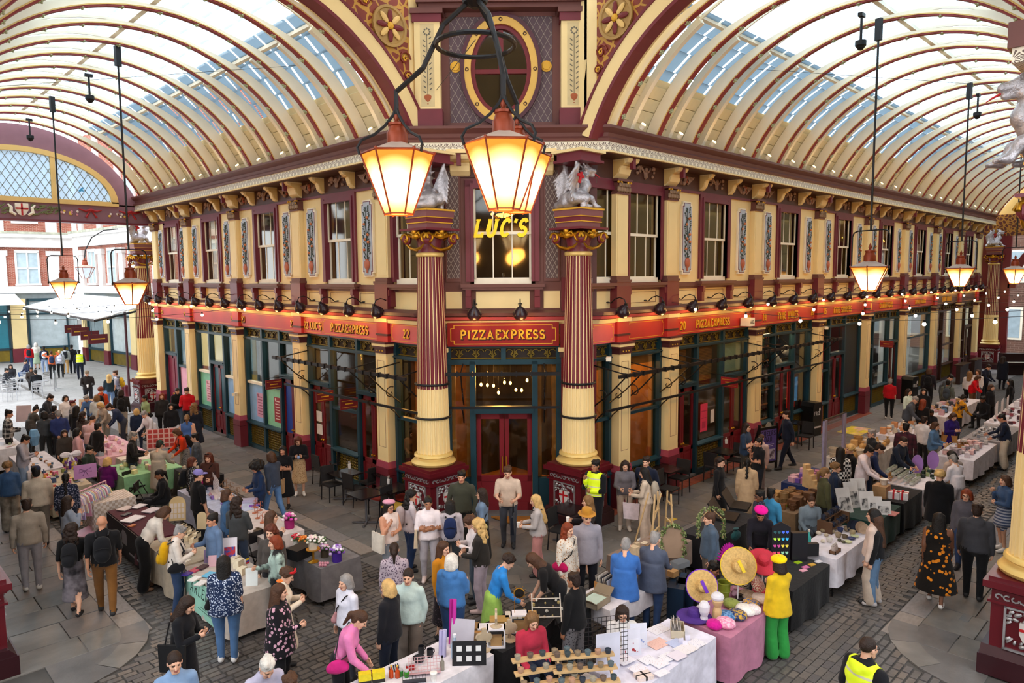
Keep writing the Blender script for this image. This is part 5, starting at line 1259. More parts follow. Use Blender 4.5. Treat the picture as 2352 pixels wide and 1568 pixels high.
for k,(a,b) in enumerate((((3.0,24,11.0),(12.2,12.8,11.4)),((12.2,12.8,11.4),(24,5.0,11.2)),((6.45,7.2,9.1),(10.9,13.6,10.4)))):
 part('wire',MB().tube([a,b],.006,4),iron,None,label=('thin wire strung across the left vault to the corner','thin wire strung across the right vault from the corner','thin wire from the chandelier ring to the corner attic')[k],cat='wire')
def curl(a,c,r,n=12,turn=5.2,w=.014):
 pass
def awning(fr,s0,s1,lb,z0=3.62,out=1.05):
 o=thing('awning_frame',lb,'awning frame',fr)
 part('front_bar',MB().box(s0-.1,s1+.1,-out-.03,-out+.03,z0-.05,z0+.03),iron,o)
 part('mid_bar',MB().box(s0-.1,s1+.1,-out*.66-.02,-out*.66+.02,z0-.9,z0-.84),iron,o)
 n=int((s1-s0)/.35)
 for k in range(n): part('bar_clip',MB().box(s0+.17+.35*k-.02,s0+.17+.35*k+.02,-out-.05,-out+.05,z0-.07,z0+.05),iron,o)
 for s in (s0+.25,s1-.25):
  part('side_arm',MB().tube([(s,0,z0+.15),(s,-out,z0)],.018,5).tube([(s,0,z0-.9),(s,-out*.5,z0-.5),(s,-out,z0)],.018,5),iron,o)
  part('scroll_bracket',MB().tube([(s,0,z0-1.35),(s,-.16,z0-1.15),(s,-.4,z0-.95),(s,-.66,z0-.9)],.018,5).tube([(s,-.3+.18*(1-k/13)*math.cos(k*.55+1),z0-.62+.18*(1-k/13)*math.sin(k*.55+1)) for k in range(12)],.014,5),iron,o)
awning(frL,LP[3]+.1,LP[4]-.1,'black wrought iron awning frame over the left cafe tables')
awning(frL,LP[4]+.2,-13.5,'short black iron awning frame left of the giant column')
awning(frR,13.4,RP[0]-.1,'short black iron awning frame right of the giant column')
awning(frR,RP[0]+.1,RP[1]-.1,'black iron awning frame over the single wide shop window')
awning(frR,RP[1]+.1,RP[2]-.1,'black iron awning frame over the pink menu poster')
awning(frR,RP[2]+.1,RP[3]-.1,'black iron awning frame in front of the wine shop')
awning(frC,-1.25,1.25,'curved black iron awning frame over the corner entrance',3.7,.85)
def hoop(x,y,z,r,lb,name='iron_collar'):
 o=part(name,MB().tube([(r*math.cos(k*PI/10),r*math.sin(k*PI/10),0) for k in range(20)],.028,6,0,True).box(r,r+.25,-.02,.02,-.03,.03),iron,None,T(x,y,z,.8),label=lb,cat='iron collar')
for i,(x,y,w) in enumerate(((10.4,13.3,'left'),(12.9,10.85,'right'))):
 hoop(x,y,3.45,.4,f'upper black iron band round the {w} giant column');hoop(x,y,2.65,.42,f'lower black iron band round the {w} giant column')
def trade(fr,s,z,w,h,lb,col='#6e1820',d=.75):
 d=.55;h=.3;o=thing('hanging_sign',lb,'sign',fr@T(s,-.12,z))
 part('sign_board',MB().box(-.02,.02,-d,0,-h,0),C(col,.5),o);part('sign_bracket',MB().tube([(0,.4,.06),(0,-d,.06)],.012,5),iron,o)
 line_=MB();part('gold_line',MB().box(-.026,.026,-d+.04,-.04,-h+.05,-h+.06).box(-.026,.026,-d+.04,-.04,-.07,-.06).box(-.026,.026,-d+.15,-.15,-h*.55,-h*.45),goldp,o)
trade(frL,-18.3,2.7,.7,.42,'dark red hanging sign with gold lettering beside the left cafe door')
trade(frL,-17.0,2.65,.7,.45,'plain red hanging sign in front of the left cafe window')
trade(frL,-21.5,2.72,.7,.45,'dark red hanging sign beside the bright blue door')
trade(frR,19.75,2.85,.7,.42,'red hanging sign with a gold roundel by the right cafe door','#9c1f24')
trade(frR,RP[4]+1.9,3.0,.7,.5,'red hanging sign with a roundel near the woman in red','#8c1f24')
for k,(x,y,z,lb) in enumerate(((13.75,10.6,3.95,'small white security camera by the right giant column'),(27.0,10.6,3.95,'small white security camera on the wine shop pillar'),(10.35,24.5,1.9,'small white alarm box on the pillar near the bright blue door'))):
 part('security_camera',MB().box(-.1,.1,-.06,.06,-.05,.05).tube([(.1,0,0),(.2,.1,0)],.015,5),white,None,T(x,y,z,.6),label=lb,cat='camera')
# ================================================================== the street beyond the left arcade
brickm=mat('red street brick','#a0503c',.8,var=.12,pat=P_brick('#8f4433','#c0a898',1.,.24,.08))
stonew=mat('white street stone','#d9d6d2',.7,var=.1,vs=2)
mossy=mat('mossy stone','#a9ab98',.8,var=.3,vs=3)
strm=mat('pale street paving','#aaa9a8',.7,var=.08,pat=P_brick('#a2a09f','#8d8c8b',1.,.6,.4,(0,1)))
st=struct('road');part('street_surface',MB().box(-15,30,34.2,100,-.05,-.004),strm,st)
part('street_kerb',MB().box(7.9,8.05,34.4,60,-.04,.03),stone[2],st)
def streetbuilding(name,fr,w,lb,piers,wins,shops):
 o=thing(name,lb,'building',fr)
 part('brick_wall',MB().box(0,w,.1,.6,5.2,16),brickm,o)
 part('ground_storey',MB().box(0,w,.3,.6,0,5.2),C('#9aa4a6'),o)
 part('stone_band',MB().box(0,w,-.15,.3,5.0,5.5),stonew,o);part('stone_cornice',MB().box(0,w,-.5,.3,9.0,9.25).box(0,w,-.25,.3,8.3,9.0),stonew,o);part('mossy_ledge',MB().box(0,w,-.55,.2,9.25,9.4),mossy,o)
 for x in piers:
  part('stone_pilaster',MB().box(x-.35,x+.35,-.1,.2,5.5,8.0).box(x-.45,x+.45,-.18,.2,7.7,8.05).box(x-.3,x+.3,-.2,.2,8.3,8.8).box(x-.35,x+.35,-.05,.2,9.4,16),stonew,o)
 for x in wins:
  wv=part('window',MB().box(x-.75,x-.62,-.02,.2,5.7,8.0).box(x+.62,x+.75,-.02,.2,5.7,8.0).box(x-.75,x+.75,-.02,.2,7.9,8.1).box(x-.8,x+.8,-.1,.2,5.55,5.7).box(x-.05,x+.05,0,.2,5.7,8.0).box(x-.7,x+.7,.0,.15,6.75,6.85),stonew,o)
  part('pane',MB().box(x-.65,x+.65,.08,.09,5.7,7.9),C('#a9bcc4',.15),wv)
  wv=part('window',MB().box(x-.75,x-.62,-.02,.2,10.2,13).box(x+.62,x+.75,-.02,.2,10.2,13).box(x-.8,x+.8,-.1,.2,10.0,10.2),stonew,o);part('pane',MB().box(x-.65,x+.65,.08,.09,10.2,13),C('#a9bcc4',.15),wv)
 for k,(x0,x1,kind) in enumerate(shops):
  if kind=='pier':
   part('shop_pier',MB().box(x0,x1,-.1,.3,1.0,4.6,0).box(x0-.04,x1+.04,-.15,.3,0,1.0,1),[cream,maroon],o)
  else:
   f=part('shop_window',MB().box(x0,x0+.12,0,.3,0,4.6).box(x1-.12,x1,0,.3,0,4.6).box(x0,x1,0,.3,3.4,3.55).box(x0,x1,0,.3,.9,1.05).box(x0,x1,0,.3,4.4,4.6),teal,o)
   part('pane',MB().box(x0+.12,x1-.12,.15,.17,1.05,4.4),C(kind if kind.startswith('#') else '#b9c6c8',.2),f);part('stall_riser',MB().box(x0+.1,x1-.1,.1,.2,.1,.9),gilt,f)
 return o
streetbuilding('street_building',T(-6.0,63.5,0,-.12),20.2,'red brick building with white stone pilasters across the street',[13.0,15.7,18.9,9.5],[11.3,7.5,17.3],
[(8,12.2,'#b9c6c8'),(12.3,13.4,'#6a4aa0'),(13.4,14.6,'pier'),(14.7,16.0,'#2f7f90'),(16.1,17.0,'pier'),(17.1,19.6,'#b0bcc0')])
streetbuilding('street_building',T(13.9,59.5,0,-1.47),24.5,'white stone fronted building running down the street beside the left arcade',[1,4.4,7.8,11.2,14.8,18.2,22.6],[2.7,6.1,9.5,13,16.5,20.3],
[(.4,1.0,'pier'),(1.1,4.2,'#7f8f94'),(4.3,5.0,'pier'),(5.1,8.6,'#c3cfd0'),(8.7,9.5,'pier'),(9.6,13.2,'#9fb84a'),(13.3,14.2,'pier'),(14.3,17.6,'#5c7c8c'),(17.8,20.6,'pier'),(20.8,24,'#6f8a94')])
for o_ in list(D.objects):
 if o_.name.startswith('stone_') and o_.parent and 'white' in o_.parent.get('label',''): pass
cn=thing('street_canopy','white glazed canopy over the street shopfronts beyond the left arcade','canopy',T(0,0,0))
def slopeq(P,name,m):
 a=MB();n=Vector((0,0,-.05));v=[tuple(Vector(p)) for p in P]+[tuple(Vector(p)+n) for p in P];a.add(v,[(0,1,2,3),(7,6,5,4),(0,4,5,1),(1,5,6,2),(2,6,7,3),(3,7,4,0)]);part(name,a,m,cn)
milky=mat('milky canopy glass','#dfe6ea',.4,var=.03)
for k in range(6):
 y0=36.2+3.6*k;slopeq([(9.0+.18*k,y0,4.15),(9.18+.18*k,y0+3.55,4.15),(12.0+.2*k,y0+3.55,4.95),(11.9+.2*k,y0,4.95)],'canopy_panel',milky)
for k in range(4): slopeq([(-4+3.6*k,59.5-.3*k,4.3),(-.5+3.6*k,59.2-.3*k,4.3),(-.5+3.6*k,62.5-.3*k,5.0),(-4+3.6*k,62.8-.3*k,5.0)],'canopy_panel',milky)
part('canopy_gutter',MB().tube([(9.0,36.1,4.1),(10.1,57.7,4.1)],.06,6).tube([(9.0,36.1,4.1),(11.9,36.1,4.7)],.05,6),iron,cn)
for k,(x,y) in enumerate(((12.35,53.2),(12.0,50.0),(11.6,46.2),(11.2,43))):
 o=part('hanging_sign',MB().box(-.5,.5,-.03,.03,2.5,3.0),C('#5c1820'),None,T(x-.4,y,0,.15),label=f'dark red hanging shop sign under the street canopy, {["farthest","third","second","nearest"][k]}',cat='sign')
 part('gold_line',MB().box(-.35,.35,-.035,-.03,2.72,2.78),goldp,o);part('drop_rod',MB().tube([(-.3,0,3.0),(-.3,0,4.6)],.012,5).tube([(.3,0,3.0),(.3,0,4.6)],.012,5),iron,o)
for k,(x,y) in enumerate(((10.6,38.4),(10.2,36.4))): part('bollard',MB().lathe([(.13,0),(.13,.1),(.09,.14),(.085,.85),(.1,.9),(.1,.95),(.04,1.0)],12),maroon,None,T(x,y,0),50,label=('maroon iron bollard beside the street pier','maroon iron bollard beside the far left column')[k],cat='bollard')
part('downpipe',MB().tube([(11.15,39.3,0),(11.15,39.3,4.3)],.06,8),mat('downpipe maroon','#4a1c26',.4),None,label='maroon downpipe on the street pier beyond the arcade',cat='pipe')
bl=thing('street_lantern','small unlit street lantern on a curved iron arm beyond the left arcade','lantern',T(10.4,43,6.6));
for me in LN[0]: inst('lantern_pane',me,bl)
for c_ in list(bl.children): c_.data=c_.data.copy();c_.data.materials[0]=C('#c9d2d6',.2)
inst('lantern_frame',LN[2],bl);inst('lantern_roof',LN[3],bl);inst('lantern_chimney',LN[4],bl);part('arm',MB().tube([(0,0,.5),(.05,0,.9),(.4,0,1.6),(1.0,0,2.0),(1.7,0,2.1)],.03,6),iron,bl)
# ================================================================== PEOPLE
skins=[mat(f'skin {i}',c,.5,var=.06,vs=20,spec=.35) for i,c in enumerate(('#d9a88c','#c98f70','#a36f50','#6e4630'))]
eyem=mat('dark eye','#4a382e',.25);lipm=mat('lips','#b06a5c',.5)
def cloth(col,pat=None):
 if col in MATS and pat is None: return MATS[col]
 nm=f'fabric {col} {pat}'
 if nm in MATS: return MATS[nm]
 f=None
 if pat:
  k,c2=pat.split()[:2]
  f={'floral':P_spots(c2,16,.36),'dots':P_spots(c2,30,.3),'big':P_spots(c2,11,.34),'stripe':P_stripe(c2,2,16),'plaid':P_plaid(c2,7),'check':P_check(c2,16),'blot':P_blot(c2,6),'tie':P_blot(c2,4,.4,.62),'lace':P_spots(c2,34,.38)}[k]
 return mat(nm,col,.85,var=.14,vs=7,bump=.35,bs=14,spec=.15,pat=f,sheen=.1)
def head_sdf(h):
 P=[('e',((0,.014,.028),(.074,.094,.088)),0),('e',((0,-.02,-.03),(.06,.074,.085)),0),('c',((-.022,-.062,-.092),(.022,-.062,-.092),.021,.021),0),
 ('c',((-.03,-.078,.024),(.03,-.078,.024),.012,.012),0,.012),('c',((-.034,-.062,-.022),(.034,-.062,-.022),.026,.026),0,.02)]
 P+=[('c',((0,-.088,.006),(0,-.11,-.03),.009,.014),0,.01),('c',((-.013,-.087,-.059),(.013,-.087,-.059),.007,.007),5,.006),('c',((-.009,-.087,-.067),(.009,-.087,-.067),.0065,.0065),5,.006)]
 for s in(-1,1): P+=[('e',((s*.029,-.0845,.004),(.0105,.009,.0065)),4,0),('e',((s*.076,.012,-.008),(.012,.021,.031)),0,.006)]
 P.append(('c',((0,.02,-.07),(0,.032,-.18),.05,.052),0,.02))
 return sdf(P,h,.025)
HEADS={h:head_sdf(h) for h in(.0085,.013,.02)}
def hand(curl):
 b=MB();b.tube([(0,0,.02),(0,0,-.02),(0,-.004,-.06),(0,-.006,-.085)],[.025,.031,.038,.034],8);
 for v in range(len(b.v)): b.v[v]=(b.v[v][0],b.v[v][1]*.5,b.v[v][2])
 for k,(x,l,r) in enumerate(((.027,.072,.0088),(.009,.08,.009),(-.009,.075,.0088),(-.026,.058,.008))):
  p=Vector((x,-.003,-.08));d=Vector((x*.9,-.05,-1)).normalized();pts=[p];a=curl*.45
  for q,f in enumerate((.42,.33,.25)):
   d=Matrix.Rotation(-a,3,'X')@d;p=p+d*l*f;pts.append(p);a=curl*.8
  b.tube(pts,[r,r,r*.9,r*.7],5)
 pts=[Vector((.028,-.004,-.02)),Vector((.05,-.014,-.045)),Vector((.056,-.03,-.072)),Vector((.05,-.045,-.09))];b.tube(pts,[.013,.0115,.0105,.008],5)
 return np.array(b.v),b.f
HANDS={k:hand(c) for k,c in(('relax',.55),('grip',1.5),('flat',.15))}
HAIRC={'k':'#15110f','d':'#2b1d16','b':'#4a3020','l':'#7a5a36','y':'#c8a468','g':'#8d8a88','w':'#d8d4cc','r':'#7d3418','a':'#5a2a1a'}
def hairs(style):
 P=[];r=random.Random(1);e=lambda c,q,k=.03:P.append(('e',(c,q),0,k));c=lambda a,b,ra,rb:P.append(('c',(a,b,ra,rb),0,.03))
 if style in('curly','afro','clong'):
  R=.1 if style!='afro' else .16
  for i in range(46):
   t=r.uniform(0,2*PI);z=r.uniform(-.35 if style!='afro' else -.5,1);q=math.sqrt(max(0,1-z*z));p=(R*.8*q*math.cos(t),R*.95*q*math.sin(t)+.025,R*.85*z+.04)
   if p[1]<-.035 and p[2]<.06: continue
   e(p,(.034 if style!='afro' else .05,)*3,.012)
  e((0,.03,.045),(R*.8,R*.95,R*.85))
  if style=='clong':
   for i in range(36):
    t=r.uniform(.0,PI);z=-r.uniform(.0,.3);e((.11*math.cos(t),.03+.075*math.sin(t),z),(.036,.036,.04),.012)
 elif style=='buzz': e((0,.019,.036),(.078,.097,.09))
 else: e((0,.02,.04),(.083,.101,.092));e((0,.062,-.03),(.07,.046,.07))
 if style=='short':
  for i in range(16): t=r.uniform(0,2*PI);e((.06*math.cos(t),.02+.075*math.sin(t),.09+r.uniform(-.02,.02)),(.03,.03,.026),.012)
 if style in('bob','long','wavy','vlong'):
  L={'bob':-.1,'long':-.26,'wavy':-.3,'vlong':-.46}[style]
  for s in(-1,1):
   c((s*.066,.03,.05),(s*.084,.035,L*.8),.036,.036);c((s*.072,-.012,.06),(s*.086,-.012,L*.7),.024,.022)
   if style in('wavy',):
    for i in range(10): e((s*(.085+r.uniform(-.02,.02)),r.uniform(-.02,.07),-.03*i),(.034,.034,.03),.012)
  c((0,.07,.02),(0,.088,L),.062,.055);c((-.045,.06,.0),(-.05,.085,L),.05,.045);c((.045,.06,.0),(.05,.085,L),.05,.045)
 if style in('bun',): e((0,.098,.085),(.042,.04,.04))
 if style=='topbun': e((0,.05,.14),(.045,.045,.04))
 if style=='pony': c((0,.1,.05),(0,.15,-.02),.03,.036);c((0,.15,-.02),(0,.14,-.2),.036,.018)
 if style=='braid':
  for i in range(9): e((0.01*(-1)**i,.1+.012*min(i,4),.02-.045*i),(.03,.028,.032),.01)
 P.append(('e',((0,-.115,-.06),(.07,.09,.12)),-1,-.01));P.append(('e',((0,-.05,-.2),(.05,.07,.12)),-1,-.01))
 if style in('afro','curly','clong'): P.append(('e',((0,-.14,-.03),(.075,.12,.085)),-1,-.01))
 if style not in('afro','clong','curly'): P.append(('e',((0,-.1,-.0),(.058,.05,.05)),-1,-.01))
 V,Q,l=sdf(P,.0125,.02);return np_mesh('hair',V,Q,[C('#2b1d16')])
_HM={}
def hairmesh(style):
 if style not in _HM: _HM[style]=hairs(style)
 return _HM[style]
def hairmat(k): return mat('hair '+k,HAIRC[k],.5,var=.3,vs=9,bump=.6,bs=60,spec=.3)
def hatmesh(kind):
 if 'hat_'+kind in _HM: return _HM['hat_'+kind]
 b=MB()
 if kind=='beret': b.lathe([(.05,.045),(.09,.05),(.125,.075),(.13,.1),(.11,.125),(.05,.14),(.004,.142)],18,(0,.02,0)).tube([(0,.02,.14),(0,.025,.17)],.006,5);b.xf(Matrix.Rotation(-.18,4,'X')@Matrix.Rotation(.12,4,'Y'))
 elif kind=='cap': b.lathe([(.085,.02),(.092,.06),(.085,.1),(.05,.132),(.004,.14)],18,(0,.012,0),sy=1.15);b.prism([(-.07,-.07),(-.06,-.16),(-.03,-.185),(.03,-.185),(.06,-.16),(.07,-.07)],.028,.042,'z')
 elif kind=='fedora': b.lathe([(.15,.05),(.155,.055),(.092,.062),(.09,.1),(.085,.15),(.06,.165),(.004,.158)],20,(0,.01,0),sy=1.12)
 elif kind=='band': b.tube([(.08*math.cos(t*PI/8),.015+.1*math.sin(t*PI/8),.07+.035*-math.sin(t*PI/8)) for t in range(16)],.02,6,0,True).ball((.03,-.07,.12),(.035,.02,.025),8).ball((-.03,-.07,.12),(.035,.02,.025),8)
 elif kind=='beanie': b.lathe([(.088,.02),(.094,.05),(.09,.09),(.06,.13),(.004,.145)],18,(0,.014,0),sy=1.15)
 elif kind=='flower':
  for k in range(7): b.ball((.05+.028*math.cos(k*.9),.03+.028*math.sin(k*.9),.13),(.022,.022,.016),6)
 elif kind=='shades': b.ball((.03,-.05,.11),(.03,.01,.018),8).ball((-.03,-.05,.11),(.03,.01,.018),8).tube([(-.07,.02,.09),(-.05,-.045,.112),(.05,-.045,.112),(.07,.02,.09)],.004,4)
 elif kind=='cascap': b.lathe([(.09,.04),(.098,.07),(.085,.105),(.04,.12),(.004,.12)],16,(0,.0,0),sy=1.25)
 elif kind=='glasses':
  for s in(-1,1): b.tube([(s*.03+.024*math.cos(t*PI/5),-.1,.004+.02*math.sin(t*PI/5)) for t in range(10)],.0035,4,0,True);b.tube([(s*.053,-.098,.008),(s*.078,.0,.006)],.003,4)
 m=b.mesh(kind,C('#222222'),60);_HM['hat_'+kind]=m;return m
POSE={'st':(((.16,.02,-1),(.02,.2,-1)),((.16,.02,-1),(.02,.2,-1)),0,6,'relax'),
'ph':(((.18,.28,-.95),(-.5,.75,.3)),((.18,.28,-.95),(-.5,.75,.3)),4,26,'grip'),
'cr':(((.2,.22,-.95),(-.95,.4,.1)),((.2,.2,-.95),(-.95,.42,.02)),0,4,'relax'),
'hd':(((.14,.3,-.95),(-.25,.9,.15)),((.16,.02,-1),(.02,.2,-1)),0,8,'grip'),
'h2':(((.16,.25,-.95),(-.35,.9,-.05)),((.16,.25,-.95),(-.35,.9,-.05)),2,14,'grip'),
'rc':(((.1,.6,-.8),(-.08,.9,-.3)),((.12,.35,-.95),(-.15,.8,-.35)),16,24,'flat'),
'ln':(((.1,.75,-.8),(-.2,.7,-.2)),((.1,.7,-.8),(-.25,.7,-.2)),48,20,'grip'),
'wk':(((.12,.32,-.95),(.0,.45,-.9)),((.12,-.3,-.95),(.0,.05,-1)),3,4,'relax'),
'ch':(((.12,.35,-.95),(-.42,.35,.85)),((.14,.2,-.95),(-.8,.5,.0)),0,4,'grip'),
'pk':(((.28,-.06,-1),(-.2,.2,-1)),((.28,-.06,-1),(-.2,.2,-1)),0,6,'relax'),
'bk':(((.2,-.2,-1),(-.5,-.3,-.8)),((.2,-.2,-1),(-.5,-.3,-.8)),3,8,'relax'),
'si':(((.14,.3,-.95),(-.2,.85,-.35)),((.14,.3,-.95),(-.2,.85,-.35)),6,14,'grip'),
'up':(((.9,.1,.35),(-.75,.0,.5)),((.9,.1,.35),(-.75,.0,.5)),0,-4,'relax')}
PEOPLE={}
NPP=[0]
def person(u,v,h,face,pose,top,bot,hair,label,kind='t',sk=0,sl='l',fat=1.,wom=1,hat=None,shoe='#2a2a2c',bp=None,bag=None,phone=None,turn=0,hem=.9,lean=None,tpat=None,bpat=None,hood=0,glasses=0,prop=None,vest=None):
 s=h/1.72;pr=POSE[pose];sit=pose=='si'
 LN_=math.radians(pr[2] if lean is None else lean);pitch=math.radians(pr[3])
 tp=cloth(top,tpat);bt=cloth(bot,bpat);sho=C(shoe,.6)
 sw=.156 if wom else .18;dz=-.46 if sit else 0.
 hipz=.93+dz;Rl=Matrix.Rotation(LN_,3,'X');piv=Vector((0,0,hipz))
 def U(p): return tuple(Rl@(Vector(p)+Vector((0,0,dz))-piv)+piv)
 fat=fat*1.07;P=[];f=fat
 A=lambda k,a,l,kk=.03:P.append((k,a,l,kk))
 wide=kind in('w',);cl=.016
 stv={'wk':.26}.get(pose,.03)
 for sd in(-1,1):
  if sit: hp=(sd*.095,-.02,hipz-.02);kn=(sd*.12,-.42,.5);an=(sd*.12,-.4,.09)
  else:
   y=-stv*sd*.9;kn_y=y*.45-.02
   hp=(sd*.09*f,0,hipz-.03);kn=(sd*(.095+.01*f),kn_y-.015,.5);an=(sd*.1,y+.02,.1 if not(pose=='wk' and y>0) else .16)
  leg=2 if kind in('t','w','c') else 0
  r1,r2,r3=(.088*f,.066,.05) if not wide else (.098*f,.09,.1)
  if leg==0:r1,r2,r3=(.075*f,.052,.036)
  A('c',(hp,kn,r1,r2),leg if leg else (2 if kind=='s' else 1));A('c',(kn,an,r2,r3),leg)
  A('c',((an[0],an[1]+.035,an[2]-.05),(an[0]+sd*.02,an[1]-.15,max(.036,an[2]-.07)),.044,.036),3,.015)
  A('c',(an,(an[0],an[1]+.02,an[2]-.04),.036,.04),0 if kind not in('t','w') else 3,.01)
 A('e',(U((0,.01,.95)),(.16*f,.118*f,.13)),2 if kind in('t','w','s') else 1)
 A('e',(U((0,.0,1.1)),(.142*f,.105*f,.17)),1);A('e',(U((0,.005,1.28)),((.158 if wom else .178)*f,.115*f,.17)),1)
 A('c',(U((-sw,.005,1.385)),U((sw,.005,1.385)),.06,.06),1);A('c',(U((-.06,.01,1.42)),U((.06,.01,1.42)),.055,.055),1)
 if wom: A('c',(U((-.055,-.07,1.27)),U((.055,-.07,1.27)),.06,.06),1,.05)
 A('c',(U((0,.01,1.42)),U((0,-.005,1.53)),.056,.05),0,.02)
 A('c',(U((-.03,.01,1.445)),U((.03,.01,1.445)),.062,.062),1,.02)
 if hood: A('c',(U((-.07,.07,1.42)),U((.07,.07,1.42)),.06,.06),1,.02);A('c',(U((0,.1,1.38)),U((0,.1,1.3)),.06,.03),1,.03)
 if LN_<.35:
  hz=(hem if kind in('t','w') else 1.0)+dz
  if kind in('t','w'): A('k',((0,0,hz),(0,0,1.22+dz),((.178+(.92-hem)*.16+(.025 if wide else 0))*f,(.14+(.92-hem)*.1+(.025 if wide else 0))*f),(.15*f,.115*f)),1,.012)
  if kind=='s': A('k',((0,.0,bagz(hem)+dz),(0,0,1.05+dz),(.2*f,.18*f),(.135*f,.105*f)),2,.02)
  if kind=='d': A('k',((0,.0,bagz(hem)+dz),(0,0,1.08+dz),(.26*f,.22*f),(.135*f,.105*f)),1,.02)
  if kind=='c': A('k',((0,.01,bagz(hem)+dz),(0,0,1.2+dz),(.21*f,.18*f),(.16*f,.125*f)),1,.02)
 elif kind in('s','d'): A('k',((0,.0,.5),(0,0,1.0),(.22*f,.19*f),(.14*f,.11*f)),2 if kind=='s' else 1,.02)
 elif kind=='w': pass
 hands=[]
 for sd,arm in((-1,pr[0]),(1,pr[1])):
  sh=Vector((sd*(sw+.02),.005,1.378))
  d1=Vector((arm[0][0]*sd,-arm[0][1],arm[0][2])).normalized();d2=Vector((arm[1][0]*sd,-arm[1][1],arm[1][2])).normalized()
  el=sh+d1*.285;wr=el+d2*.245
  a,b,c_=Vector(U(sh)),Vector(U(el)),Vector(U(wr))
  ll=1;fl=1 if sl=='l' else 0
  ul=1 if sl in('l','s') else 0
  A('c',(tuple(a),tuple(b),.058*(.5+.5*f),.048),ul,.025)
  if sl=='s': pass
  A('c',(tuple(b),tuple(c_),.046 if fl else .04,.037 if fl else .029),fl,.012)
  hands.append((sd,c_,(c_-b).normalized()))
 dist=math.hypot(*(gz(u,v,1.4)[:2]));g=.0255 if dist<15 else(.031 if dist<24 else .042)
 V,Q,lab=sdf(P,g/s if s<1 else g,.03)
 fl=lab[Q[:,0]]
 hh=.0085 if dist<14 else(.013 if dist<24 else .02)
 Vh,Qh,lh=HEADS[hh]
 hpiv=Vector(U((0,0,1.5)));Rh=(Matrix.Rotation(LN_*.6+pitch,3,'X')@Matrix.Identity(3));Rh=Matrix.Rotation(math.radians(turn),3,'Z')@Rh
 hc=hpiv+Rh@Vector((0,-.012,.105))
 Rn=np.array(Rh);Vh2=Vh@Rn.T+np.array(hc)
 allV=[V,Vh2];allQ=[Q,Qh+len(V)];allF=[fl,lh[Qh[:,0]]];off=len(V)+len(Vh2)
 if dist<30:
  hv,hf=HANDS[pr[4]]
  for sd,w,d in hands:
   z=-d;xax=Vector((sd*-1,0,0));
   if abs(z.dot(xax))>.9: xax=Vector((0,-1,0))
   xax=Vector((0,-1,0)) if abs(z.z)>.8 else Vector((0,0,1))
   yax=z.cross(xax).normalized();xax=yax.cross(z).normalized()
   if sd<0: M3=np.array([xax,-yax,z]).T
   else: M3=np.array([xax,yax,z]).T
   hv2=hv@M3.T+np.array(w)
   q=np.array([t if len(t)==4 else (t[0],t[1],t[2],t[2]) for t in hf if len(t) in(3,4)])
   allV.append(hv2);allQ.append(q+off);allF.append(np.zeros(len(q),int));off+=len(hv2)
 Va=np.concatenate(allV);Qa=np.concatenate(allQ);Fa=np.concatenate(allF)
 hairtop=.02 if hair[0] not in'-' else 0
 ztop=float(Vh2[:,2].max())+(.02 if hair!='-' else 0)
 hx,hy,_=gz(u,v,ztop*s)
 to=Vector((-hx,-hy)).normalized();rt=Vector((-to.y,to.x));  # image right for a viewer at the camera
 rt=Vector((to.y*-1,to.x)) ;a=math.radians(face);fw=to*math.cos(a)+rt*math.sin(a)
 rz=math.atan2(fw.x,-fw.y)
 hl=Matrix.Rotation(rz,2)@Vector((hc.x*s,hc.y*s))
 px_,py_=hx-hl.x,hy-hl.y
 m=T(px_,py_,0,rz,s=s)
 mats=[skins[sk],tp,bt,sho,eyem,lipm]
 o=inst('person',np_mesh('person',Va,Qa,mats,Fa),None,m,label,'person')
 o.modifiers.clear()
 N=vnorm(V,Q)
 for l,nm,mt in((1,'dress' if kind=='d' else('coat' if kind=='c' else 'top'),tp),(2,'skirt' if kind=='s' else 'trousers',bt),(3,'shoe',sho),(4,'shoe',sho)):
  q=Q[fl==l] if l<3 else Q[(fl==3)&((V[Q[:,0],0]<0)==(l==3))]
  if len(q)<6: continue
  ids,inv=np.unique(q,return_inverse=True);q2=inv.reshape(q.shape)
  inst(nm,np_mesh(nm,V[ids]+N[ids]*(.006 if l!=1 else .008),q2,[mt]),o)
 hm=Matrix.Translation(hc)@Rh.to_4x4()
 if hair!='-':
  st_,cl_=hair.split()
  x=inst('hair',hairmesh(st_),o,hm);x.material_slots[0].link='OBJECT';x.material_slots[0].material=hairmat(cl_)
 if hat:
  k_,c_=hat.split();x=inst(k_,hatmesh(k_),o,hm@Matrix.Translation((0,0,.012)));x.material_slots[0].link='OBJECT';x.material_slots[0].material=cloth(c_)
 if glasses: inst('glasses',hatmesh('glasses'),o,hm)
 if vest:
  q=Q[(fl==1)&(np.abs(V[Q].mean(1)[:,0])<.17)&(V[Q].mean(1)[:,2]>.98)&(V[Q].mean(1)[:,2]<1.46)]
  ids,inv=np.unique(q,return_inverse=True)
  inst('vest',np_mesh('vest',V[ids]+N[ids]*.018,inv.reshape(q.shape),[mat('hi-vis vest','#d8ee1e',.5,var=.05,pat=P_stripe('#b9b3a2',2,6.,.16),emit='#d8ee1e',es=.12)]),o)
 W_=m
 key=label
 def world(p): return m@Vector(U(p))
 if bp:
  col,lb=bp;mm=m@Matrix.Translation(Vector(U((0,.0,1.2))))@Rl.to_4x4()
  make_backpack(mm,col,lb)
 if bag:
  col,lb,kd,sd=bag;make_bag(m,hands,col,lb,kd,sd,U,s)
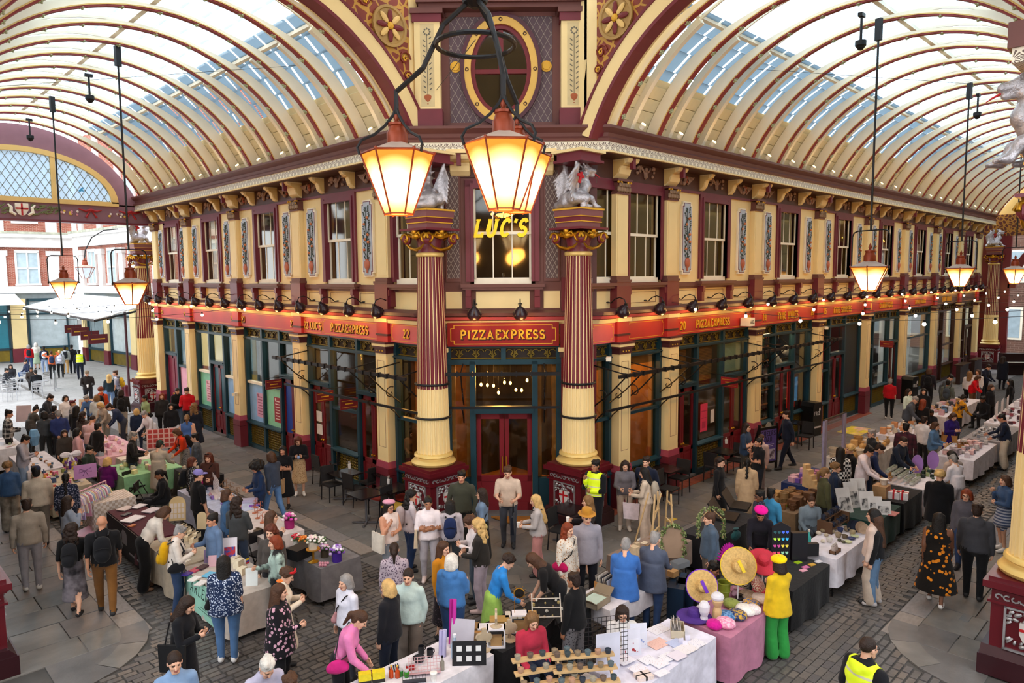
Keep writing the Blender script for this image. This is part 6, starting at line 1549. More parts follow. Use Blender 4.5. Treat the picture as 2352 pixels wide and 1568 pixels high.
 if phone:
  w=sum((hh_[1]+hh_[2]*.11 for hh_ in hands),Vector())/2 if pose in('ph','h2') else hands[0][1]+hands[0][2]*.11
  inst('phone' if phone[0]!='cup' else 'paper_cup',{'p':PHONE,'cup':CUP,'book':LEAF}[phone[0]],None,m@Matrix.Translation(w)@(Matrix.Rotation(.7,4,'X') if phone[0]!='cup' else Matrix.Identity(4)),phone[1],'phone' if phone[0]=='p' else('cup' if phone[0]=='cup' else 'book'))
 NPP[0]+=1
 return o
def bagz(h): return h
PHONE=MB().box(-.036,.036,-.005,.005,-.07,.07,0).box(-.032,.032,-.0055,-.005,-.064,.064,1).mesh('phone',[iron,mat('phone screen','#8fa3c8',.2,emit='#8fa3c8',es=.4)])
CUP=MB().lathe([(.03,-.05),(.04,.05),(.042,.055),(.042,.065),(.02,.07)],12).mesh('paper_cup',C('#efeae2'))
LEAF=MB().box(-.09,.09,-.006,.006,-.12,.12).mesh('booklet',C('#d8b870'))
BPM=sdf([('e',((0,.22,-.02),(.14,.09,.21)),0),('e',((0,.2,.12),(.12,.08,.1)),0),('e',((0,.3,-.1),(.11,.05,.1)),0)],.02,.03)
STR=MB()
for s_ in(-1,1): STR.tube([(s_*.09,.15,.2),(s_*.1,.06,.25),(s_*.1,-.07,.2),(s_*.11,-.135,.06),(s_*.14,-.06,-.08),(s_*.12,.13,-.14)],.018,5)
STR=STR.mesh('strap',iron)
BPMESH=np_mesh('pack',BPM[0],BPM[1],[C('#222222')])
def make_backpack(m,col,lb):
 o=thing('backpack',lb,'backpack',m)
 x=inst('pack',BPMESH,o);x.material_slots[0].link='OBJECT';x.material_slots[0].material=cloth(col);inst('strap',STR,o)
 part('pocket_zip',MB().tube([(-.1,.3,.02),(0,.325,.05),(.1,.3,.02)],.006,4),iron,o)
TOTE=MB().add([(-.17,-.03,-.38),(.17,-.03,-.38),(.17,.05,-.38),(-.17,.05,-.38),(-.2,-.015,0),(.2,-.015,0),(.2,.02,0),(-.2,.02,0)],[(0,3,2,1),(0,1,5,4),(1,2,6,5),(2,3,7,6),(3,0,4,7),(4,5,6,7)]).mesh('bag_body',C('#222222'))
TOTH=MB().tube([(-.1,0,0),(-.08,0,.2),(0,0,.26),(.08,0,.2),(.1,0,0)],.009,5).mesh('bag_handle',iron)
PUR=sdf([('e',((0,0,0),(.14,.05,.1)),0),('c',((-.1,0,-.02),(.1,0,-.02),.05,.05),0)],.014,.03);PURM=np_mesh('bag_body',PUR[0],PUR[1],[C('#222222')])
def make_bag(m,hands,col,lb,kd,sd,U,s):
 hd=[h for h in hands if h[0]==sd][0]
 if kd=='hand':
  p=hd[1]+hd[2]*.07;o=thing('tote_bag',lb,'bag',m@Matrix.Translation((p.x,p.y,p.z-.26))@Matrix.Rotation(PI/2,4,'Z'));b=inst('bag_body',TOTE,o);inst('bag_handle',TOTH,o)
 elif kd=='shoulder':
  p=Vector(U((sd*.25,.03,1.12)));o=thing('tote_bag',lb,'bag',m@Matrix.Translation(p)@Matrix.Rotation(PI/2,4,'Z'));b=inst('bag_body',TOTE,o);part('bag_handle',MB().tube([(-.1,0,0),(-.05,sd*.06,.3),(.05,sd*.06,.3),(.1,0,0)],.012,5),iron,o)
 else:
  p=Vector(U((sd*.22,-.02,.98)));o=thing('shoulder_bag',lb,'bag',m@Matrix.Translation(p)@Matrix.Rotation(PI/2-.3*sd,4,'Z'));b=inst('bag_body',PURM,o)
  q=m.inverted()
  a=Vector(U((-sd*.1,.1,1.44)))-p;c2=Vector(U((-sd*.1,-.1,1.42)))-p;R_=Matrix.Rotation(-(PI/2-.3*sd),3,'Z')
  part('bag_strap',MB().tube([R_@Vector((0,.05,.08)),R_@((a+Vector((0,.05,.08)))*.5+Vector((0,.05,0))),R_@a,R_@c2,R_@((c2)*.5+Vector((0,-.09,.0))),R_@Vector((0,-.03,.08))],.01,5),iron,o)
 b.material_slots[0].link='OBJECT';b.material_slots[0].material=cloth(col)
p=person
p(60,1143,1.8,180,'st','#948a7e','#8b888e','short d','man in a beige overshirt and grey jeans with his back turned, left front',wom=0,shoe='#cfc9c2')
p(156,1137,1.66,105,'ch','#8d97a8','#41557c','long d','dark haired woman in a pale denim jacket with hand at chin',hem=.98,shoe='#c9a078')
p(164,1200,1.66,165,'wk','#141416','#7d767c','clong d','curly haired woman in black with a tie-dye long skirt walking away','s',hem=.3,sl='s',bpat='tie #2a282c',bp=('#1b1c20','black backpack on the curly haired woman in a tie-dye skirt'))
p(233,1184,1.8,176,'wk','#17171a','#7a5228','-','bald man in a black t-shirt and brown trousers walking away',wom=0,sl='s',sk=1,bp=('#15161a','black backpack on the bald man in brown trousers'))
p(82,1070,1.8,180,'st','#b8aa98','#6e655a','short k','man in a beige fleece and navy cap seen from behind',wom=0,fat=1.12,hat='cap #1d2740',bag=('#6a1a28','maroon printed tote held by the man in the beige fleece','hand',1))
p(16,1059,1.68,180,'st','#385479','#a39a8c','curly l','curly haired woman in a denim jacket at the left edge',bpat='tie #6a6055',kind='w')
p(58,998,1.76,80,'ph','#9a98a2','#7f93ad','short k','person in a grey hoodie looking at a left stall',hood=1,wom=0,sk=1)
p(20,940,1.82,85,'h2','#2a2a2c','#1a1b1f','short k','tall man in a black and white plaid shirt at the left edge',wom=0,tpat='plaid #b9b4ae',sk=1)
p(150,1085,1.64,175,'st','#1d2438','#20283c','braid k','woman in a navy patterned knit with a dark braid behind the clothes rail',tpat='lace #8d8da0')
p(115,905,1.8,70,'rc','#2c2f36','#202328','short d','tall man in a dark grey jacket bending over a far left stall',wom=0)
p(150,907,1.66,20,'st','#e6e6ea','#c8ccd6','bob d','woman in white with dark hair at the far left stalls')
p(167,918,1.66,70,'st','#8a8a8e','#d9d6d0','bun a','woman in a grey patterned top with maroon headscarf and white trousers',tpat='lace #37373c',hat='band #7d3848',kind='w')
p(132,941,1.72,200,'bk','#2b3766','#2a2d34','short g','older man in a navy jacket facing the far left stalls',wom=0,fat=1.1)
p(82,931,1.66,120,'rc','#4a4744','#3a3a3a','topbun k','woman with a top bun leaning at a far left stall')
p(124,930,1.7,160,'st','#3a3438','#2f2f33','short k','person in dark plum behind the navy jacketed man',)
p(100,943,1.7,200,'st','#42464a','#33373a','bob k','woman in a dark grey coat among the far left shoppers',)
p(251,926,1.75,-90,'ln','#28324e','#3c3f4a','short d','man in navy bending over a pale pink stall',wom=0,lean=34)
p(228,923,1.66,-60,'rc','#b5a596','#9a958c','bob y','fair haired woman in beige looking down at a pale pink stall')
p(222,905,1.68,170,'st','#c9d2d8','#9aa0a8','bob l','woman in pale blue behind the pale pink stall')
p(198,907,1.7,-40,'rc','#4a6a9a','#333842','short g','grey haired man in blue behind the lettered board',wom=0)
p(231,888,1.7,170,'st','#c24a2a','#3a3d44','curly r','red haired woman in orange with her back turned near the street',bp=('#1a1a1e','black backpack on the red haired woman in orange'))
p(277,893,1.78,175,'st','#2a2829','#b5a898','bob d','person in a black leather jacket and beige trousers facing the street',wom=0,bp=('#17181b','large black backpack on the person in beige trousers'))
p(250,858,1.68,175,'st','#22323c','#6d8cb6','long y','blonde woman in dark teal top and blue jeans near the street')
p(264,850,1.8,-100,'st','#8a90b0','#22252c','short b','man in a tie-dye t-shirt near the maroon bollards',wom=0,sl='s',tpat='tie #dfe0e8',bp=('#c79a1e','mustard yellow backpack on the man in the tie-dye t-shirt'))
p(199,851,1.76,0,'h2','#2a2422','#26262b','short d','man in a black leather jacket facing the camera on the far pavement',wom=0,hat='beanie #8a7a66',phone=('cup','paper cup held by the man in the black leather jacket'))
p(331,907,1.68,-60,'st','#8fa478','#5a564a','bun k','woman in a pale green t-shirt beside the maroon pedestal',sl='s',sk=2,bag=('#1d1d1f','black shoulder bag of the woman in pale green','hip',1))
p(313,937,1.5,180,'st','#24304a','#27314a','bob y','fair haired child in navy with back turned')
p(331,943,1.64,-60,'rc','#d6d4dc','#b9b7bd','short g','grey haired woman in a white knit at the flower stall',fat=1.1)
p(371,902,1.7,0,'st','#2b2a2c','#1c1c1f','long r','auburn haired woman in a black cardigan facing the camera')
p(407,890,1.72,20,'h2','#17171a','#5d7490','pony d','woman in a black turtleneck beside the man in the red hoodie')
p(428,890,1.8,-20,'h2','#c01620','#25272e','short d','man in a bright red hoodie',wom=0,hood=1,tpat='logo #ffffff' if False else None)
p(392,925,1.68,5,'st','#1c1c20','#d9d9e2','vlong k','woman in a black blazer and white jeans facing the camera')
p(446,925,1.7,170,'st','#1f2430','#20242e','clong l','woman with long curly blonde hair and a dark dress, back turned','d',hem=.35,bag=('#141416','black shoulder bag of the curly blonde woman in dark dress','hip',1))
p(429,951,1.66,178,'st','#4467a6','#4467a6','pony l','woman in a long blue sundress seen from behind','d',hem=.12,sl='n')
p(404,983,1.66,-75,'rc','#cc3a18','#8a8480','bob b','woman in an orange red top reaching to a card display','s',hem=.35,bpat='lace #4a4448',bp=('#1c1a1c','black backpack on the woman in the orange red top'))
p(447,994,1.7,-100,'st','#3c4046','#34383e','short k','man in a dark patterned shirt near the card display',wom=0,tpat='blot #5a5f66')
p(306,990,1.74,80,'h2','#1d1d20','#2b3647','short g','vendor in a black jacket and dark jeans with raised hands',wom=0)
p(366,1011,1.68,150,'rc','#b6aa98','#b6aa98','short d','vendor in a beige trench coat and green cap','c',hem=.45,hat='cap #24463c',lean=6)
p(225,970,1.72,130,'bk','#1a191b','#9fb3c0','bun k','vendor in a black hoodie and pale jeans between the stalls',hood=1)
p(212,953,1.8,150,'rc','#d6b0b0','#5c7898','buzz d','man in a pale pink shirt bending over a stall',wom=0,sk=1,lean=10)
p(178,982,1.64,95,'st','#cfa3aa','#3c3a40','bob k','woman in a dusty pink sweater between the left stalls')
p(147,986,1.5,5,'st','#3f3b38','#33302e','long d','dark haired woman peering out between left stalls')
p(190,945,1.66,140,'st','#4c4440','#3a3533','clong d','woman with long wavy hair beside the man in pale pink')
p(175,930,1.7,150,'st','#222228','#2c2c33','long k','person in black behind the patterned grey top',)
p(205,1022,1.74,60,'si','#25342e','#2a2d30','short k','seated vendor in a dark green fleece behind the pink sign',wom=0)
p(247,1048,1.66,150,'si','#5a1058','#2c2430','bob y','seated fair haired woman in a purple velvet coat')
p(364,1077,1.7,-85,'si','#1b1b1e','#202126','pony k','seated vendor with black ponytail and black blazer',sk=2)
p(442,1048,1.66,80,'st','#1c1c20','#26262b','bob a','woman in glasses and a black patterned t-shirt',sl='s',tpat='dots #b9b9b9',glasses=1,bp=('#15161a','black backpack on the woman in glasses'))
p(478,1038,1.68,-25,'h2','#4a2c24','#2d3644','long a','auburn haired woman in a brown leather jacket holding food',hat='shades #16161a',bag=('#c01a6a','bright pink bag of the woman in the brown leather jacket','hip',-1))
p(455,1078,1.8,115,'st','#131316','#232429','buzz d','man in a lilac cap and black t-shirt',wom=0,sl='s',hat='cap #8d84c8')
p(65,791,1.72,178,'st','#c8161c','#3c5078','bob g','person in a bright red jacket far down the street',bp=('#20202a','dark backpack on the person in the bright red jacket'))
p(82,786,1.78,175,'st','#d9d6cc','#a9bda0','bob w','woman in cream with a pale green skirt far down the street','s',hem=.35)
p(100,795,1.74,180,'wk','#20283c','#8fa0bc','short k','person in navy and pale jeans walking down the street',bp=('#d8dce2','white backpack on the walker in navy'))
p(117,805,1.7,180,'up','#d86a40','#1c1c20','bun b','woman in orange with raised arms walking down the street',bp=('#2a3350','navy backpack on the woman in orange'))
p(136,803,1.72,180,'wk','#c4cbdc','#1d1e22','bun y','woman in a pale blue jacket and black leggings walking down the street',bp=('#cfcfe0','pale lilac backpack on the woman in black leggings'))
p(148,795,1.76,180,'wk','#b9c0c4','#b08a58','short k','man in tan trousers walking down the street',wom=0,bp=('#22242a','black backpack on the man in tan trousers'))
p(164,792,1.8,170,'st','#1b1d24','#20242e','short k','tall man in black under the street signs',wom=0,hat='cap #22242c')
p(181,803,1.76,180,'st','#1c2030','#1c2030','short k','street guard in a yellow hi-vis vest and dark uniform',wom=0,vest=1)
p(58,826,1.7,-60,'si','#1f2740','#35507a','short k','seated man in navy at a silver street table',wom=0)
p(15,845,1.65,90,'si','#23262c','#25272d','bun k','seated woman in black at the left edge of the street tables')
p(24,836,1.65,0,'si','#2a2a2f','#30333a','long d','seated woman facing the camera at the street tables')
p(71,843,1.65,0,'si','#3c332e','#2a2422','short k','seated man in brown facing the camera at the street tables',wom=0,sk=2)
p(81,849,1.7,-170,'si','#17181c','#26282e','short k','seated person in a black hooded jacket at a silver table',wom=0,hood=1)
p(588,1061,1.64,-70,'h2','#1d3052','#1e2a42','afro k','woman with a big curly afro in a navy jacket',sk=1)
p(621,1035,1.76,-140,'wk','#3a4354','#5b7fae','bob b','person in a slate jacket and blue jeans walking past',kind='t')
p(649,1023,1.64,-20,'cr','#17171a','#17171a','long k','woman in a black dress with a tan coat over her arm','d',sl='s',sk=1,hem=.35,bag=('#b3926a','tan coat carried by the woman in the black dress','hand',-1))
p(684,1001,1.68,0,'ph','#17161a','#c6a67e','long a','woman in a black blouse and floral cream skirt with a phone','s',hem=.38,bpat='dots #8a6238',shoe='#e8e6e2',phone=('p','phone held by the woman in the cream floral skirt'))
p(486,1178,1.66,-65,'hd','#5f7696','#2b3140','bun k','vendor in a denim jacket talking behind the cream stall',sk=1)
p(522,1122,1.68,80,'st','#43648a','#2a3a54','bob b','woman with brown bob in a blue denim shirt')
p(545,1140,1.7,150,'cr','#45484a','#3c4a62','clong d','woman with dark wavy hair in a charcoal jacket, back turned')
p(624,1171,1.7,85,'ch','#2a2322','#232326','long b','woman with long brown hair in profile behind the flowers')
p(621,1205,1.66,-20,'st','#4a4440','#2c2c30','clong a','woman with curly auburn hair among the flower stall vendors')
p(630,1228,1.66,-80,'hd','#a9c0b6','#1c1d22','bob r','red haired vendor in a mint shirt and black waistcoat',tpat='blot #2a2a2c')
p(413,1205,1.62,85,'ph','#d4cac0','#2c3d5c','short g','grey haired woman in a cream puffer jacket at the cream stall',shoe='#c07a3a',bp=('#c79608','yellow backpack on the grey haired woman in cream'),bag=('#17171b','black shoulder bag of the grey haired woman in cream','hip',-1))
p(379,1161,1.72,100,'ln','#d8cfc4','#121214','bob b','woman in a loose cream blouse bending over the cream stall',kind='w',shoe='#7a5a44',lean=38)
p(513,1273,1.7,172,'st','#1d2c4c','#4a6a92','vlong k','woman with long black hair in a navy printed blouse',tpat='lace #b9c3d4',sl='s',fat=1.28,hem=.82,shoe='#d8d4d0',bag=('#131315','black bag of the woman in the navy printed blouse','hip',1))
p(430,1367,1.66,60,'ph','#15161b','#15161b','long d','woman in a long black puffer coat looking at her phone','c',hem=.4,phone=('p','phone held by the woman in the long black puffer coat'),bag=('#121214','large black tote of the woman in the black puffer coat','shoulder',-1))
p(400,1496,1.68,5,'st','#7f9cc0','#4a5a76','pony d','woman in a pale denim shirt with head bowed at the bottom edge')
p(612,1507,1.66,20,'rc','#b3b0c6','#4a4a54','short w','white haired person in a lilac sweatshirt at the bottom edge')
p(642,1338,1.68,75,'hd','#17151a','#17171a','long b','woman in a black blouse with pink flowers and an orange hair flower',tpat='floral #c99aac',fat=1.3,hem=.72,hat='flower #ee7a30')
p(659,1303,1.62,85,'ph','#e0d2bc','#e0d2bc','curly b','woman in a cream dress with a red headscarf','d',hem=.4,hat='band #c41c24',phone=('p','phone held by the woman in the red headscarf'))
p(792,1317,1.62,-55,'st','#d9d8e4','#34353c','bob g','grey haired woman in a white cardigan and pink scarf',bag=('#c08a8c','dusty pink scarf bag of the grey haired woman','hip',-1))
p(827,1400,1.66,75,'rc','#d87aac','#1b1b20','pony b','woman in a pink sweatshirt leaning over the white stall',lean=24,sk=0,bag=('#c8287a','quilted hot pink bag of the woman in the pink sweatshirt','hip',-1))
p(665,1549,1.66,0,'st','#3a3034','#26262a','short b','brown haired person cut off by the bottom edge')
p(894,1149,1.66,35,'ch','#e3cfc6','#7d838c','bob k','woman in a pink beret and sleeveless cream top',sl='n',sk=1,hat='beret #d898ae',glasses=1,bag=('#d9cfc0','big white paper bag of the woman in the pink beret','shoulder',-1))
p(945,1124,1.68,110,'h2','#cfc6ce','#2a3f66','clong k','woman with dark curls in a white jacket near the left pedestal',bp=('#a89898','grey mauve backpack on the woman with dark curls'))
p(983,1140,1.7,0,'cr','#eadfe2','#a8a2a8','bun k','woman in a white t-shirt with folded arms',sl='s',sk=2,fat=1.08,kind='t',shoe='#d8c4be',bag=('#d6c2a4','cream printed tote of the woman with folded arms','shoulder',-1))
p(1034,1146,1.62,178,'st','#b3aab0','#2f3336','long k','person in a pale grey hoodie near the left pedestal',hood=1,bp=('#1d2a50','navy blue backpack on the person in the pale grey hoodie'))
p(1060,1080,1.82,-10,'pk','#3f4034','#22231f','short k','man in an olive anorak standing by the left pedestal',wom=0,sk=1,hood=1,fat=1.05)
p(1105,1119,1.66,-95,'st','#6a7f98','#141518','long d','woman in a denim jacket and long black skirt in profile','s',hem=.2,glasses=1,bag=('#b9a86a','grey and straw bag of the woman in a long black skirt','hip',1))
p(1166,1070,1.82,-5,'h2','#cfb8a4','#44464e','short b','man in a beige t-shirt holding a jacket in front of the entrance',wom=0,sl='s',bag=('#1c222e','dark jacket carried by the man in the beige t-shirt','hand',1))
p(1229,1134,1.66,-90,'h2','#b7b0ae','#c58a86','vlong y','blonde woman in a grey sweater and pink trousers',kind='w',phone=('cup','white cup held by the blonde woman in pink trousers'),bag=('#d6cfc2','cream half moon bag of the blonde woman in pink trousers','hip',-1))
p(1097,1190,1.7,-105,'h2','#2c2926','#b2a3ae','clong y','woman with blond curls in a dark leather jacket',shoe='#c9b2b2',fat=1.05)
p(1078,1183,1.64,-80,'ph','#e0d8da','#3a4652','curly b','woman with short brown curls in white with a phone',glasses=1,phone=('p','phone held by the woman with short brown curls'))
p(1019,1241,1.66,50,'st','#c47f1c','#231d22','long b','woman in a mustard cardigan and dark skirt','s',hem=.3,bpat='dots #5a4a52')
p(1038,1268,1.68,160,'hd','#4478b4','#33507e','bob w','white haired woman in a bright blue hoodie',hood=1,fat=1.12,shoe='#1f2430')
p(905,1244,1.64,178,'st','#b5a6b0','#7a6a60','pony d','woman in a pale lace top with a ponytail, back turned',tpat='lace #5a4a5c')
p(937,1305,1.64,-15,'pk','#b9cdc8','#7d7066','pony d','woman in a mint hoodie with sunglasses on the collar',hood=1,fat=1.1,kind='w')
p(889,1328,1.66,-120,'st','#191a20','#1c2232','bob y','blonde woman in a black puffer jacket seen from behind',glasses=1,fat=1.12,hem=.85)
p(1168,1272,1.62,100,'rc','#2a7ec8','#9ac05a','curly d','person in a bright blue cloud sweater and lime skirt','s',hem=.45,tpat='blot #2a80cc',lean=22)
p(1222,1268,1.68,-85,'ln','#191718','#151518','long b','person in black bending over with long brown hair falling',lean=42,sl='s')
p(1305,1199,1.68,50,'st','#e0d6c8','#e0d6c8','wavy r','red haired woman in a white floral dress','d',hem=.12,tpat='dots #b98a5a',bag=('#b01250','magenta bag of the red haired woman in the floral dress','hip',-1))
p(1348,1170,1.78,15,'st','#98949e','#1b1c24','short d','man in a mustard hat and grey sweater',wom=0,hat='fedora #b5802c',fat=1.05,hem=.8)
p(1367,1055,1.84,-35,'ch','#141519','#15161a','short k','security guard in a yellow hi-vis vest by the right column',wom=0,sk=2,vest=1)
p(1349,1136,1.66,-85,'hd','#221c1e','#7a5a40','wavy l','woman with wavy fair hair in black holding a coffee','s',hem=.5,phone=('cup','white coffee cup held by the woman with wavy fair hair'))
p(1436,1056,1.68,5,'h2','#6f6a70','#c2b0a0','wavy d','woman in a grey cardigan and white scarf by the corner cafe',shoe='#cfc4b8')
p(1479,1072,1.68,-100,'h2','#cdb9a4','#cdb6a2','long k','woman in a cream jacket with a rucksack by the corner cafe',kind='w',shoe='#e0dcd6',bp=('#a89c8c','stone grey rucksack on the woman in the cream jacket'),bag=('#d9c8cc','white and red plastic bag of the woman in the cream jacket','hand',-1))
p(1484,1047,1.76,-20,'pk','#1b2133','#6a5f4a','short d','man in a navy quilted jacket by the cafe tables',wom=0)
p(1438,1233,1.68,172,'rc','#3b6cb4','#2c4264','bun g','grey haired woman in a bright blue cardigan',fat=1.12,hem=.72,lean=8)
p(1505,1220,1.68,160,'rc','#4d5568','#32476c','short g','grey haired woman in a slate shawl and jeans',fat=1.22,hem=.75,lean=8)
p(1317,1312,1.66,-125,'st','#121214','#6a6668','short d','woman in a black knit and speckled trousers',sk=2,kind='w',bpat='dots #26262a')
p(1629,1175,1.66,-75,'st','#4a5a6c','#6d6258','bun b','woman with a messy bun in a dark denim jacket',fat=1.2)
p(1640,1290,1.6,60,'si','#17181c','#22232a','short k','seated person in a black jacket behind the hat stall',wom=0,sk=2)
p(1223,1405,1.66,25,'si','#b83248','#1c2438','long l','seated vendor in a coral red sweater',fat=1.1)
p(1430,1389,1.6,5,'si','#dcd8d4','#b9a890','long d','seated girl with headband behind the wire grid')
p(1788,1277,1.62,-135,'hd','#d8b21e','#2c8a3c','bob d','woman in a yellow beret, yellow jacket and green trousers',kind='w',hat='beret #ecc800',hem=.78,shoe='#6a6a60')
p(1747,1165,1.66,0,'rc','#1d1a22','#26222c','short k','vendor in a magenta beret and dark hoodie',hat='beret #e00f8c',sk=2,hood=1)
p(1655,1049,1.66,70,'st','#1a1a1c','#141416','clong d','woman with curly hair in a long black dress and striped sleeves','d',hem=.12,tpat=None,bag=('#b9965c','tan paper bag of the woman in the long black dress','hand',-1))
p(1717,1050,1.68,178,'st','#bfa07c','#bfa07c','braid k','woman in a tan trench coat with a long dark ponytail','c',hem=.35)
p(1742,1004,1.7,-55,'ch','#1a1b1f','#23262e','bun k','woman in a black t-shirt with hand at face',sl='s',sk=1)
p(1715,970,1.8,70,'cr','#2b3e58','#3f3c36','long d','long haired man in a blue t-shirt outside the cafe',wom=0,sl='s')
p(1748,996,1.6,-40,'st','#b59a94','#7a6a66','buzz b','shaven headed person half hidden by the purple sign',wom=0)
p(1806,942,1.82,-70,'wk','#1c2233','#181d2c','short d','man in a navy shirt and trousers striding past the purple sign',wom=0)
p(1745,1124,1.68,-60,'st','#2a2a3c','#20202c','short k','vendor in glasses and a dark dotted shirt',sk=3,tpat='dots #5a5a78',glasses=1)
p(1772,1119,1.64,150,'st','#3d86ae','#3d86ae','short k','person in a turquoise tunic beside the dotted shirt','d',sk=3,hem=.4)
p(1864,1137,1.66,20,'si','#7d8c98','#4a5058','topbun b','seated vendor in a grey denim shirt behind the pottery',fat=1.15)
p(1897,1072,1.74,110,'st','#4a4a30','#1d1e20','pony l','vendor with a ponytail in an olive jacket',wom=0)
p(1921,1062,1.64,100,'st','#25324c','#1f2433','curly l','woman with ginger curls in navy behind the prints')
p(1931,1025,1.68,178,'st','#d0ccc6','#1d1d22','vlong k','woman with long black hair in a checkerboard top',tpat='check #1c1c1e')
p(1952,1020,1.66,-60,'st','#1a1a1d','#3a5a8c','curly y','woman with blond curls in a black top and jeans')
p(2002,984,1.76,-70,'st','#1d2126','#23262c','short g','grey haired man in glasses and a black jacket',wom=0,glasses=1)
p(1997,1023,1.8,80,'rc','#dcd0d6','#cfc4c8','short k','man in a white hoodie at the print stall',wom=0,hood=1,sk=1,lean=8)
p(2022,1018,1.78,90,'rc','#28345a','#2a3a5c','short d','man in navy leaning behind the man in the white hoodie',wom=0,lean=20)
p(2076,1001,1.8,60,'rc','#1c2536','#2a2f3a','buzz d','man in a navy jacket and white shirt looking down',wom=0,lean=8,phone=('p','phone held by the man in the navy jacket'))
p(2082,970,1.78,170,'st','#4a2430','#2c2228','short k','man in a maroon plaid jacket, back turned',wom=0,tpat='plaid #2a1c24')
p(2150,968,1.66,70,'h2','#5478a0','#6a6a52','bob b','woman in a blue denim jacket holding a card',phone=('book','yellow card held by the woman in the denim jacket'))
p(2191,947,1.68,40,'ph','#2e1c6a','#2a1c4a','bob b','woman in a violet coat at the silver stall','c',hem=.45)
p(2301,950,1.7,-85,'rc','#1a2236','#c9bba6','bun k','woman in a navy anorak with white stripe and cream trousers',kind='w',lean=6,sk=1)
p(2189,1043,1.64,-130,'rc','#dad6dc','#b9b4b8','short g','grey haired woman in a white blouse at the soap stall',lean=10)
p(2186,1033,1.68,-140,'rc','#b5a296','#6a6258','bob k','person in beige half hidden behind the white blouse',lean=8)
p(2160,1078,1.7,175,'st','#151518','#6f7468','curly y','fair haired person in a big black hooded coat','c',hem=.6,hood=1,fat=1.2,wom=0)
p(2124,955,1.7,150,'st','#d9d5d6','#26262c','short d','person in a white jacket between the right stalls',wom=0)
p(2103,909,1.8,80,'rc','#484c54','#2a2c30','buzz g','balding man in a dark grey jacket bending to a stall',wom=0,lean=16)
p(2121,915,1.66,150,'st','#1a1718','#222226','long r','red haired woman in black near the far right stalls')
p(2088,892,1.7,60,'st','#cfe0d2','#2a2c30','long d','long haired woman in a pale mint top on the right pavement')
p(2122,891,1.66,5,'st','#17171a','#1f1f24','long k','black haired woman in black facing the camera, right stalls')
p(2140,940,1.6,20,'si','#26262e','#2a2a30','braid k','seated vendor with dark braids at the right stalls',sk=3)
p(2214,906,1.68,130,'rc','#c88a14','#22242a','bun k','woman in a yellow and black jacket at a right stall',tpat='blot #24222a')
p(2258,909,1.7,-40,'si','#17181c','#1c1d22','short k','seated vendor in a black leather jacket',wom=0,sk=3)
p(2134,845,1.8,175,'st','#24222a','#1c1c22','bob b','person in dark clothes walking off down the right arcade',wom=0,bp=('#141418','big black backpack on the walker down the right arcade'))
p(2045,869,1.66,176,'st','#b0141e','#17171a','short g','grey haired woman in a red t-shirt and black trousers',sl='s',fat=1.12,shoe='#e6e4e0')
p(2184,859,1.8,60,'rc','#4a4e52','#33363a','short k','man in a grey sweater leaning over a far right stall',wom=0,lean=20)
p(2178,872,1.66,170,'st','#5a6058','#3a3e3a','bun k','woman in grey green with a rucksack at the far right stalls',bp=('#3c444c','slate rucksack at the far right stalls'))
p(2248,861,1.66,70,'rc','#c4101c','#6a4a30','bob b','woman in a scarlet cardigan at the far right stall',lean=16)
p(2228,851,1.7,165,'st','#d9d4d6','#1d1d22','wavy l','fair wavy haired woman in white, far right')
p(2246,848,1.66,-30,'st','#e3dfe0','#6a6a72','long b','woman in white facing the far right stall')
p(2271,836,1.8,60,'rc','#1b2236','#20242e','short d','man in navy looking down at the far right stall',wom=0,lean=8)
p(2305,817,1.7,160,'st','#171a26','#1a1c28','long d','woman in a big dark coat with a crossbody strap, far right','c',hem=.5,fat=1.15)
p(2274,788,1.74,90,'si','#c9cc1c','#a01418','short k','pianist in a lime yellow top and red trousers',wom=0,sk=2)
p(2278,882,1.66,60,'st','#1b1a1d','#222226','bob b','woman in black at the beaded far right stall',)
p(2320,870,1.66,-80,'st','#141416','#1a1a1e','vlong k','woman with long black hair at the right edge of the stalls')
p(2158,1175,1.7,178,'wk','#191512','#191512','long k','woman in a black dress printed with orange sunflowers walking away','d',hem=.3,sl='n',sk=3,fat=1.25,tpat='big #d9821e',shoe='#c9c4c0')
p(2246,1155,1.78,176,'st','#3f4046','#17181b','short d','man in a charcoal hoodie and black trousers, back turned',wom=0,hood=1,fat=1.15)
p(2221,1122,1.68,-15,'st','#55525a','#34466a','bob r','ginger haired woman in glasses and a grey cardigan',glasses=1,fat=1.1)
p(2012,1178,1.68,-95,'st','#17171a','#5a7694','vlong b','woman with long brown hair in a black bomber and blue jeans',shoe='#b9b4b4')
p(2006,1166,1.76,-100,'st','#d0b8aa','#b9a898','bob k','person in beige behind the woman in the black bomber',wom=0,kind='w')
p(1996,1460,1.82,140,'pk','#17181c','#1a1c22','buzz d','guard with short hair in a yellow hi-vis vest at the bottom right',wom=0,fat=1.18,hood=1,vest=1,glasses=1)
p(2309,1090,1.66,-60,'ch','#3c5478','#a9b0c0','bob b','woman in a denim jacket and striped skirt half hidden by the right column','s',hem=.6,bpat='stripe #4a5878',shoe='#e6e4e2')
p(1112,967,1.68,100,'si','#b98a2c','#b98a4c','bun d','diner in mustard seated inside the corner entrance')
p(1249,985,1.72,-60,'si','#c9a08c','#4a3a32','short k','diner in pale pink seated behind the entrance side window',wom=0)
p(945,985,1.66,20,'si','#8a6a5c','#4a3a32','long d','diner seated behind the narrow window left of the column')
p(1502,985,1.7,-30,'si','#7a4a34','#3a2c28','short d','diner in brown seated behind the single wide window',wom=0)
p(752,890,1.7,40,'st','#d8d4d0','#33333a','short d','waiter in white standing inside the left cafe',wom=0)
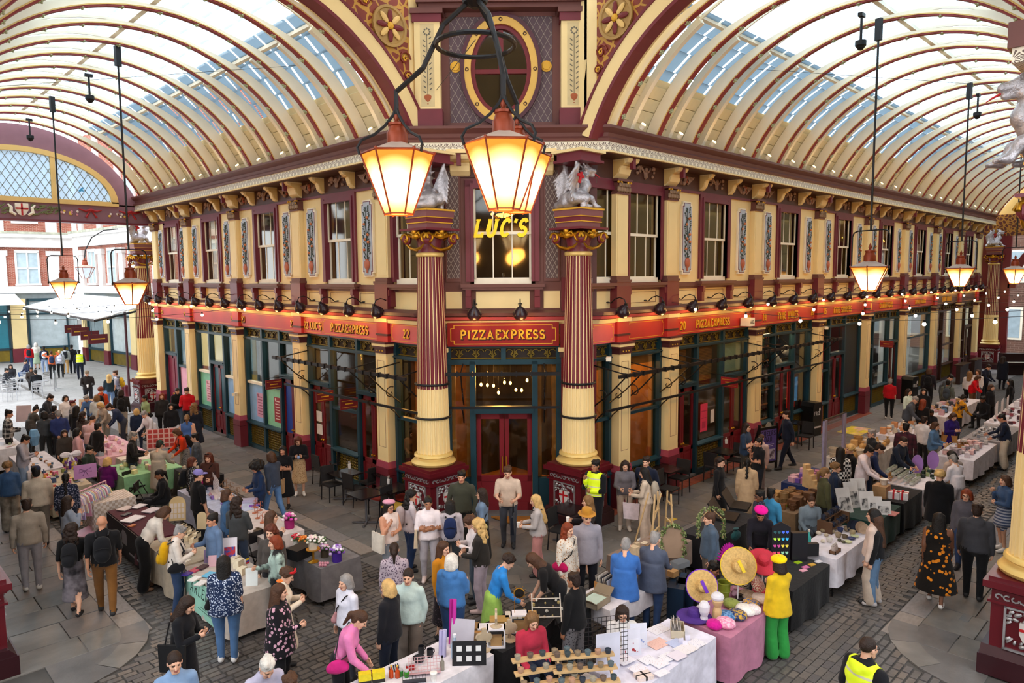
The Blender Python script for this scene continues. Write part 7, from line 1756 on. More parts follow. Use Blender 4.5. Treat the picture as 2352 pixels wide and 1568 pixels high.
# ================================================================== STALLS, GOODS AND FURNITURE
ZT=.75
def drape(x0,x1,y0,y1,z,zb,amp=.03,seed=0):
 r=random.Random(seed);b=MB();per=[]
 def side(ax,ay,bx,by):
  L=math.hypot(bx-ax,by-ay);n=max(4,int(L/.09))
  for i in range(n): t=i/n;per.append((ax+(bx-ax)*t,ay+(by-ay)*t,(by-ay)/L,-(bx-ax)/L))
 side(x0,y0,x1,y0);side(x1,y0,x1,y1);side(x1,y1,x0,y1);side(x0,y1,x0,y0)
 n=len(per);rows=5;ph=r.uniform(0,6)
 for k in range(rows+1):
  t=k/rows;zz=z+(zb-z)*t
  for i,(x,y,nx,ny) in enumerate(per):
   o=t*(.02+amp*(math.sin(i*.9+ph)+.6*math.sin(i*.37+2*ph)))+.006
   b.v.append((x+nx*o,y+ny*o,zz+(.02*math.sin(i*.5) if k==rows else 0)))
 for k in range(rows):
  for i in range(n): b.f.append((k*n+i,(k+1)*n+i,(k+1)*n+(i+1)%n,k*n+(i+1)%n));b.m.append(0)
 b.f.append(tuple(range(n)));b.m.append(0)
 return b
def stall(x0,x1,y0,y1,cloth_,name,zb=.08,pat=None,z=ZT):
 t=thing('folding_table',f'folding table under the {name}','table',T((x0+x1)/2,(y0+y1)/2,0))
 w,l=(x1-x0)/2-.02,(y1-y0)/2-.02
 part('tabletop',MB().box(-w,w,-l,l,z-.04,z-.008),C('#8a8a88'),t)
 for sx in(-1,1):
  for sy in(-1,1): part('leg',MB().tube([(sx*(w-.06),sy*(l-.06),0),(sx*(w-.06),sy*(l-.06),z-.03)],.014,6),iron,t)
 if cloth_:
  part('tablecloth',drape(x0,x1,y0,y1,z,zb,seed=int(x0*97)),cloth(cloth_,pat),None,smooth=60,label=name,cat='tablecloth')
def at(u,v,z=ZT): return gz(u,v,z)[:2]
IT={}
def lib(k):
 if k in IT: return IT[k]
 b=MB();sm=60
 if k=='box': b.box(-.5,.5,-.5,.5,0,1);sm=0
 elif k=='jar': b.lathe([(.42,0),(.5,.05),(.5,.72),(.42,.8)],12).lathe([(.44,.8),(.44,1),(.02,1)],12,mi=1)
 elif k=='bottle': b.lathe([(.42,0),(.5,.03),(.5,.55),(.2,.75),(.18,.9)],12).lathe([(.22,.88),(.22,1),(.02,1)],10,mi=1)
 elif k=='bowl': b.lathe([(.25,0),(.3,.04),(.46,.5),(.5,1),(.46,1),(.4,.5),(.2,.15),(.01,.15)],16)
 elif k=='plate': b.lathe([(.3,0),(.5,.9),(.5,1),(.3,.35),(.01,.3)],18)
 elif k=='mug': b.lathe([(.42,0),(.45,.05),(.45,1),(.4,1),(.38,.15),(.01,.12)],14).tube([(.44,0,.8),(.72,0,.72),(.74,0,.4),(.44,0,.2)],.07,6)
 elif k=='cup': b.lathe([(.34,0),(.48,.86),(.5,.88)],14).lathe([(.5,.86),(.5,.95),(.4,1),(.02,1)],14,mi=1)
 elif k=='candle': b.lathe([(.36,0),(.48,.5),(.5,1),(.44,1),(.42,.8)],14).lathe([(.42,.78),(.01,.8)],14,mi=1)
 elif k=='ball': b.ball((0,0,.5),.5,12);sm=180
 elif k=='bust': b.lathe([(.4,0),(.42,.04),(.1,.1),(.08,.3),(.12,.35)],14).prism([(-.3,.35),(-.5,.6),(-.42,.74),(-.14,.82),(-.12,1),(.12,1),(.14,.82),(.42,.74),(.5,.6),(.3,.35),(0,.3)],-.08,.08,'y')
 elif k=='hat': b.lathe([(1,0),(1.01,.03),(.38,.06),(.37,.2),(.33,.3),(.2,.36),(.01,.37)],28)
 elif k=='beret': b.lathe([(.3,0),(.42,.02),(.5,.12),(.47,.25),(.3,.34),(.01,.36)],18).tube([(0,0,.35),(.01,0,.43)],.02,5)
 elif k=='basket': b.lathe([(.36,0),(.46,.5),(.5,1),(.44,1),(.4,.5),(.3,.1),(.01,.1)],14).tube([(.5*math.cos(t*PI/8),.5*math.sin(t*PI/8),1) for t in range(16)],.05,5,0,True).tube([(.45*math.cos(t*PI/8),.45*math.sin(t*PI/8),.5) for t in range(16)],.05,5,0,True)
 elif k=='pouch': b.ball((0,0,.4),(.5,.35,.4),10).lathe([(.2,.7),(.1,.82),(.24,1)],10)
 elif k=='tree':
  b.lathe([(.4,0),(.4,.05),(.04,.08),(.03,.9)],10)
  for q in range(7): t=q*.9;b.tube([(0,0,.4+.08*q),(.3*math.cos(t),.3*math.sin(t),.5+.07*q),(.4*math.cos(t),.4*math.sin(t),.45+.07*q)],.02,4).ball((.4*math.cos(t),.4*math.sin(t),.38+.07*q),.05,5)
 IT[k]=b.mesh(k,[C('#888888'),C('#777777')],sm);return IT[k]
def item(kind,x,y,z,size,col,label,cat,col2=None,rz=0.,rx=0.,group=None,name=None,rough=.5):
 sx,sy,sz=size if isinstance(size,tuple) else (size,size,size)
 o=inst(name or cat.replace(' ','_'),lib(kind),None,T(x,y,z,rz,rx)@Matrix.Diagonal((sx,sy,sz,1)),label,cat,group)
 ms=[col,col2 or col]
 for i,s_ in enumerate(o.material_slots):
  s_.link='OBJECT';s_.material=ms[i] if not isinstance(ms[i],str) else C(ms[i],rough)
 return o
def px(kind,u,v,size,col,label,cat,z=ZT,**k):
 x,y=at(u,v,z);return item(kind,x,y,z,size,col,label,cat,**k)
def scatter(rect,n,kinds,cols,lab,cat,grp,z=ZT,smin=.05,smax=.1,seed=1):
 r=random.Random(seed);x0,x1,y0,y1=rect;nx=max(1,int(math.sqrt(n*(x1-x0)/(y1-y0))));ny=max(1,int(math.ceil(n/nx)));k=0
 for i in range(nx):
  for j in range(ny):
   if k>=n: return
   s=r.uniform(smin,smax);kd=r.choice(kinds);fl=kd=='card'
   item('box' if fl else kd,x0+(i+.5+r.uniform(-.25,.25))*(x1-x0)/nx,y0+(j+.5+r.uniform(-.25,.25))*(y1-y0)/ny,z+.0006*k,(s*1.4,s,.006) if fl else (s,s,s*r.uniform(.7,1.3)),cols[k%len(cols)],cname(cols[k%len(cols)])+' '+lab,cat,rz=r.uniform(-.4,.4)+(0 if not fl else .0),group=grp,col2=cols[(k+1)%len(cols)]);k+=1
stall(4.4,5.12,15.0,17.6,'#4a1022','maroon cloth of the booklet stall at the left front',.1)
part('stall_banner',MB().box(0,.012,-1.25,1.25,.06,.74).prism([(-.16+.0,.34),(-.16,.58),(-.08,.64),(.08,.64),(.16,.58),(.16,.34)],-.004,0,'x',1).box(-.004,0,-.9,-.3,.2,.24,1).box(-.004,0,.3,.9,.2,.24,1),[C('#1c1a1e'),C('#8a868c')],None,T(4.36,16.3,0),label='black banner with pale crest hanging on the booklet stall',cat='banner')
for u,v,w,l,c,n in ((288,1168,.3,.24,'#c8b8b4','picture booklet'),(305,1192,.42,.3,'#e2dee2','blank white sheet'),(318,1163,.3,.22,'#d9d6dc','white leaflet pile'),(348,1172,.34,.26,'#cfc8d2','pale paper bundle'),(303,1208,.14,.1,'#b0602a','orange card'),(290,1182,.2,.12,'#2a2c38','dark phone case')):
 px('box',u,v,(w,l,.02),c,f'{n} on the maroon stall',n.split()[-1],rz=.5,z=ZT+w*.05)
stall(4.35,5.1,13.2,14.9,'#b3a48e','cream cloth of the earring stall')
def archboard(x,y,z,w,h,rz,lb,col='#d2b886',cards=True,tilt=-.15):
 o=thing('display_board',lb,'display board',T(x,y,z,rz,tilt))
 q=[(-w/2,0),(w/2,0)]+[(w/2*math.cos(t*PI/12),h-w/2+w/2*math.sin(t*PI/12)) for t in range(13)]
 part('board',MB().prism(q,-.01,.01,'y'),C(col,.6),o)
 if cards:
  for j in range(3):
   for i in range(4): part('earring_card',MB().box(-w*.42+i*w*.22,-w*.42+i*w*.22+w*.17,-.016,-.01,.05+j*h*.22,.05+j*h*.22+h*.18),C('#d9cdc2'),o)
x,y=at(408,1195);archboard(x,y,ZT,.34,.52,-.6,'arched wooden board of earring cards on the cream stall')
x,y=at(463,1215);archboard(x,y,ZT,.2,.36,-.8,'plain oval wooden board on the cream stall','#d9c49a',False)
for k,(u,v) in enumerate(((428,1222),(440,1228),(452,1234),(432,1240),(445,1246),(420,1215))):
 o=px('box',u,v,(.16,.09,.1),'#d8c8a8','cream riser with dark sunglasses on the earring stall','display riser',rz=.6,group='risers on the earring stall');
 part('sunglasses',MB().box(-.3,-.05,-.6,-.5,1.0,1.3).box(.05,.3,-.6,-.5,1.0,1.3),C('#18181c',.2),o)
px('box',436,1276,(.13,.13,.12),'#b9a98c','pale wooden cube on the earring stall','wooden block',rz=.5);px('box',430,1290,(.14,.09,.03),'#d9d0c0','flat cream tray on the earring stall','tray',rz=.5)
stall(4.45,5.4,11.2,13.1,'#b5a99e','oatmeal cloth of the notebook stall with a mint banner')
o=part('stall_banner',MB().box(-.006,0,-.75,.75,-.62,.0),C('#8fc0ac'),None,T(4.42,12.2,.74),label='mint green banner with dark script on the notebook stall',cat='banner')
part('lettering',letters('ARLEM',.2,.09,.3,dp=.003,serif=False),C('#23342e'),o,T(-.007,.1,-.28,-PI/2));part('lettering_lines',MB().box(-.008,-.006,-.5,.2,-.5,-.49).box(-.008,-.006,-.5,.1,-.45,-.44),C('#3a5a4c'),o)
for u,v,c,n in ((432,1317,'#3c2a8c','violet'),(449,1309,'#c04a66','pink'),(465,1303,'#3a2430','dark floral'),(447,1330,'#e2ded8','white boxed'),(462,1340,'#d9d4cf','grey'),(480,1320,'#5aa8c8','sky blue')):
 px('box',u,v,(.2,.14,.02),mat('notebook '+n,c,.5,var=.2,vs=12),f'{n} notebook lying on the oatmeal stall','notebook',rz=.5,z=ZT+.001+(u-430)*.0004)
def easelcard(u,v,w,h,col,lb,cat='sign',z=ZT,rz=-.6,tilt=-.2,art=None):
 x,y=at(u,v,z);o=thing(cat.replace(' ','_'),lb,cat,T(x,y,z,rz,tilt));part('card',MB().box(-w/2,w/2,-.006,.006,0,h),C(col) if isinstance(col,str) else col,o)
 part('stand',MB().tube([(0,.0,h*.7),(0,h*.25,0.02)],.008,4),C('#cfc8bc'),o)
 if art: part('print',MB().box(-w*.38,w*.38,-.009,-.006,h*.12,h*.62),art,o)
 return o
easelcard(488,1292,.3,.24,'#8d7aa0','upright lilac notebook on the oatmeal stall','notebook');easelcard(496,1300,.26,.2,'#c9a0a8','upright rose notebook on the oatmeal stall','notebook')
easelcard(528,1290,.26,.44,'#d9d4dc','tall white art poster with a red and blue print','poster',art=mat('red blue print','#3a4a9a',.5,pat=P_blot('#b02a3a',14,.45,.55)))
easelcard(578,1345,.2,.3,'#d6dad6','white notice card with small flag on the oatmeal stall');
for k,(u,v) in enumerate(((548,1302),(556,1318),(540,1290))): px('box',u,v,(.16,.12,.14-.02*k),'#d8cbb0',f'cream box of gold earrings on the oatmeal stall, {["middle","front","back"][k]}','display box',rz=.5)
o=px('box',566,1310,(.005,.005,.22),'#c9b04a','small tricolour flag on the oatmeal stall','flag');part('flag_cloth',MB().box(0,12,-.5,.5,.85,1).box(0,12,-.5,.5,.7,.85,1).box(0,12,-.5,.5,.55,.7,2),[C('#e0b41a'),C('#2a3f9a'),C('#b01c24')],o)
stall(6.1,6.95,15.35,18.1,'#b9c0d8','pale blue cloth of the wire rack jewellery stall')
def gridpanel(x,y,z,w,h,rz,lb,col='#d9cfd0',st=.07,tilt=0):
 o=thing('wire_grid',lb,'wire grid',T(x,y,z,rz,tilt));b=MB();n=int(w/st)
 for i in range(n+1): b.box(-w/2+i*w/n-.003,-w/2+i*w/n+.003,-.003,.003,0,h)
 n=int(h/st)
 for i in range(n+1): b.box(-w/2,w/2,-.003,.003,i*h/n-.003,i*h/n+.003)
 part('wires',b,C(col,.4),o);part('foot',MB().box(-w/2,w/2,-.1,.1,-.0,.012),C(col,.4),o);return o
x,y=at(497,1135);gridpanel(x,y,ZT,.95,.45,1.35,'white wire grid hung with necklaces on the pale blue stall')
for k,(u,v) in enumerate(((530,1130),(545,1142),(520,1120),(538,1155),(512,1128))): px('tree',u,v,(.18,.18,.28),'#8a6a50','wiry jewellery tree on the pale blue stall','jewellery tree',group='jewellery trees on the pale blue stall')
scatter((6.25,6.8,15.5,17.8),16,['box','pouch'],['#8a6ab0','#c9c4d4','#b98a90','#d9d4d8'],'small lilac trinket on the pale blue stall','trinket','trinkets on the pale blue stall',seed=4)
x,y=at(478,1168,.0);item('box',x,y,.0,(.5,.4,.3),mat('lavender crate','#8d88c8',.5),'lavender plastic crate under the pale blue stall','crate',rz=.3)
stall(6.1,6.95,13.3,15.3,'#cfc2bc','white cloth of the copper ornament stall')
for k,(u,v) in enumerate(((585,1178),(592,1190),(598,1172),(603,1200),(588,1165))): px('tree',u,v,(.14,.14,.24),'#b5694a','copper ornament tree on the white stall','ornament',group='copper ornaments on the white stall')
px('pouch',592,1220,(.2,.16,.08),'#5c4a36','brown felt pouch on the copper ornament stall','pouch');px('box',570,1153,(.42,.16,.08),'#b9b0c8','long glass topped box on the copper ornament stall','display box',rz=-.5)
for k,(u,v,c) in enumerate(((580,1162,'#7a4ab0'),(590,1160,'#5a4ac0'),(612,1176,'#d8b0a0'),(618,1186,'#d9c4b4'),(607,1195,'#caa090'))): px('box',u,v,(.14,.1,.02),c,f'{["purple","indigo","peach","cream","rose"][k]} card on the copper ornament stall','card',rz=-.4)
stall(6.17,7.0,11.25,12.65,'#6f6b6c','grey cloth of the flower stall',.12)
def bouquet(u,v,cols,pot,lb,s=1.,z=ZT,stand=None):
 x,y=at(u,v,z);r=random.Random(int(u));o=thing('bouquet',lb,'bouquet',T(x,y,z));h=.16*s
 if stand:
  part('cake_stand',MB().lathe([(.09,0),(.1,.01),(.02,.04),(.018,.2),(.04,.22),(.13,.24),(.13,.25),(.01,.25)],16),gold,o);b0=.25
 else: b0=0
 part('pot',MB().lathe([(.085*s,0),(.09*s,h),(.08*s,h),(.01,h-.02)],16,(0,0,b0)),C(pot,.6),o)
 lf=MB()
 for k in range(18):
  t=r.uniform(0,2*PI);q=r.uniform(.05,.13)*s;i=len(lf.v);lf.ball((0,0,0),(.04*s,.015,.02),5);lf.xf(T(q*math.cos(t),q*math.sin(t),b0+h+r.uniform(0,.08)*s,t,0,-.6),i)
 part('leaves',lf,mat('bouquet leaf','#4a6a3a',.6,var=.3),o,kind='stuff')
 for k in range(20):
  t=k*2.4;q=.028*math.sqrt(k)*s;z_=b0+h+.1*s-.0016*k*k*s*.2+r.uniform(-.01,.02)
  b=MB().ball((0,0,0),(.036*s,.036*s,.028*s),7)
  part('flower',b,C(cols[k%len(cols)],.7),o,T(q*math.cos(t),q*math.sin(t),z_),180)
 return o
bouquet(665,1212,['#d060a0','#f0d8e0','#e090b8','#c8309a'],'#8c0f5a','pink bouquet in a magenta velvet pot',1.15)
bouquet(681,1252,['#c02030','#d84050','#e8d8d0'],'#cfc8bc','red bouquet in a white vase',.8)
bouquet(697,1255,['#e07a2a','#f09a4a'],'#b9b0a0','orange bouquet on the flower stall',.75)
bouquet(720,1290,['#f0ece4','#e8c8c8','#dcd8c4'],'#c9bfae','white bouquet raised on a gold cake stand',.9,stand=1)
bouquet(735,1262,['#f0eee6','#e4e0d4'],'#b9b4a8','white hydrangea bouquet on the flower stall',.9)
bouquet(746,1278,['#b08ac0','#e8dce8','#d89ab0'],'#4a4438','lilac and pink bouquet on the flower stall',.85)
bouquet(774,1288,['#8a5ab8','#ece4f0','#b8a0d0'],'#3a1a80','white and violet bouquet in a purple pot',1.05)
x,y=at(690,1278);item('box',x,y,ZT,(.42,.3,.2),mat('black case','#141417',.5),'black padded case on the flower stall','case',rz=.25)
for k in range(7): px('ball',735+6*(k%4),1296+5*(k//4),.055,mat('rose glass','#c98a9a',.15),'rose glass bauble on the flower stall','bauble',group='rose glass baubles')
stall(3.85,4.75,20.3,22.5,'#b3a890','beige cloth of the brooch stall on the far left')
scatter((3.95,4.65,20.4,22.4),30,['card','pouch','box'],['#d8a03a','#b0402a','#e4ddd0','#3a4a6a','#7a8a4a','#c86a90'],'small bright brooch card on the far left stall','brooch card','brooch cards on the far left stall',smin=.06,smax=.12,seed=7)
stall(3.8,4.7,22.7,25.3,'#c9c4c8','pale cloth of the necklace stall on the far left')
scatter((3.9,4.6,22.8,25.2),24,['card','box','jar'],['#d9d4d0','#8a5a3a','#4a4a4a','#b98a5a','#3a6a8a'],'small accessory on the far left necklace stall','accessory','accessories on the far left stall',seed=8)
x,y=at(92,1010);gridpanel(x,y,ZT,.6,.55,.2,'dark wire grid of hanging necklaces on the far left stall','#4a4040')
o=part('denim_display',MB().lathe([(.1,0),(.16,.3),(.1,.5)],8),cloth('#6f9cc0'),None,T(*at(80,1022),ZT),label='light blue denim garment shown on a far left stall',cat='garment')
stall(3.4,4.4,26.5,28.5,'#d9d8dc','white cloth of the farthest left stall');scatter((3.5,4.3,26.6,28.4),18,['card','box'],['#e4e0e0','#b98a90','#c9b48a','#8a9a7a'],'small trinket on the farthest left stall','trinket','trinkets on the farthest left stall',seed=9)
easelcard(54,968,.5,.6,'#cbb8bc','pale pink upright sign on the farthest left stall')
rl=thing('clothes_rail','pink metal clothes rail hung with baby clothes','clothes rail',T(0,0,0))
xa,ya=at(168,1140,1.05);xb,yb=at(243,1108,1.05)
pk=mat('pink rail','#d8a0b4',.4)
part('top_bar',MB().tube([(xa,ya,1.1),(xb,yb,1.1)],.016,6),pk,rl)
for (x,y) in((xa,ya),(xb,yb)): part('upright',MB().tube([(x,y,.05),(x,y,1.1)],.016,6),pk,rl)
part('base_shelf',MB().obox(((xa+xb)/2,(ya+yb)/2,.1),(math.hypot(xb-xa,yb-ya),.4,.03),Matrix.Rotation(math.atan2(yb-ya,xb-xa),3,'Z')),pk,rl)
gc=['#e0b8c4','#d8d0e4','#e8e0d0','#b9a8d8','#e4c8b0','#cfe0dc','#d898b0','#f0e8e8','#b8c8e0','#e8d8a8']
for k in range(20):
 t=(k+.7)/21;a=math.atan2(yb-ya,xb-xa);x,y=xa+(xb-xa)*t,ya+(yb-ya)*t;hh=random.uniform(.38,.6)
 b=MB().prism([(-.05,0),(-.16,-.06),(-.2,-.2),(-.14,-.22),(-.11,-.14),(-.15,-hh),(.15,-hh),(.11,-.14),(.14,-.22),(.2,-.2),(.16,-.06),(.05,0)],-.012,.012,'y')
 o=thing('baby_garment',f'{["pink","pale lilac","cream","lavender","peach","mint white","rose","white","pale blue","butter"][k%10]} baby garment on the pink clothes rail','garment',T(x,y,1.03,a+PI/2+random.uniform(-.2,.2)),'baby clothes on the pink rail')
 part('garment',b,cloth(gc[k%10]),o);part('hanger',MB().tube([(-.12,0,-.05),(0,0,.0),(.12,0,-.05)],.006,4).tube([(0,0,0),(0,0,.07)],.004,4),C('#d9d4cc'),o)
o=easelcard(197,1098,.5,.36,'#c58ac0','mauve sign with a drawn bow above the clothes rail','sign',z=.95,rz=-.15,tilt=0)
part('bow_drawing',MB().tube([(0,-.01,.2),(-.12,-.01,.26),(-.14,-.01,.16),(0,-.01,.2),(.12,-.01,.26),(.14,-.01,.16),(0,-.01,.2),(-.06,-.01,.07)],.007,4).tube([(0,-.01,.2),(.06,-.01,.07)],.007,4),C('#4a2a5a'),o)
o=thing('bow_display','white ribbon bow on a colourful dressed stand','bow',T(*at(162,1075),.75));part('stand',MB().lathe([(.14,0),(.2,.2),(.1,.4)],10),cloth('#5a2a90','blot #d8c040'),o)
part('bow',MB().ball((-.13,-.12,.42),(.14,.05,.09),8).ball((.13,-.12,.42),(.14,.05,.09),8).ball((0,-.14,.42),.05,8).tube([(0,-.14,.4),(-.1,-.15,.12)],.03,5).tube([(0,-.14,.4),(.1,-.15,.12)],.03,5),cloth('#d8d8e4'),o)
stall(4.3,5.2,18.35,19.2,'#b9a898','gingham cloth behind the clothes rail',pat='check #d9d0c8')
stall(5.5,7.0,20.3,21.9,'#8fc090','green cloth of the small flower stall',.2)
scatter((5.6,6.9,20.4,21.8),16,['jar','basket','box'],['#e4d8a0','#c9c4bc','#d8a0b0','#b0b89a'],'potted posy on the green clothed stall','posy','posies on the green stall',smin=.09,smax=.15,seed=12)
stall(5.6,6.9,23.0,26.0,'#d8b0bc','pale pink cloth of the soft toy stall');scatter((5.7,6.8,23.1,25.9),26,['pouch','ball','box'],['#e4b8c8','#f0e0d8','#d8a0b8','#c9b0d0','#e8d0b0'],'soft toy on the pale pink stall','soft toy','soft toys on the pale pink stall',smin=.1,smax=.18,seed=13)
o=easelcard(202,945,.6,.5,'#e4d4b4','wooden board of red letters on a far stall','display board',rz=-.4)
for i in range(3):
 for j in range(2): part('letter_tile',MB().box(-.22+.16*i,-.12+.16*i,-.012,-.006,.08+.2*j,.2+.2*j),C('#b0402a'),o)
stall(6.75,7.5,18.7,20.2,'#17171a','black cloth of the dried garland stall',.06)
lf=MB();r_=random.Random(6)
for k in range(160):
 i=len(lf.v);lf.ball((0,0,0),(.05,.012,.02),5,k%2);lf.xf(T(6.72+r_.uniform(-.05,.06),18.75+r_.uniform(-.1,.9),.15+.62*r_.random()**.6,r_.uniform(0,6),r_.uniform(-1,1),r_.uniform(-1,1)),i)
part('leaf_garland',lf,[C('#4a6a3c'),C('#7a7a44')],None,label='trailing green leaf garland hung on the black clothed stall',cat='garland',kind='stuff')
scatter((6.85,7.4,18.8,20.1),14,['box','bowl','jar'],['#d8c8b0','#b0a090','#e4dcd0'],'dried flower bunch on the garland stall','dried flower','dried flowers on the garland stall',seed=15)
o=thing('card_display','red and white display wall of small framed cards','display',T(*at(372,1030,.75),.75,-.5,-.1))
part('board',MB().box(-.42,.42,-.01,.01,0,.62),C('#d8b8b8'),o)
for i in range(5):
 for j in range(4): part('framed_card',MB().box(-.38+.155*i,-.26+.155*i,-.02,-.01,.05+.145*j,.16+.145*j),C('#a83a3a'),o)
stall(6.0,6.9,21.95,22.8,'#d9d2c4','ivory cloth beside the flower stall')
stall(4.35,6.38,6.9,7.72,'#dcd9e0','white cloth of the front drinks and gift stall',.35)
def bottle(u,v,s,h,col,cap,lb): px('bottle',u,v,(s,s,h),col,lb,'bottle',col2=cap,rough=.15)
bottle(1045,1510,.11,.34,'#a9bcd0','#dfe6ee','big clear water bottle on the front white stall');bottle(1016,1538,.06,.2,'#8a8478','#141416','small dark capped glass bottle on the front white stall')
bottle(899,1556,.06,.17,'#b8441a','#d8b050','orange sauce bottle on the front white stall, left one');bottle(913,1556,.06,.17,'#b8441a','#d8b050','orange sauce bottle on the front white stall, right one')
for k,(u,v,c) in enumerate(((921,1552,'#2a7a2a'),(934,1554,'#3a8a2a'),(938,1540,'#b02020'),(949,1536,'#c03030'))): px('jar',u,v,(.065,.065,.1),mat('drink '+c,c,.1),f'{["dark green","bright green","dark red","bright red"][k]} jar on the front white stall','jar',col2='#b9b9bc')
for k,(u,v) in enumerate(((968,1500),(988,1507))): px('mug',u,v,(.1,.1,.11),'#15151a',f'black mug on the front white stall, {["left","right"][k]} one','mug')
px('bowl',962,1520,(.17,.17,.07),'#1a1a1e','black bowl on the front white stall','bowl');px('cup',1017,1475,(.08,.08,.1),'#e4e0dc','white coffee cup behind the paper rolls','cup');px('cup',996,1563,(.1,.1,.12),'#e8e4de','white lidded paper cup on the front white stall','cup')
def roll(u,v,col,lb,h=.55,dx=.05): x,y=at(u,v);o=part('paper_roll',MB().lathe([(.03,0),(.03,h),(.022,h),(.01,h-.02)],12),mat('paper '+col,col,.5,var=.1),None,T(x,y,ZT,0,-.12,.15),60,label=lb,cat='paper roll')
roll(1035,1478,'#b01a8a','magenta paper roll on the front white stall, left one',.62);roll(1042,1482,'#c02a9a','magenta paper roll on the front white stall, right one',.64)
roll(1012,1505,'#b0aad0','lilac paper roll on the front white stall, left one',.34);roll(1020,1507,'#b8b4d8','lilac paper roll on the front white stall, right one',.36)
easelcard(1060,1490,.34,.4,'#b4b0ba','large white leaning sign on the front white stall','sign',rz=-.95,tilt=-.35)
o=easelcard(1078,1528,.46,.32,'#15151a','black panel with six white squares on the front stall','sign',rz=-.75)
for i in range(3):
 for j in range(2): part('white_square',MB().box(-.17+.13*i,-.1+.13*i,-.012,-.006,.06+.13*j,.13+.13*j),C('#d8d8d8'),o)
x,y=at(975,1545);gridpanel(x,y,ZT,.42,.2,-.6,'pink wire basket panel on the front white stall','#c9a0a4',.04,-.4);x,y=at(952,1568);gridpanel(x,y,ZT,.3,.1,-.6,'dark wire rack on the front white stall','#2a2a30',.04,-.9)
for k,(u,v) in enumerate(((870,1563),(838,1568))): px('box',u,v,(.16,.1,.14),mat('yellow box','#d8c41a',.5,pat=P_stripe('#1a1a1a',2,1.,.35)),f'black and yellow packet on the front white stall, {["right","left"][k]} one','packet',rz=-.5)
for k in range(5): px('box',895+5*k,1540-2*k,(.015,.16,.015),'#1a1a22','black pen on the front white stall','pen',rz=-.5,group='black pens on the front stall')
stall(6.5,8.45,6.85,7.65,'#131315','black cloth of the jewellery bust stall',.1)
beige='#b9a68a'
for k,(u,v,h) in enumerate(((1112,1490,.3),(1170,1468,.3))): px('bust',u,v,(.24,.3,h),beige,f'beige necklace bust on the black stall, {["front","right"][k]} one','jewellery bust',rz=-.5)
def framebox(u,v,lb):
 x,y=at(u,v);o=part('display_cube',MB().box(-.13,.13,-.09,.09,0,.02).box(-.13,.13,-.09,.09,.26,.28).box(-.13,-.11,-.09,.09,0,.28).box(.11,.13,-.09,.09,0,.28),C('#dcd8dc'),None,T(x,y,ZT,-.75),label=lb,cat='display cube')
 part('inner_stack',MB().box(-.08,.08,-.05,.05,.02,.14),C('#b08a5a'),o);return x,y
x,y=framebox(1140,1482,'white open cube with wooden pieces on the black stall');item('bust',x,y,ZT+.28,(.16,.2,.26),beige,'curved wooden ring stand on top of the white cube','jewellery bust',rz=.8)
x,y=framebox(1193,1448,'white cube carrying a sunburst mirror on the black stall')
o=thing('sunburst_mirror','small gold sunburst mirror on a wire stand','mirror',T(x,y,ZT+.28,-.75));part('mirror_glass',MB().lathe([(.07,0),(.07,.01),(.01,.012)],16).xf(T(0,0,.3,0,PI/2)),C('#1c1a18',.1),o)
part('rays',MB().tube([(.075*math.cos(t*PI/8),0,.3+.075*math.sin(t*PI/8)) for t in range(16)],.008,5,0,True).tube([(-.07,0,0),(-.07,0,.28)],.005,4).tube([(.07,0,0),(.07,0,.28)],.005,4),gold,o)
for k in range(12):
 t=k*PI/6;part('ray',MB().tube([(.085*math.cos(t),0,.3+.085*math.sin(t)),(.115*math.cos(t),0,.3+.115*math.sin(t))],.004,4),gold,o)
for k,(u,v,w,c) in enumerate(((1147,1424,.3,'#b08a4a'),(1098,1460,.3,'#a87a42'),(1117,1442,.26,'#e0dce0'),(1180,1414,.26,'#cfc4b4'),(1215,1412,.24,'#b8915a'),(1090,1440,.14,'#8a6a44'))): px('box',u,v,(w,.2,.03),c,f'{["gold edged","slatted wooden","white","striped cream","small wooden","tiny wooden"][k]} jewellery tray on the black stall','tray',rz=-.75)
for k,(u,v) in enumerate(((1072,1466),(1088,1475))): px('basket',u,v,(.17,.17,.1),'#b09a78',f'round cream basket on the black stall, {["left","right"][k]} one','basket')
scatter((6.7,8.4,7.0,7.6),40,['ball','box'],['#b9a46a','#d8d4c8','#8a7a5a'],'tiny gold and pearl jewel on the black stall','jewel','jewels on the black stall',smin=.018,smax=.04,seed=21)
rk=thing('ring_rack','white tiered ring rack on the black stall','jewellery rack',T(*at(1255,1418),ZT,-.75))
for k in range(3): part('rail',MB().tube([(-.22,.1*k-.1,.06+.1*k),(.22,.1*k-.1,.06+.1*k)],.008,5),C('#d8d0c4'),rk)
for s in(-1,1): part('upright',MB().tube([(s*.22,-.14,0),(s*.22,.14,.32)],.01,5),C('#d8d0c4'),rk)
stall(8.55,9.85,6.55,7.25,'#cfc9cc','white cloth of the secondhand print stall',.45)
def openbox(u,v,w,l,h,col,lb,fill=None,n=0,rz=.1):
 x,y=at(u,v);o=thing('open_box',lb,'box',T(x,y,ZT,rz));part('box_walls',MB().box(-w/2,w/2,-l/2,-l/2+.01,0,h).box(-w/2,w/2,l/2-.01,l/2,0,h).box(-w/2,-w/2+.01,-l/2,l/2,0,h).box(w/2-.01,w/2,-l/2,l/2,0,h).box(-w/2,w/2,-l/2,l/2,0,.01),C(col,.7),o)
 for k in range(n): part('sleeve',MB().box(-w/2+.03,w/2-.03,-.003,.003,.02,h+.06+.02*(k%3)),C(fill[k%len(fill)]),o,T(0,-l/2+.04+(l-.08)*k/max(1,n-1),0,0,-.15))
 return o
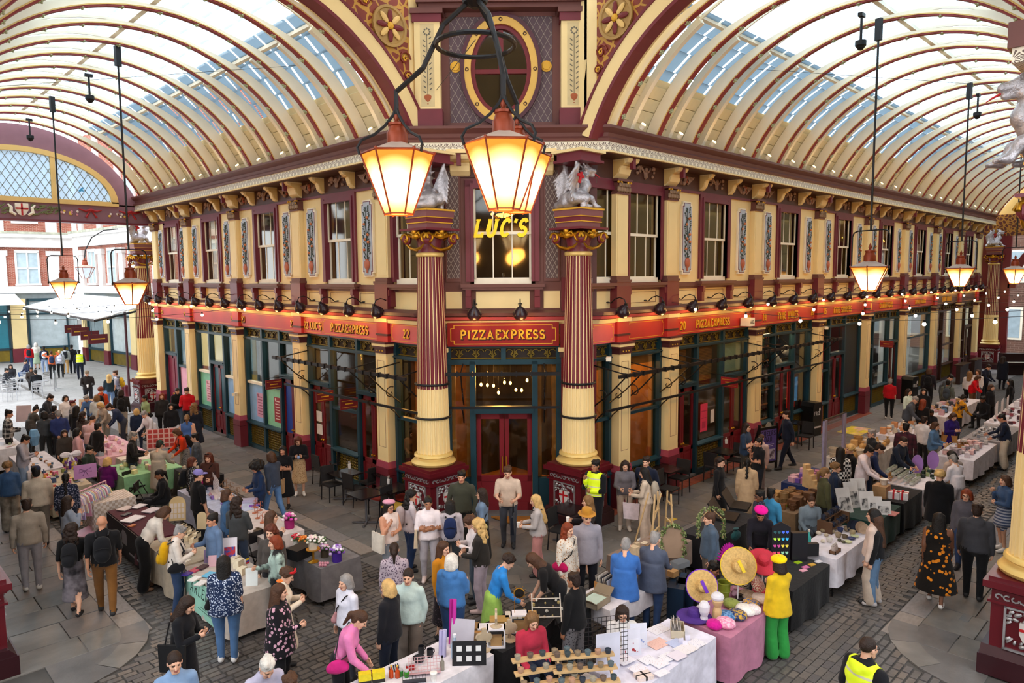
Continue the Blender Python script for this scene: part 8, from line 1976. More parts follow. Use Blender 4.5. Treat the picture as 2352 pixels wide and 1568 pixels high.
openbox(1395,1352,.36,.3,.15,'#a8743c','cardboard box of standing prints',['#d8d0c8','#3a3a40','#b9b0a4','#8a8078'],12)
o=openbox(1366,1385,.4,.34,.1,'#8a7a64','open cardboard box lined with pale green paper',['#b8c8b8'],0);part('green_paper',MB().box(-.16,.16,-.13,.13,.02,.08),C('#b3c4b4'),o)
for k,s in enumerate(((-.3,0),(.3,0))): part('flap',MB().obox((s[0]*.85,0,.13),(.2,.32,.008),Matrix.Rotation(-s[0]*2.2,3,'Y')),C('#7a6a54'),o)
stall(7.05,8.98,4.95,5.75,'#d9d7e6','white cloth of the illustrated card stall',.02)
x,y=at(1392,1530);gridpanel(x,y,.0+ZT-.1,.62,.8,-.55,'tall black wire grid with hanging sheets at the card stall','#17171c',.06)
o=easelcard(1396,1536,.34,.5,'#cfd0e0','white sheets hanging on the tall black wire grid','hanging sheet',rz=-.55,tilt=0,z=ZT)
def prints(o,kind): pass
easelcard(1452,1505,.27,.36,'#d9d9e6','upright white print with red berries on the card stall','print',rz=-.6,art=mat('berry print','#dcdce6',.5,pat=P_spots('#9c1c24',14,.3)))
easelcard(1468,1488,.24,.34,'#dadbe8','upright white print with a cocktail drawing','print',rz=-.7,art=mat('cocktail print','#dcdde8',.5,pat=P_spots('#8a9ac8',10,.25)))
cardc=['#e2e0ea','#dcdae6','#e6e2ea','#e8c8c0','#b9c4e4','#e4e0e6']
fl=[('white card with painted beans',1512,1445,.3,.22,'#e2e0e8','#8a3a2a'),('pale pink card with small drawings',1511,1478,.3,.22,'#e6beb4','#b06a5a'),('pale blue card with small drawings',1553,1477,.24,.2,'#b8c2e2','#8a98d0'),('white card with dark olives',1488,1515,.22,.18,'#e2e2ea','#4a3a2e'),('white card with red and blue fruit',1515,1523,.22,.18,'#e2e2ea','#c05a3a'),('white card with a boat bowl',1535,1508,.22,.18,'#e2e2ea','#8a5a4a'),('white card with a blue emblem',1598,1478,.26,.2,'#e4e2ea','#3a4a9a'),('ivory card with line drawings',1575,1490,.3,.22,'#e0dce0','#b8a88a'),('white card with pink berries',1435,1515,.24,.2,'#e2e0ea','#b05a5a'),('blank lilac card',1555,1505,.22,.2,'#dcd4e0','#d0c8dc'),('white card near the front edge',1520,1545,.2,.12,'#e4e2ea','#9aa0b8'),('white card with tiny red leaves',1465,1535,.22,.18,'#e2e0e8','#b8463a')]
for q_,(n,u,v,w,l,c,c2) in enumerate(fl): px('box',u,v,(w,l,.006),mat('card print '+n,c,.5,var=.02,pat=P_spots(c2,13.,.2)),n+' lying on the white card stall','card',rz=-.15,z=ZT+.002+.0035*q_)
openbox(1556,1455,.32,.2,.12,'#cdbfa4','pale wooden crate of greeting cards',['#cfc8c4','#b9b2ae','#e0d8d0'],8,.6)
for k,(u,v) in enumerate(((1565,1478),(1580,1472),(1574,1485))): easelcard(u,v,.07,.08,'#dcd8e8',f'tiny folded price card by the wooden crate, {["left","right","front"][k]}','price card')
o=px('box',1478,1556,(.22,.16,.05),mat('card bundle','#d9c8c0',.5,var=.2,vs=14),'bundle of cards tied with black ribbon','card bundle',rz=-.4);part('ribbon',MB().box(-.06,.06,-.51,.51,-.02,1.04).box(-.51,.51,-.06,.06,-.02,1.04),iron,o)
stall(5.15,6.95,4.9,5.7,'#c9c6c8','pale cloth under the candle pot ramps',.3)
pinew=mat('pale pine','#c9a878',.6,var=.15,vs=6)
def ramp(u,v,lb,n,seed,rz):
 x,y=at(u,v,.95);o=thing('pine_rack',lb,'rack',T(x,y,.75,rz))
 for k in range(3): part('shelf',MB().box(-.42,.42,-.05+.14*k,.05+.14*k,.06+.1*k,.085+.1*k),pinew,o)
 for s in(-1,1): part('side_rail',MB().obox((s*.34,.14,.15),(.03,.52,.05),Matrix.Rotation(.6,3,'X')),pinew,o)
 part('label_card',MB().box(-.4,-.28,-.07,-.065,.02,.1),C('#c8ccdc'),o)
 r=random.Random(seed);m=T(x,y,.75,rz);cc=['#3c4a50','#8a7a64','#5a6a70','#b08a70','#2c3644','#9a9484','#6a5a50'];nm=['slate','stone','blue grey','clay pink','navy','grey green','brown']
 for k in range(3):
  for i in range(n):
   p_=m@Vector((-.34+.68*i/(n-1),.14*k,.085+.1*k));c=(i+2*k+seed)%7
   item('candle',p_.x,p_.y,p_.z,(.085,.085,.06),cc[c],f'{nm[c]} candle pot on the {"left" if seed==1 else "right"} pine rack','candle pot',col2='#d9cdb4',group='candle pots on the pine racks')
ramp(1262,1545,'left stepped pine rack of candle pots at the bottom edge',5,1,-.5);ramp(1350,1545,'right stepped pine rack of candle pots at the bottom edge',6,2,-.65)
stall(9.1,10.75,4.78,5.62,'#b0738c','dusty pink cloth of the hat stall',.03)
straw=mat('straw','#c9a566',.8,var=.2,vs=30,bump=.4,bs=80)
def sunhat(u,v,z,R,brim,trim,lb,tilt=1.25,rz=-.75,ribbon=None):
 x,y=gz(u,v,z)[:2];o=thing('sun_hat',lb,'hat',T(x,y,z,rz,tilt))
 part('brim',MB().lathe([(R,0),(R,.012),(R*.4,.02),(R*.4,0)],28),brim,o);part('crown',MB().lathe([(R*.4,.01),(R*.38,.08),(R*.33,.12),(R*.2,.14),(.004,.142)],22),brim,o)
 part('trim',MB().tube([(R*math.cos(t*PI/14),R*math.sin(t*PI/14),.006) for t in range(28)],.009,5,0,True),C(trim),o)
 if ribbon: part('ribbon',MB().obox((0,0,.146),(.05,.2,.012),Matrix.Rotation(.4,3,'Z')),C(ribbon),o)
 st=part('hat_stand',MB().tube([(0,0,.0),(0,0,-max(.05,z-ZT))],.012,6).lathe([(.08,0),(.08,.02),(.01,.03)],12,(0,0,-(z-ZT))),C('#d8d4dc'),None,T(x,y,z),label='stand carrying the '+lb,cat='hat stand') if z>ZT+.12 else None
 return o
sunhat(1612,1345,1.12,.25,straw,'#6a2ab0','wide straw hat with purple edge and ribbon facing the camera',ribbon='#6a2ab0')
sunhat(1696,1299,1.35,.29,straw,'#d8b41e','largest straw hat with a yellow edge and ribbon facing the camera',ribbon='#e0c020')
sunhat(1752,1290,1.3,.25,mat('red straw','#b8283a',.8,bump=.4,bs=80),'#a01c2c','red straw hat with a flat crown',.6,-.9)
sunhat(1594,1415,ZT+.02,.26,mat('purple straw','#4a2a80',.8,bump=.4,bs=80),'#3a1a70','flat purple straw hat lying on the pink stall',0)
br=lambda u,v,c,lb,s=.28,z=ZT+.01,rx=.1,pt=None: px('beret',u,v,(s,s,.3),cloth(c,pt),lb,'beret',z=z,rx=rx)
br(1697,1332,'#e0dcd4','striped beret with a red heart raised on a stand',.3,1.02,.9,'stripe #1a1a1a');br(1735,1342,'#d8c8b4','cream beret with red gingham patch raised on a stand',.28,.98,.9,'check #a03a3a')
part('red_heart',MB().prism([(0,-.06),(-.08,.03),(-.06,.08),(0,.05),(.06,.08),(.08,.03)],-.01,.01,'y'),C('#b8101c'),None,T(*gz(1700,1328,1.1)[:2],1.08,-.75,-.3),label='red felt heart on the striped beret',cat='heart')
br(1680,1392,'#8a944a','olive green beret on the pink stall');br(1712,1406,'#e6e2dc','large white beret on the pink stall',.32);br(1666,1436,'#e088a8','pink splashed beret on the pink stall',.3,pt='blot #f0c0d0');br(1640,1440,'#c8188a','hot pink beret on the pink stall',.24);br(1668,1420,'#3a6a9c','blue denim beret on the pink stall',.28,pt='blot #7aa0c8');br(1693,1417,'#22386a','navy painted beret on the pink stall',.3,pt='blot #c8a03a')
br(1749,1366,'#b81c28','scarlet beret at the back of the pink stall',.32,pt='dots #e8d0d0');br(1746,1380,'#d9c4b8','shell pink beret at the back of the pink stall',.3);br(1716,1372,'#a89078','brown speckled beret at the back of the pink stall',.3,pt='dots #5a3a30');br(1725,1392,'#c99a3a','ochre beret with blue bird print',.28,pt='blot #3a5a9a');br(1730,1405,'#e4e0dc','small white beret with pink dots',.24,pt='dots #c84a90')
px('basket',1662,1372,(.22,.22,.26),'#7d8a2a','olive green woven basket bag on the pink stall','basket');px('pouch',1690,1368,(.24,.2,.14),'#c89ab0','pink knitted hat on the pink stall','knitted hat');px('pouch',1700,1378,(.2,.2,.1),'#1a1618','black knitted hat on the pink stall','knitted hat')
x,y=at(1647,1422);o=thing('head_stand','wooden head stand with a white cap on the pink stall','head stand',T(x,y,ZT));part('block',MB().lathe([(.08,0),(.07,.14),(.05,.2),(.09,.3),(.06,.34)],10),pinew,o);part('cap',MB().ball((0,0,.36),(.1,.1,.07),12),C('#d9d6dc'),o)
x,y=at(1617,1425);o=thing('head_stand','white foam head wearing the purple edged straw hat','head stand',T(x,y,ZT,-.75));part('foam_head',MB().lathe([(.07,0),(.05,.08),(.08,.16),(.085,.24),(.05,.3)],12),C('#dcd9e0'),o)
x,y=at(1712,1245,1.4);o=thing('feather_fan','magenta feather plume standing behind the hats','feather plume',T(10.75,5.75,1.1))
for k in range(14): t=-1.1+k*.16;part('feather',MB().tube([(0,0,0),(.18*math.sin(t),0,.2*math.cos(t)),(.36*math.sin(t),.02,.34*math.cos(t))],[.01,.035,.006],5),cloth('#a80f8c'),o)
part('stand',MB().tube([(0,0,-1.1),(0,0,0)],.02,6),iron,o)
stall(11.2,12.75,4.8,5.55,'#121214','black cloth of the heart jewellery stall',.06)
o=thing('jewellery_case','tall black jewellery case with glowing heart earrings','jewellery case',T(*at(1807,1285),ZT,-.75))
part('case_back',MB().box(-.3,.05,-.02,.02,0,.62).box(.07,.36,-.06,.06,0,.52),C('#15131a',.4),o)
part('case_crown',MB().prism([(-.3,.62),(-.2,.68),(-.12,.72),(-.05,.68),(.05,.62)],-.02,.02,'y'),C('#15131a',.4),o)
hc_=['#d8506a','#8ac0a0','#c04a90','#e0c84a','#b8e04a','#3ab0e0','#30585c','#4a6ad8']
hrt=[(0,-.035),(-.035,.005),(-.03,.03),(-.015,.034),(0,.02),(.015,.034),(.03,.03),(.035,.005)]
for j in range(4):
 for i in range(4): part('heart_earring',MB().prism([(a*.8,b_*.8) for a,b_ in hrt],-.03,-.02,'y'),mat('heart '+hc_[(2*j+i//2)%8],hc_[(2*j+i//2)%8],.3,emit=hc_[(2*j+i//2)%8],es=.3),o,T(-.24+.075*i,0,.14+.13*j))
for k,(u,v,c,n) in enumerate(((1833,1292,'#9cc01a','lime'),(1850,1303,'#c86a9a','pink'),(1865,1297,'#c89a3a','amber'),(1845,1310,'#e0a0b0','rose'),(1822,1282,'#7a6ad8','violet'),(1880,1290,'#d8d4d8','white'))): px('box',u,v,(.13,.08,.015),mat('pin '+c,c,.4),f'{n} enamel pin card on the black heart stall','pin card',rz=-.3)
px('box',1862,1275,(.26,.1,.24),'#17161a','small black frame with two glowing earrings','frame',rz=-.7)
part('hand_sign',MB().ball((0,-.01,.16),(.06,.01,.09),10).tube([(-.05,-.01,.2),(-.09,-.01,.28)],.016,5).tube([(-.02,-.01,.24),(-.03,-.01,.36)],.016,5).tube([(.01,-.01,.24),(.015,-.01,.38)],.016,5).tube([(.04,-.01,.23),(.055,-.01,.35)],.015,5).tube([(.05,-.01,.15),(.11,-.01,.2)],.015,5).tube([(0,-.01,.08),(0,-.01,-.05)],.03,6),C('#b9b0b8'),None,T(12.79,5.05,.3,PI/2-.02),label='grey hand shaped sign hanging on the black heart stall',cat='sign')
stall(13.05,15.0,4.8,5.55,'#d9d4dc','white cloth of the pottery stall',.22)
bottle(1857,1255,.09,.34,'#3fa29a','#c9c4bc','turquoise flask on the pottery stall')
sh=thing('wooden_shelf','two tier wooden shelf of mugs on the pottery stall','shelf',T(*at(1922,1212),ZT,0))
for k in range(2): part('shelf_board',MB().box(-.45,.45,-.06+.14*k,.06+.14*k,.06+.16*k,.08+.16*k),mat('shelf wood','#5a3e28',.6),sh)
for s in(-1,1): part('shelf_side',MB().box(s*.45-.015,s*.45+.015,-.08,.22,0,.24),MATS['shelf wood'],sh)
m=Matrix.Translation((*at(1922,1212),ZT))
for k in range(2):
 for i in range(6): item('mug',*(m@Vector((-.36+.145*i,.14*k,.08+.16*k))),(.1,.1,.1),['#1f2c4a','#2a3040','#4a3a30','#26344c','#1c2438','#3c3c44'][(i+k)%6],f'{["navy","charcoal","brown","slate blue","midnight","grey"][(i+k)%6]} mug on the wooden pottery shelf','mug',group='mugs on the pottery shelf',rz=-.8)
for k,(u,v,c,s) in enumerate(((1958,1208,'#1c2434',.26),(1966,1208,'#262f42',.24),(1976,1210,'#a88f78',.24),(1982,1213,'#b59c84',.22))): px('plate',u,v,(s,s,.02),c,f'{["midnight","navy","tan","sand"][k]} plate standing upright on the pottery stall','plate',z=ZT+.12,rx=1.35,rz=-.7)
cer=[(1890,1222,'#8a7a5c','ball',.11,'ribbed brown'),(1903,1218,'#6a5a40','ball',.1,'dark brown'),(1912,1224,'#9a8a6c','ball',.1,'khaki'),(1880,1228,'#c9bfae','ball',.11,'white ribbed'),(1898,1232,'#b5a890','ball',.09,'sand'),(1930,1222,'#22305a','bowl',.12,'deep blue'),(1945,1220,'#8a7a62','bowl',.13,'mottled brown'),(1958,1228,'#a89878','bowl',.12,'straw'),(1925,1234,'#9a8a70','bowl',.13,'tan'),(1940,1237,'#6a5c48','bowl',.11,'umber'),(1905,1245,'#d8d4cc','bowl',.12,'cream'),(1963,1233,'#b8bf9a','plate',.16,'pale green rimmed'),(1955,1238,'#2a3460','plate',.16,'ink blue'),(1948,1246,'#c4c89a','plate',.15,'lime glazed'),(1928,1243,'#4a4a3a','ball',.08,'olive bell'),(1937,1247,'#5a5a44','ball',.08,'moss bell'),(1890,1246,'#cfc4b0','ball',.09,'cream ribbed'),(1918,1214,'#7a6a50','ball',.09,'tawny')]
for u,v,c,kd,s,n in cer: px(kd,u,v,(s,s,.03 if kd=='plate' else s*.75),c,f'{n} ceramic {"pot" if kd=="ball" else kd} on the white pottery stall','pot' if kd=='ball' else kd)
openbox(1918,1268,.26,.12,.06,'#6a4a30','small wooden tray of postcards on the pottery stall',['#c9b8b0','#b0a098','#d8d0c8'],8,0)
stall(15.6,17.15,4.95,5.75,'#1d3a34','dark green cloth of the art print stall',.1)
for k,(u,v,w,h) in enumerate(((1945,1178,.36,.55),(1962,1166,.34,.58),(1978,1160,.34,.6),(1994,1172,.32,.42),(2012,1178,.3,.36),(2030,1182,.3,.3))): easelcard(u,v,w,h,'#d8d6d4',f'leaning black and white art print, {["first","second","third","fourth","fifth","last"][k]} from the pottery','print',rz=-.5-.1*k,tilt=-.35,art=mat('ink drawing','#c4c2c0',.6,pat=P_blot('#4a4a4c',9,.48,.6)))
px('box',2050,1180,(.3,.2,.02),'#b06a6a','pink patterned cloth bundle on the art print stall','cloth bundle')
stall(17.35,18.75,4.95,5.85,'#121214','black cloth of the gift box stall',.06)
px('box',2024,1140,(.34,.3,.28),'#a8845c','brown cardboard box on the gift stall','box')
for k,(u,v) in enumerate(((2053,1143),(2073,1145))):
 o=px('box',u,v,(.24,.24,.16),'#d9d4d6',f'white gift box with a red bow on the black stall, {["left","right"][k]} one','gift box',rz=.2);part('red_ribbon',MB().box(-.08,.08,-.51,.51,0,1.02).box(-.51,.51,-.08,.08,0,1.02).ball((-.15,0,1.15),(.2,.12,.14),6).ball((.15,0,1.15),(.2,.12,.14),6),C('#b81420'),o)
for k in range(4): px('bowl',2022+0*k,1118,(.0001,.0001,.0001),'#d8d4d0','x','bowl') if False else None
px('cup',2030,1112,(.2,.2,.14),'#d8d4cc','big white enamel bowl on the cardboard box','bowl',z=ZT+.28)
stall(18.85,20.85,4.95,5.9,'#dcd8de','white cloth of the candle tin stall')
for k in range(5):
 for j in range(6): item('jar',19.0+.12*j,5.82-.14*k,ZT+.02+.05*(4-k),(.1,.1,.09),'#c9ccc4','white tin in the stacked rows of the candle tin stall','tin',col2='#8a9488',group='white candle tins')
for k,(u,v,c) in enumerate(((2045,1098,'#d9a45a'),(2052,1090,'#d98a8a'),(2036,1095,'#e4e0dc'))): px('bottle',u,v,(.1,.1,.22),c,f'{["amber","rose","white"][k]} diffuser bottle on the candle tin stall','bottle',col2='#2a2a2a')
for k,(u,v) in enumerate(((2106,1088),(2142,1078))):
 x,y=at(u,v);o=thing('oval_panel',f'lilac oval panel standing on the candle tin stall, {["left","right"][k]} one','sign',T(x,y,ZT,-1.2));part('oval',MB().prism([(.14*math.cos(t*PI/10),.26+.25*math.sin(t*PI/10)) for t in range(20)],-.012,.012,'y'),mat('lilac board','#a07ac8',.5),o);part('foot',MB().box(-.08,.08,-.06,.06,0,.02),white,o)
scatter((19.9,20.75,5.0,5.8),24,['box'],['#2a4438','#1c2a26','#8a9a6a','#17171a'],'soap bar on the candle tin stall','soap bar','soap bars',smin=.06,smax=.09,seed=31)
stall(22.7,25.5,4.75,5.75,'#d6d2da','white cloth of the vintage print stall',.2)
openbox(2180,1012,.5,.4,.22,'#b5864e','wicker crate of books on the vintage print stall',['#c83a2a','#e4e0d8','#3a7ab0','#d8c8a0'],9,.3)
o=openbox(2212,1030,.4,.3,.16,'#9a6a34','small wooden crate on the vintage print stall',['#b0a090'],4,.3)
scatter((22.9,25.3,4.9,5.6),30,['box','jar'],['#c9bfc4','#8a8088','#d8b0b0','#b9b4b0'],'small keepsake on the vintage print stall','keepsake','keepsakes on the vintage print stall',smin=.08,smax=.16,seed=33)
stall(25.8,28.6,4.7,5.7,'#8d8a8c','grey cloth of the silver jewellery stall',.15)
scatter((26,28.4,4.8,5.6),50,['ball','box','bowl'],['#b9bcc0','#3a3c44','#d8dade','#8a8e98'],'small silver piece on the grey stall','silver piece','silver pieces on the grey stall',smin=.04,smax=.1,seed=34)
stall(28.9,32.5,4.8,5.8,'#dcd8de','white cloth of the sunglasses stall')
scatter((29,32.3,4.9,5.7),36,['box','card'],['#4a2a34','#2a2a30','#d8d0d4','#8a3a44'],'pair of sunglasses on the far white stall','sunglasses','sunglasses on the far stall',smin=.08,smax=.14,seed=35)
for k in range(3): gridpanel(30.2+.9*k,5.7,ZT,.8,.55,.1,f'white wire display grid on the sunglasses stall, {["left","middle","right"][k]} one','#cfc8c8',.08)
stall(33,38,4.8,5.9,'#d8d4da','white cloth of the farthest right stall');scatter((33.2,37.8,4.9,5.8),60,['box','ball','jar'],['#c9c4c8','#3a3a40','#b08a90','#e0dce0'],'small trinket on the farthest right stall','trinket','trinkets on the farthest right stall',smin=.1,smax=.2,seed=36)
stall(10.3,12.05,7.2,7.95,'#8a7466','brown cloth of the laser cut wood stall',.3)
def garlandarch(u,v,w,h,lb,board=True):
 x,y=at(u,v);r=random.Random(int(u));o=thing('leafy_arch',lb,'display arch',T(x,y,ZT,-.75))
 if board: part('board',MB().prism([(-w/2,0),(w/2,0)]+[(w/2*math.cos(t*PI/12),h-w/2+w/2*math.sin(t*PI/12)) for t in range(13)],-.01,.01,'y'),C('#a68a72'),o)
 lf=MB()
 for k in range(150):
  t=r.random()*2.4;
  if t<.7: p_=(-w/2,h*.9*t)
  elif t<1.7: a=PI-(t-.7)*PI;p_=(w/2*math.cos(a),h-w/2+w/2*math.sin(a))
  else: p_=(w/2,h*.9*(2.4-t))
  i=len(lf.v);lf.ball((0,0,0),(.035,.012,.02),5,k%3);lf.xf(T(p_[0]+r.uniform(-.04,.04),-.02+r.uniform(-.03,.03),p_[1]+r.uniform(-.03,.03),r.uniform(0,6),r.uniform(-1,1),r.uniform(-1,1)),i)
 part('leaves',lf,[C('#4a5c30'),C('#6a7a44'),C('#8f9a66')],o,kind='stuff');part('frame',MB().tube([(-w/2,0,0),(-w/2,0,h-w/2),(0,0,h),(w/2,0,h-w/2),(w/2,0,0)],.01,5),pinew,o)
garlandarch(1545,1280,.42,.62,'tan arched board edged with ivy on the laser cut stall');garlandarch(1632,1235,.5,.62,'hooped ivy arch behind the woman with a messy bun',False)
def aframe(u,v,h,lb,rz=.3):
 x,y=gz(u,v,0)[:2];o=thing('easel',lb,'easel',T(x,y,0,rz));
 for s in(-1,1): part('leg',MB().obox((s*.22,-.1,h/2),(.035,.03,h),Matrix.Rotation(s*-.16,3,'Y')),pinew,o)
 part('back_leg',MB().obox((0,.25,h/2),(.03,.03,h),Matrix.Rotation(.25,3,'X')),pinew,o)
 for k in range(3): part('crossbar',MB().box(-.26+.04*k,.26-.04*k,-.12,-.09,.3+.4*k,.33+.4*k),pinew,o)
aframe(1495,1290,1.5,'tall pine easel beside the grey shawled woman');aframe(1525,1270,1.35,'shorter pine easel behind the ivy board',.9)
scatter((10.5,12,7.3,7.9),14,['card','box'],['#d8c8b0','#c9b494','#e0d8cc','#8a6a4a'],'laser cut wooden shape on the brown stall','wooden shape','laser cut shapes on the brown stall',smin=.08,smax=.15,seed=41)
px('box',1562,1300,(.3,.2,.1),glass('clear tub','#e8ecf0',.5,diff='#b8c0c8'),'clear plastic tub of trinkets on the brown stall','tub',rz=-.2);px('box',1545,1322,(.16,.14,.1),'#b58a58','small wooden block at the end of the brown stall','block')
def suitcase(u,v,lb,col):
 x,y=gz(u,v,0)[:2];o=thing('suitcase',lb,'suitcase',T(x,y,0,.4));b=MB().box(-.24,.24,-.14,.14,.06,.72)
 part('shell',b,C(col,.35),o);part('ribs',MB().box(-.18,-.16,-.15,.15,.08,.7).box(-.06,-.04,-.15,.15,.08,.7).box(.06,.08,-.15,.15,.08,.7).box(.16,.18,-.15,.15,.08,.7),C(col,.35),o);part('handle',MB().tube([(-.08,0,.72),(-.08,0,.8),(.08,0,.8),(.08,0,.72)],.012,5),iron,o)
 for s in(-1,1):
  for t in(-1,1): part('wheel',MB().ball((s*.18,t*.1,.03),.03,8),iron,o)
suitcase(1555,1430,'dark blue ribbed suitcase standing behind the shawled woman','#14283c');suitcase(1577,1420,'second dark blue suitcase close behind the first','#1a3048')
stall(12.3,14.3,6.9,7.6,'#17161a','black cloth of the open case stall',.06)
for k,(u,v) in enumerate(((1672,1190),(1700,1165))):
 x,y=at(u,v);o=thing('open_case',f'open black jewellery case on the black back stall, {["left","right"][k]} one','case',T(x,y,ZT,.3));part('case_tray',MB().box(-.28,.28,-.2,.2,0,.06),C('#141416',.4),o);part('case_lid',MB().obox((0,.28,.2),(.56,.36,.03),Matrix.Rotation(1.0,3,'X')),C('#1c1c20',.3),o)
px('pouch',1690,1240,(.34,.2,.24),cloth('#1f4a4c'),'dark teal handbag on the open case stall','handbag')
item('box',*gz(1815,1225,.0)[:2],.55,(.5,.02,.34),mat('lime board','#9cb83a',.6),'lime green sign board beside the pottery vendor','sign',rz=-.2) if False else part('sign_board',MB().box(-.25,.25,-.01,.01,.45,.8).box(-.22,-.2,0,.02,0,.45).box(.2,.22,0,.02,0,.45),C('#9cb83a'),None,T(*gz(1815,1235,.0)[:2],0,-.3),label='lime green sign board beside the pottery vendor',cat='sign')
part('green_bag',MB().ball((0,0,.22),(.16,.1,.22),10).tube([(-.08,0,.4),(0,0,.58),(.08,0,.4)],.014,5),cloth('#5aa020'),None,T(*gz(1783,1245,0)[:2],0),180,label='bright green shopping bag hanging by the dotted shirt vendor',cat='bag')
stall(14.95,16.5,6.4,7.3,'#7a6248','hessian cloth of the wooden craft stall',.2)
scatter((15.05,16.4,6.5,7.2),26,['box','bowl','basket'],['#5a3a22','#7a5230','#8a6a44','#a8804a'],'wooden craft piece on the hessian stall','wooden craft','wooden crafts on the hessian stall',smin=.1,smax=.22,seed=44)
stall(17.1,19.0,6.9,7.7,'#22305c','royal blue cloth of the purple card stall',.1)
scatter((17.2,18.3,7.0,7.6),18,['box'],['#8a5ab0','#b0708a','#6a4a9a','#c9a0b0'],'boxed card on the royal blue stall','boxed card','boxed cards on the royal blue stall',smin=.12,smax=.2,seed=45)
o=thing('step_display','stepped plywood display on the royal blue stall','display',T(*at(1862,1120),ZT,-.4))
for k in range(5): part('step',MB().box(-.08,.08,-.3+.1*k,-.2+.1*k,0,.12+.11*k),pinew,o)
fr_=thing('curtain_frame','black pipe frame with a pale net curtain behind the prints','curtain frame',T(20.2,7.6,0,.0))
for s in(-1,1): part('post',MB().tube([(s*.75,0,0),(s*.75,0,2.0)],.022,6),iron,fr_)
part('rail',MB().tube([(-.8,0,2.0),(.8,0,2.0)],.022,6),iron,fr_);part('net_curtain',MB().box(-.7,.7,-.01,.01,1.4,1.98),glass('net','#ffffff',.7,diff='#b0a8b8'),fr_);part('side_curtain',MB().box(-.78,-.6,-.03,.03,.6,1.98).box(.62,.78,-.03,.03,.6,1.98),cloth('#8d88a4'),fr_)
stall(20.3,23.6,6.9,7.9,'#cfc8c0','ivory cloth of the basket stall');scatter((20.4,23.5,7.0,7.8),26,['basket','pouch','box'],['#a8804a','#c89a5a','#b9a890','#d8c8b0'],'handmade basket on the ivory stall','basket','baskets on the ivory stall',smin=.14,smax=.28,seed=46)
stall(24.4,27.4,7.0,7.9,'#d4cdd2','white cloth of the glassware stall');scatter((24.5,27.3,7.1,7.8),30,['jar','bottle','box'],['#b9a890','#d9cfc4','#c98a5a','#a8b0b8'],'small glass jar on the white glassware stall','glass jar','glass jars',smin=.1,smax=.18,seed=47)
stall(29,34,7.0,8.0,'#dcd6da','white cloth of the far back stall');scatter((29.2,33.8,7.1,7.9),36,['box','pouch'],['#c9a0a8','#d9d4d8','#3a3a44','#b08a5a'],'small parcel on the far back stall','parcel','parcels on the far back stall',smin=.12,smax=.2,seed=48)
part('rolled_mat',MB().lathe([(.09,-.3),(.09,.3),(.04,.3),(.02,.28)],12).xf(Matrix.Rotation(PI/2,4,'Y')),cloth('#5a7a9c'),None,T(*at(2168,945),ZT+.1,.3),label='rolled blue mat on the right stalls',cat='mat')
blk=mat('black cafe furniture','#17161a',.4,var=.1)
def cafe_table(x,y,rz,lb,w=.7):
 o=thing('cafe_table',lb,'table',T(x,y,0,rz));part('tabletop',MB().box(-w/2,w/2,-w/2,w/2,.71,.745),mat('dark glossy top','#1c1618',.18),o);part('column',MB().tube([(0,0,.03),(0,0,.71)],.03,8),mat('steel column','#77777c',.35,metal=.7),o)
 for k in range(4): part('foot',MB().obox((.17*math.cos(k*PI/2+.78),.17*math.sin(k*PI/2+.78),.03),(.36,.05,.03),Matrix.Rotation(k*PI/2+.78,3,'Z')),MATS['steel column'],o)
 return o
wov=mat('black woven cane','#1d1b1c',.6,bump=.6,bs=120)
chairs=[]
def cafe_chair(x,y,rz,lb,seat=None):
 o=thing('cafe_chair',lb,'chair',T(x,y,0,rz),'black cafe chairs')
 part('seat',MB().box(-.22,.22,-.22,.22,.42,.46),wov if not seat else C(seat),o);part('backrest',MB().obox((0,.235,.7),(.42,.025,.4),Matrix.Rotation(-.12,3,'X')),wov,o)
 for s in(-1,1):
  part('leg',MB().tube([(s*.2,-.2,0),(s*.2,-.2,.43)],.017,6),blk,o);part('leg',MB().tube([(s*.2,.24,0),(s*.2,.2,.45),(s*.2,.25,.88)],.017,6),blk,o)
 return o
for k,(u,v) in enumerate(((793,1085),(880,1082),(840,1133),(905,1120))):
 x,y=at(u,v,.74);cafe_table(x,y,0,f'black cafe table left of the entrance, {["outer near the two women","by the shopfront","front one","beside the left pedestal"][k]}')
for k,(u,v,rz,st) in enumerate(((742,1075,1.6,None),(780,1060,PI,None),(763,1110,0,None),(838,1065,PI,None),(815,1120,1.7,None),(872,1140,-1.4,'#a8342c'),(905,1160,0.2,'#c8a040'),(850,1105,PI,None),(900,1060,PI,None),(925,1140,-1.5,'#a8342c'))):
 x,y=gz(u,v,.45)[:2];cafe_chair(x,y,rz,f'black cafe chair left of the entrance, {["first","second","third","fourth","fifth","sixth with red seat","seventh with yellow seat","eighth","ninth","tenth with red seat"][k]} from the two women',st)
for k,(u,v) in enumerate(((1530,1075),(1660,1035),(1305,1168),(1835,970))):
 x,y=at(u,v,.74);cafe_table(x,y,0,f'black cafe table right of the entrance, {["by the navy quilted jacket","below the pink menu poster","in front of the right pedestal","behind the striding man"][k]}')
for k,(u,v,rz) in enumerate(((1500,1105,1.6),(1560,1095,-1.5),(1535,1120,.1),(1640,1070,1.6),(1692,1055,-1.5),(1290,1215,.2),(1350,1190,-1.6),(1850,1000,-1.5))):
 x,y=gz(u,v,.45)[:2];cafe_chair(x,y,rz,f'black cafe chair right of the entrance, {["first","second","third","fourth","fifth","in front of the right pedestal","beside the hi-vis guard","near the black bin"][k]}')
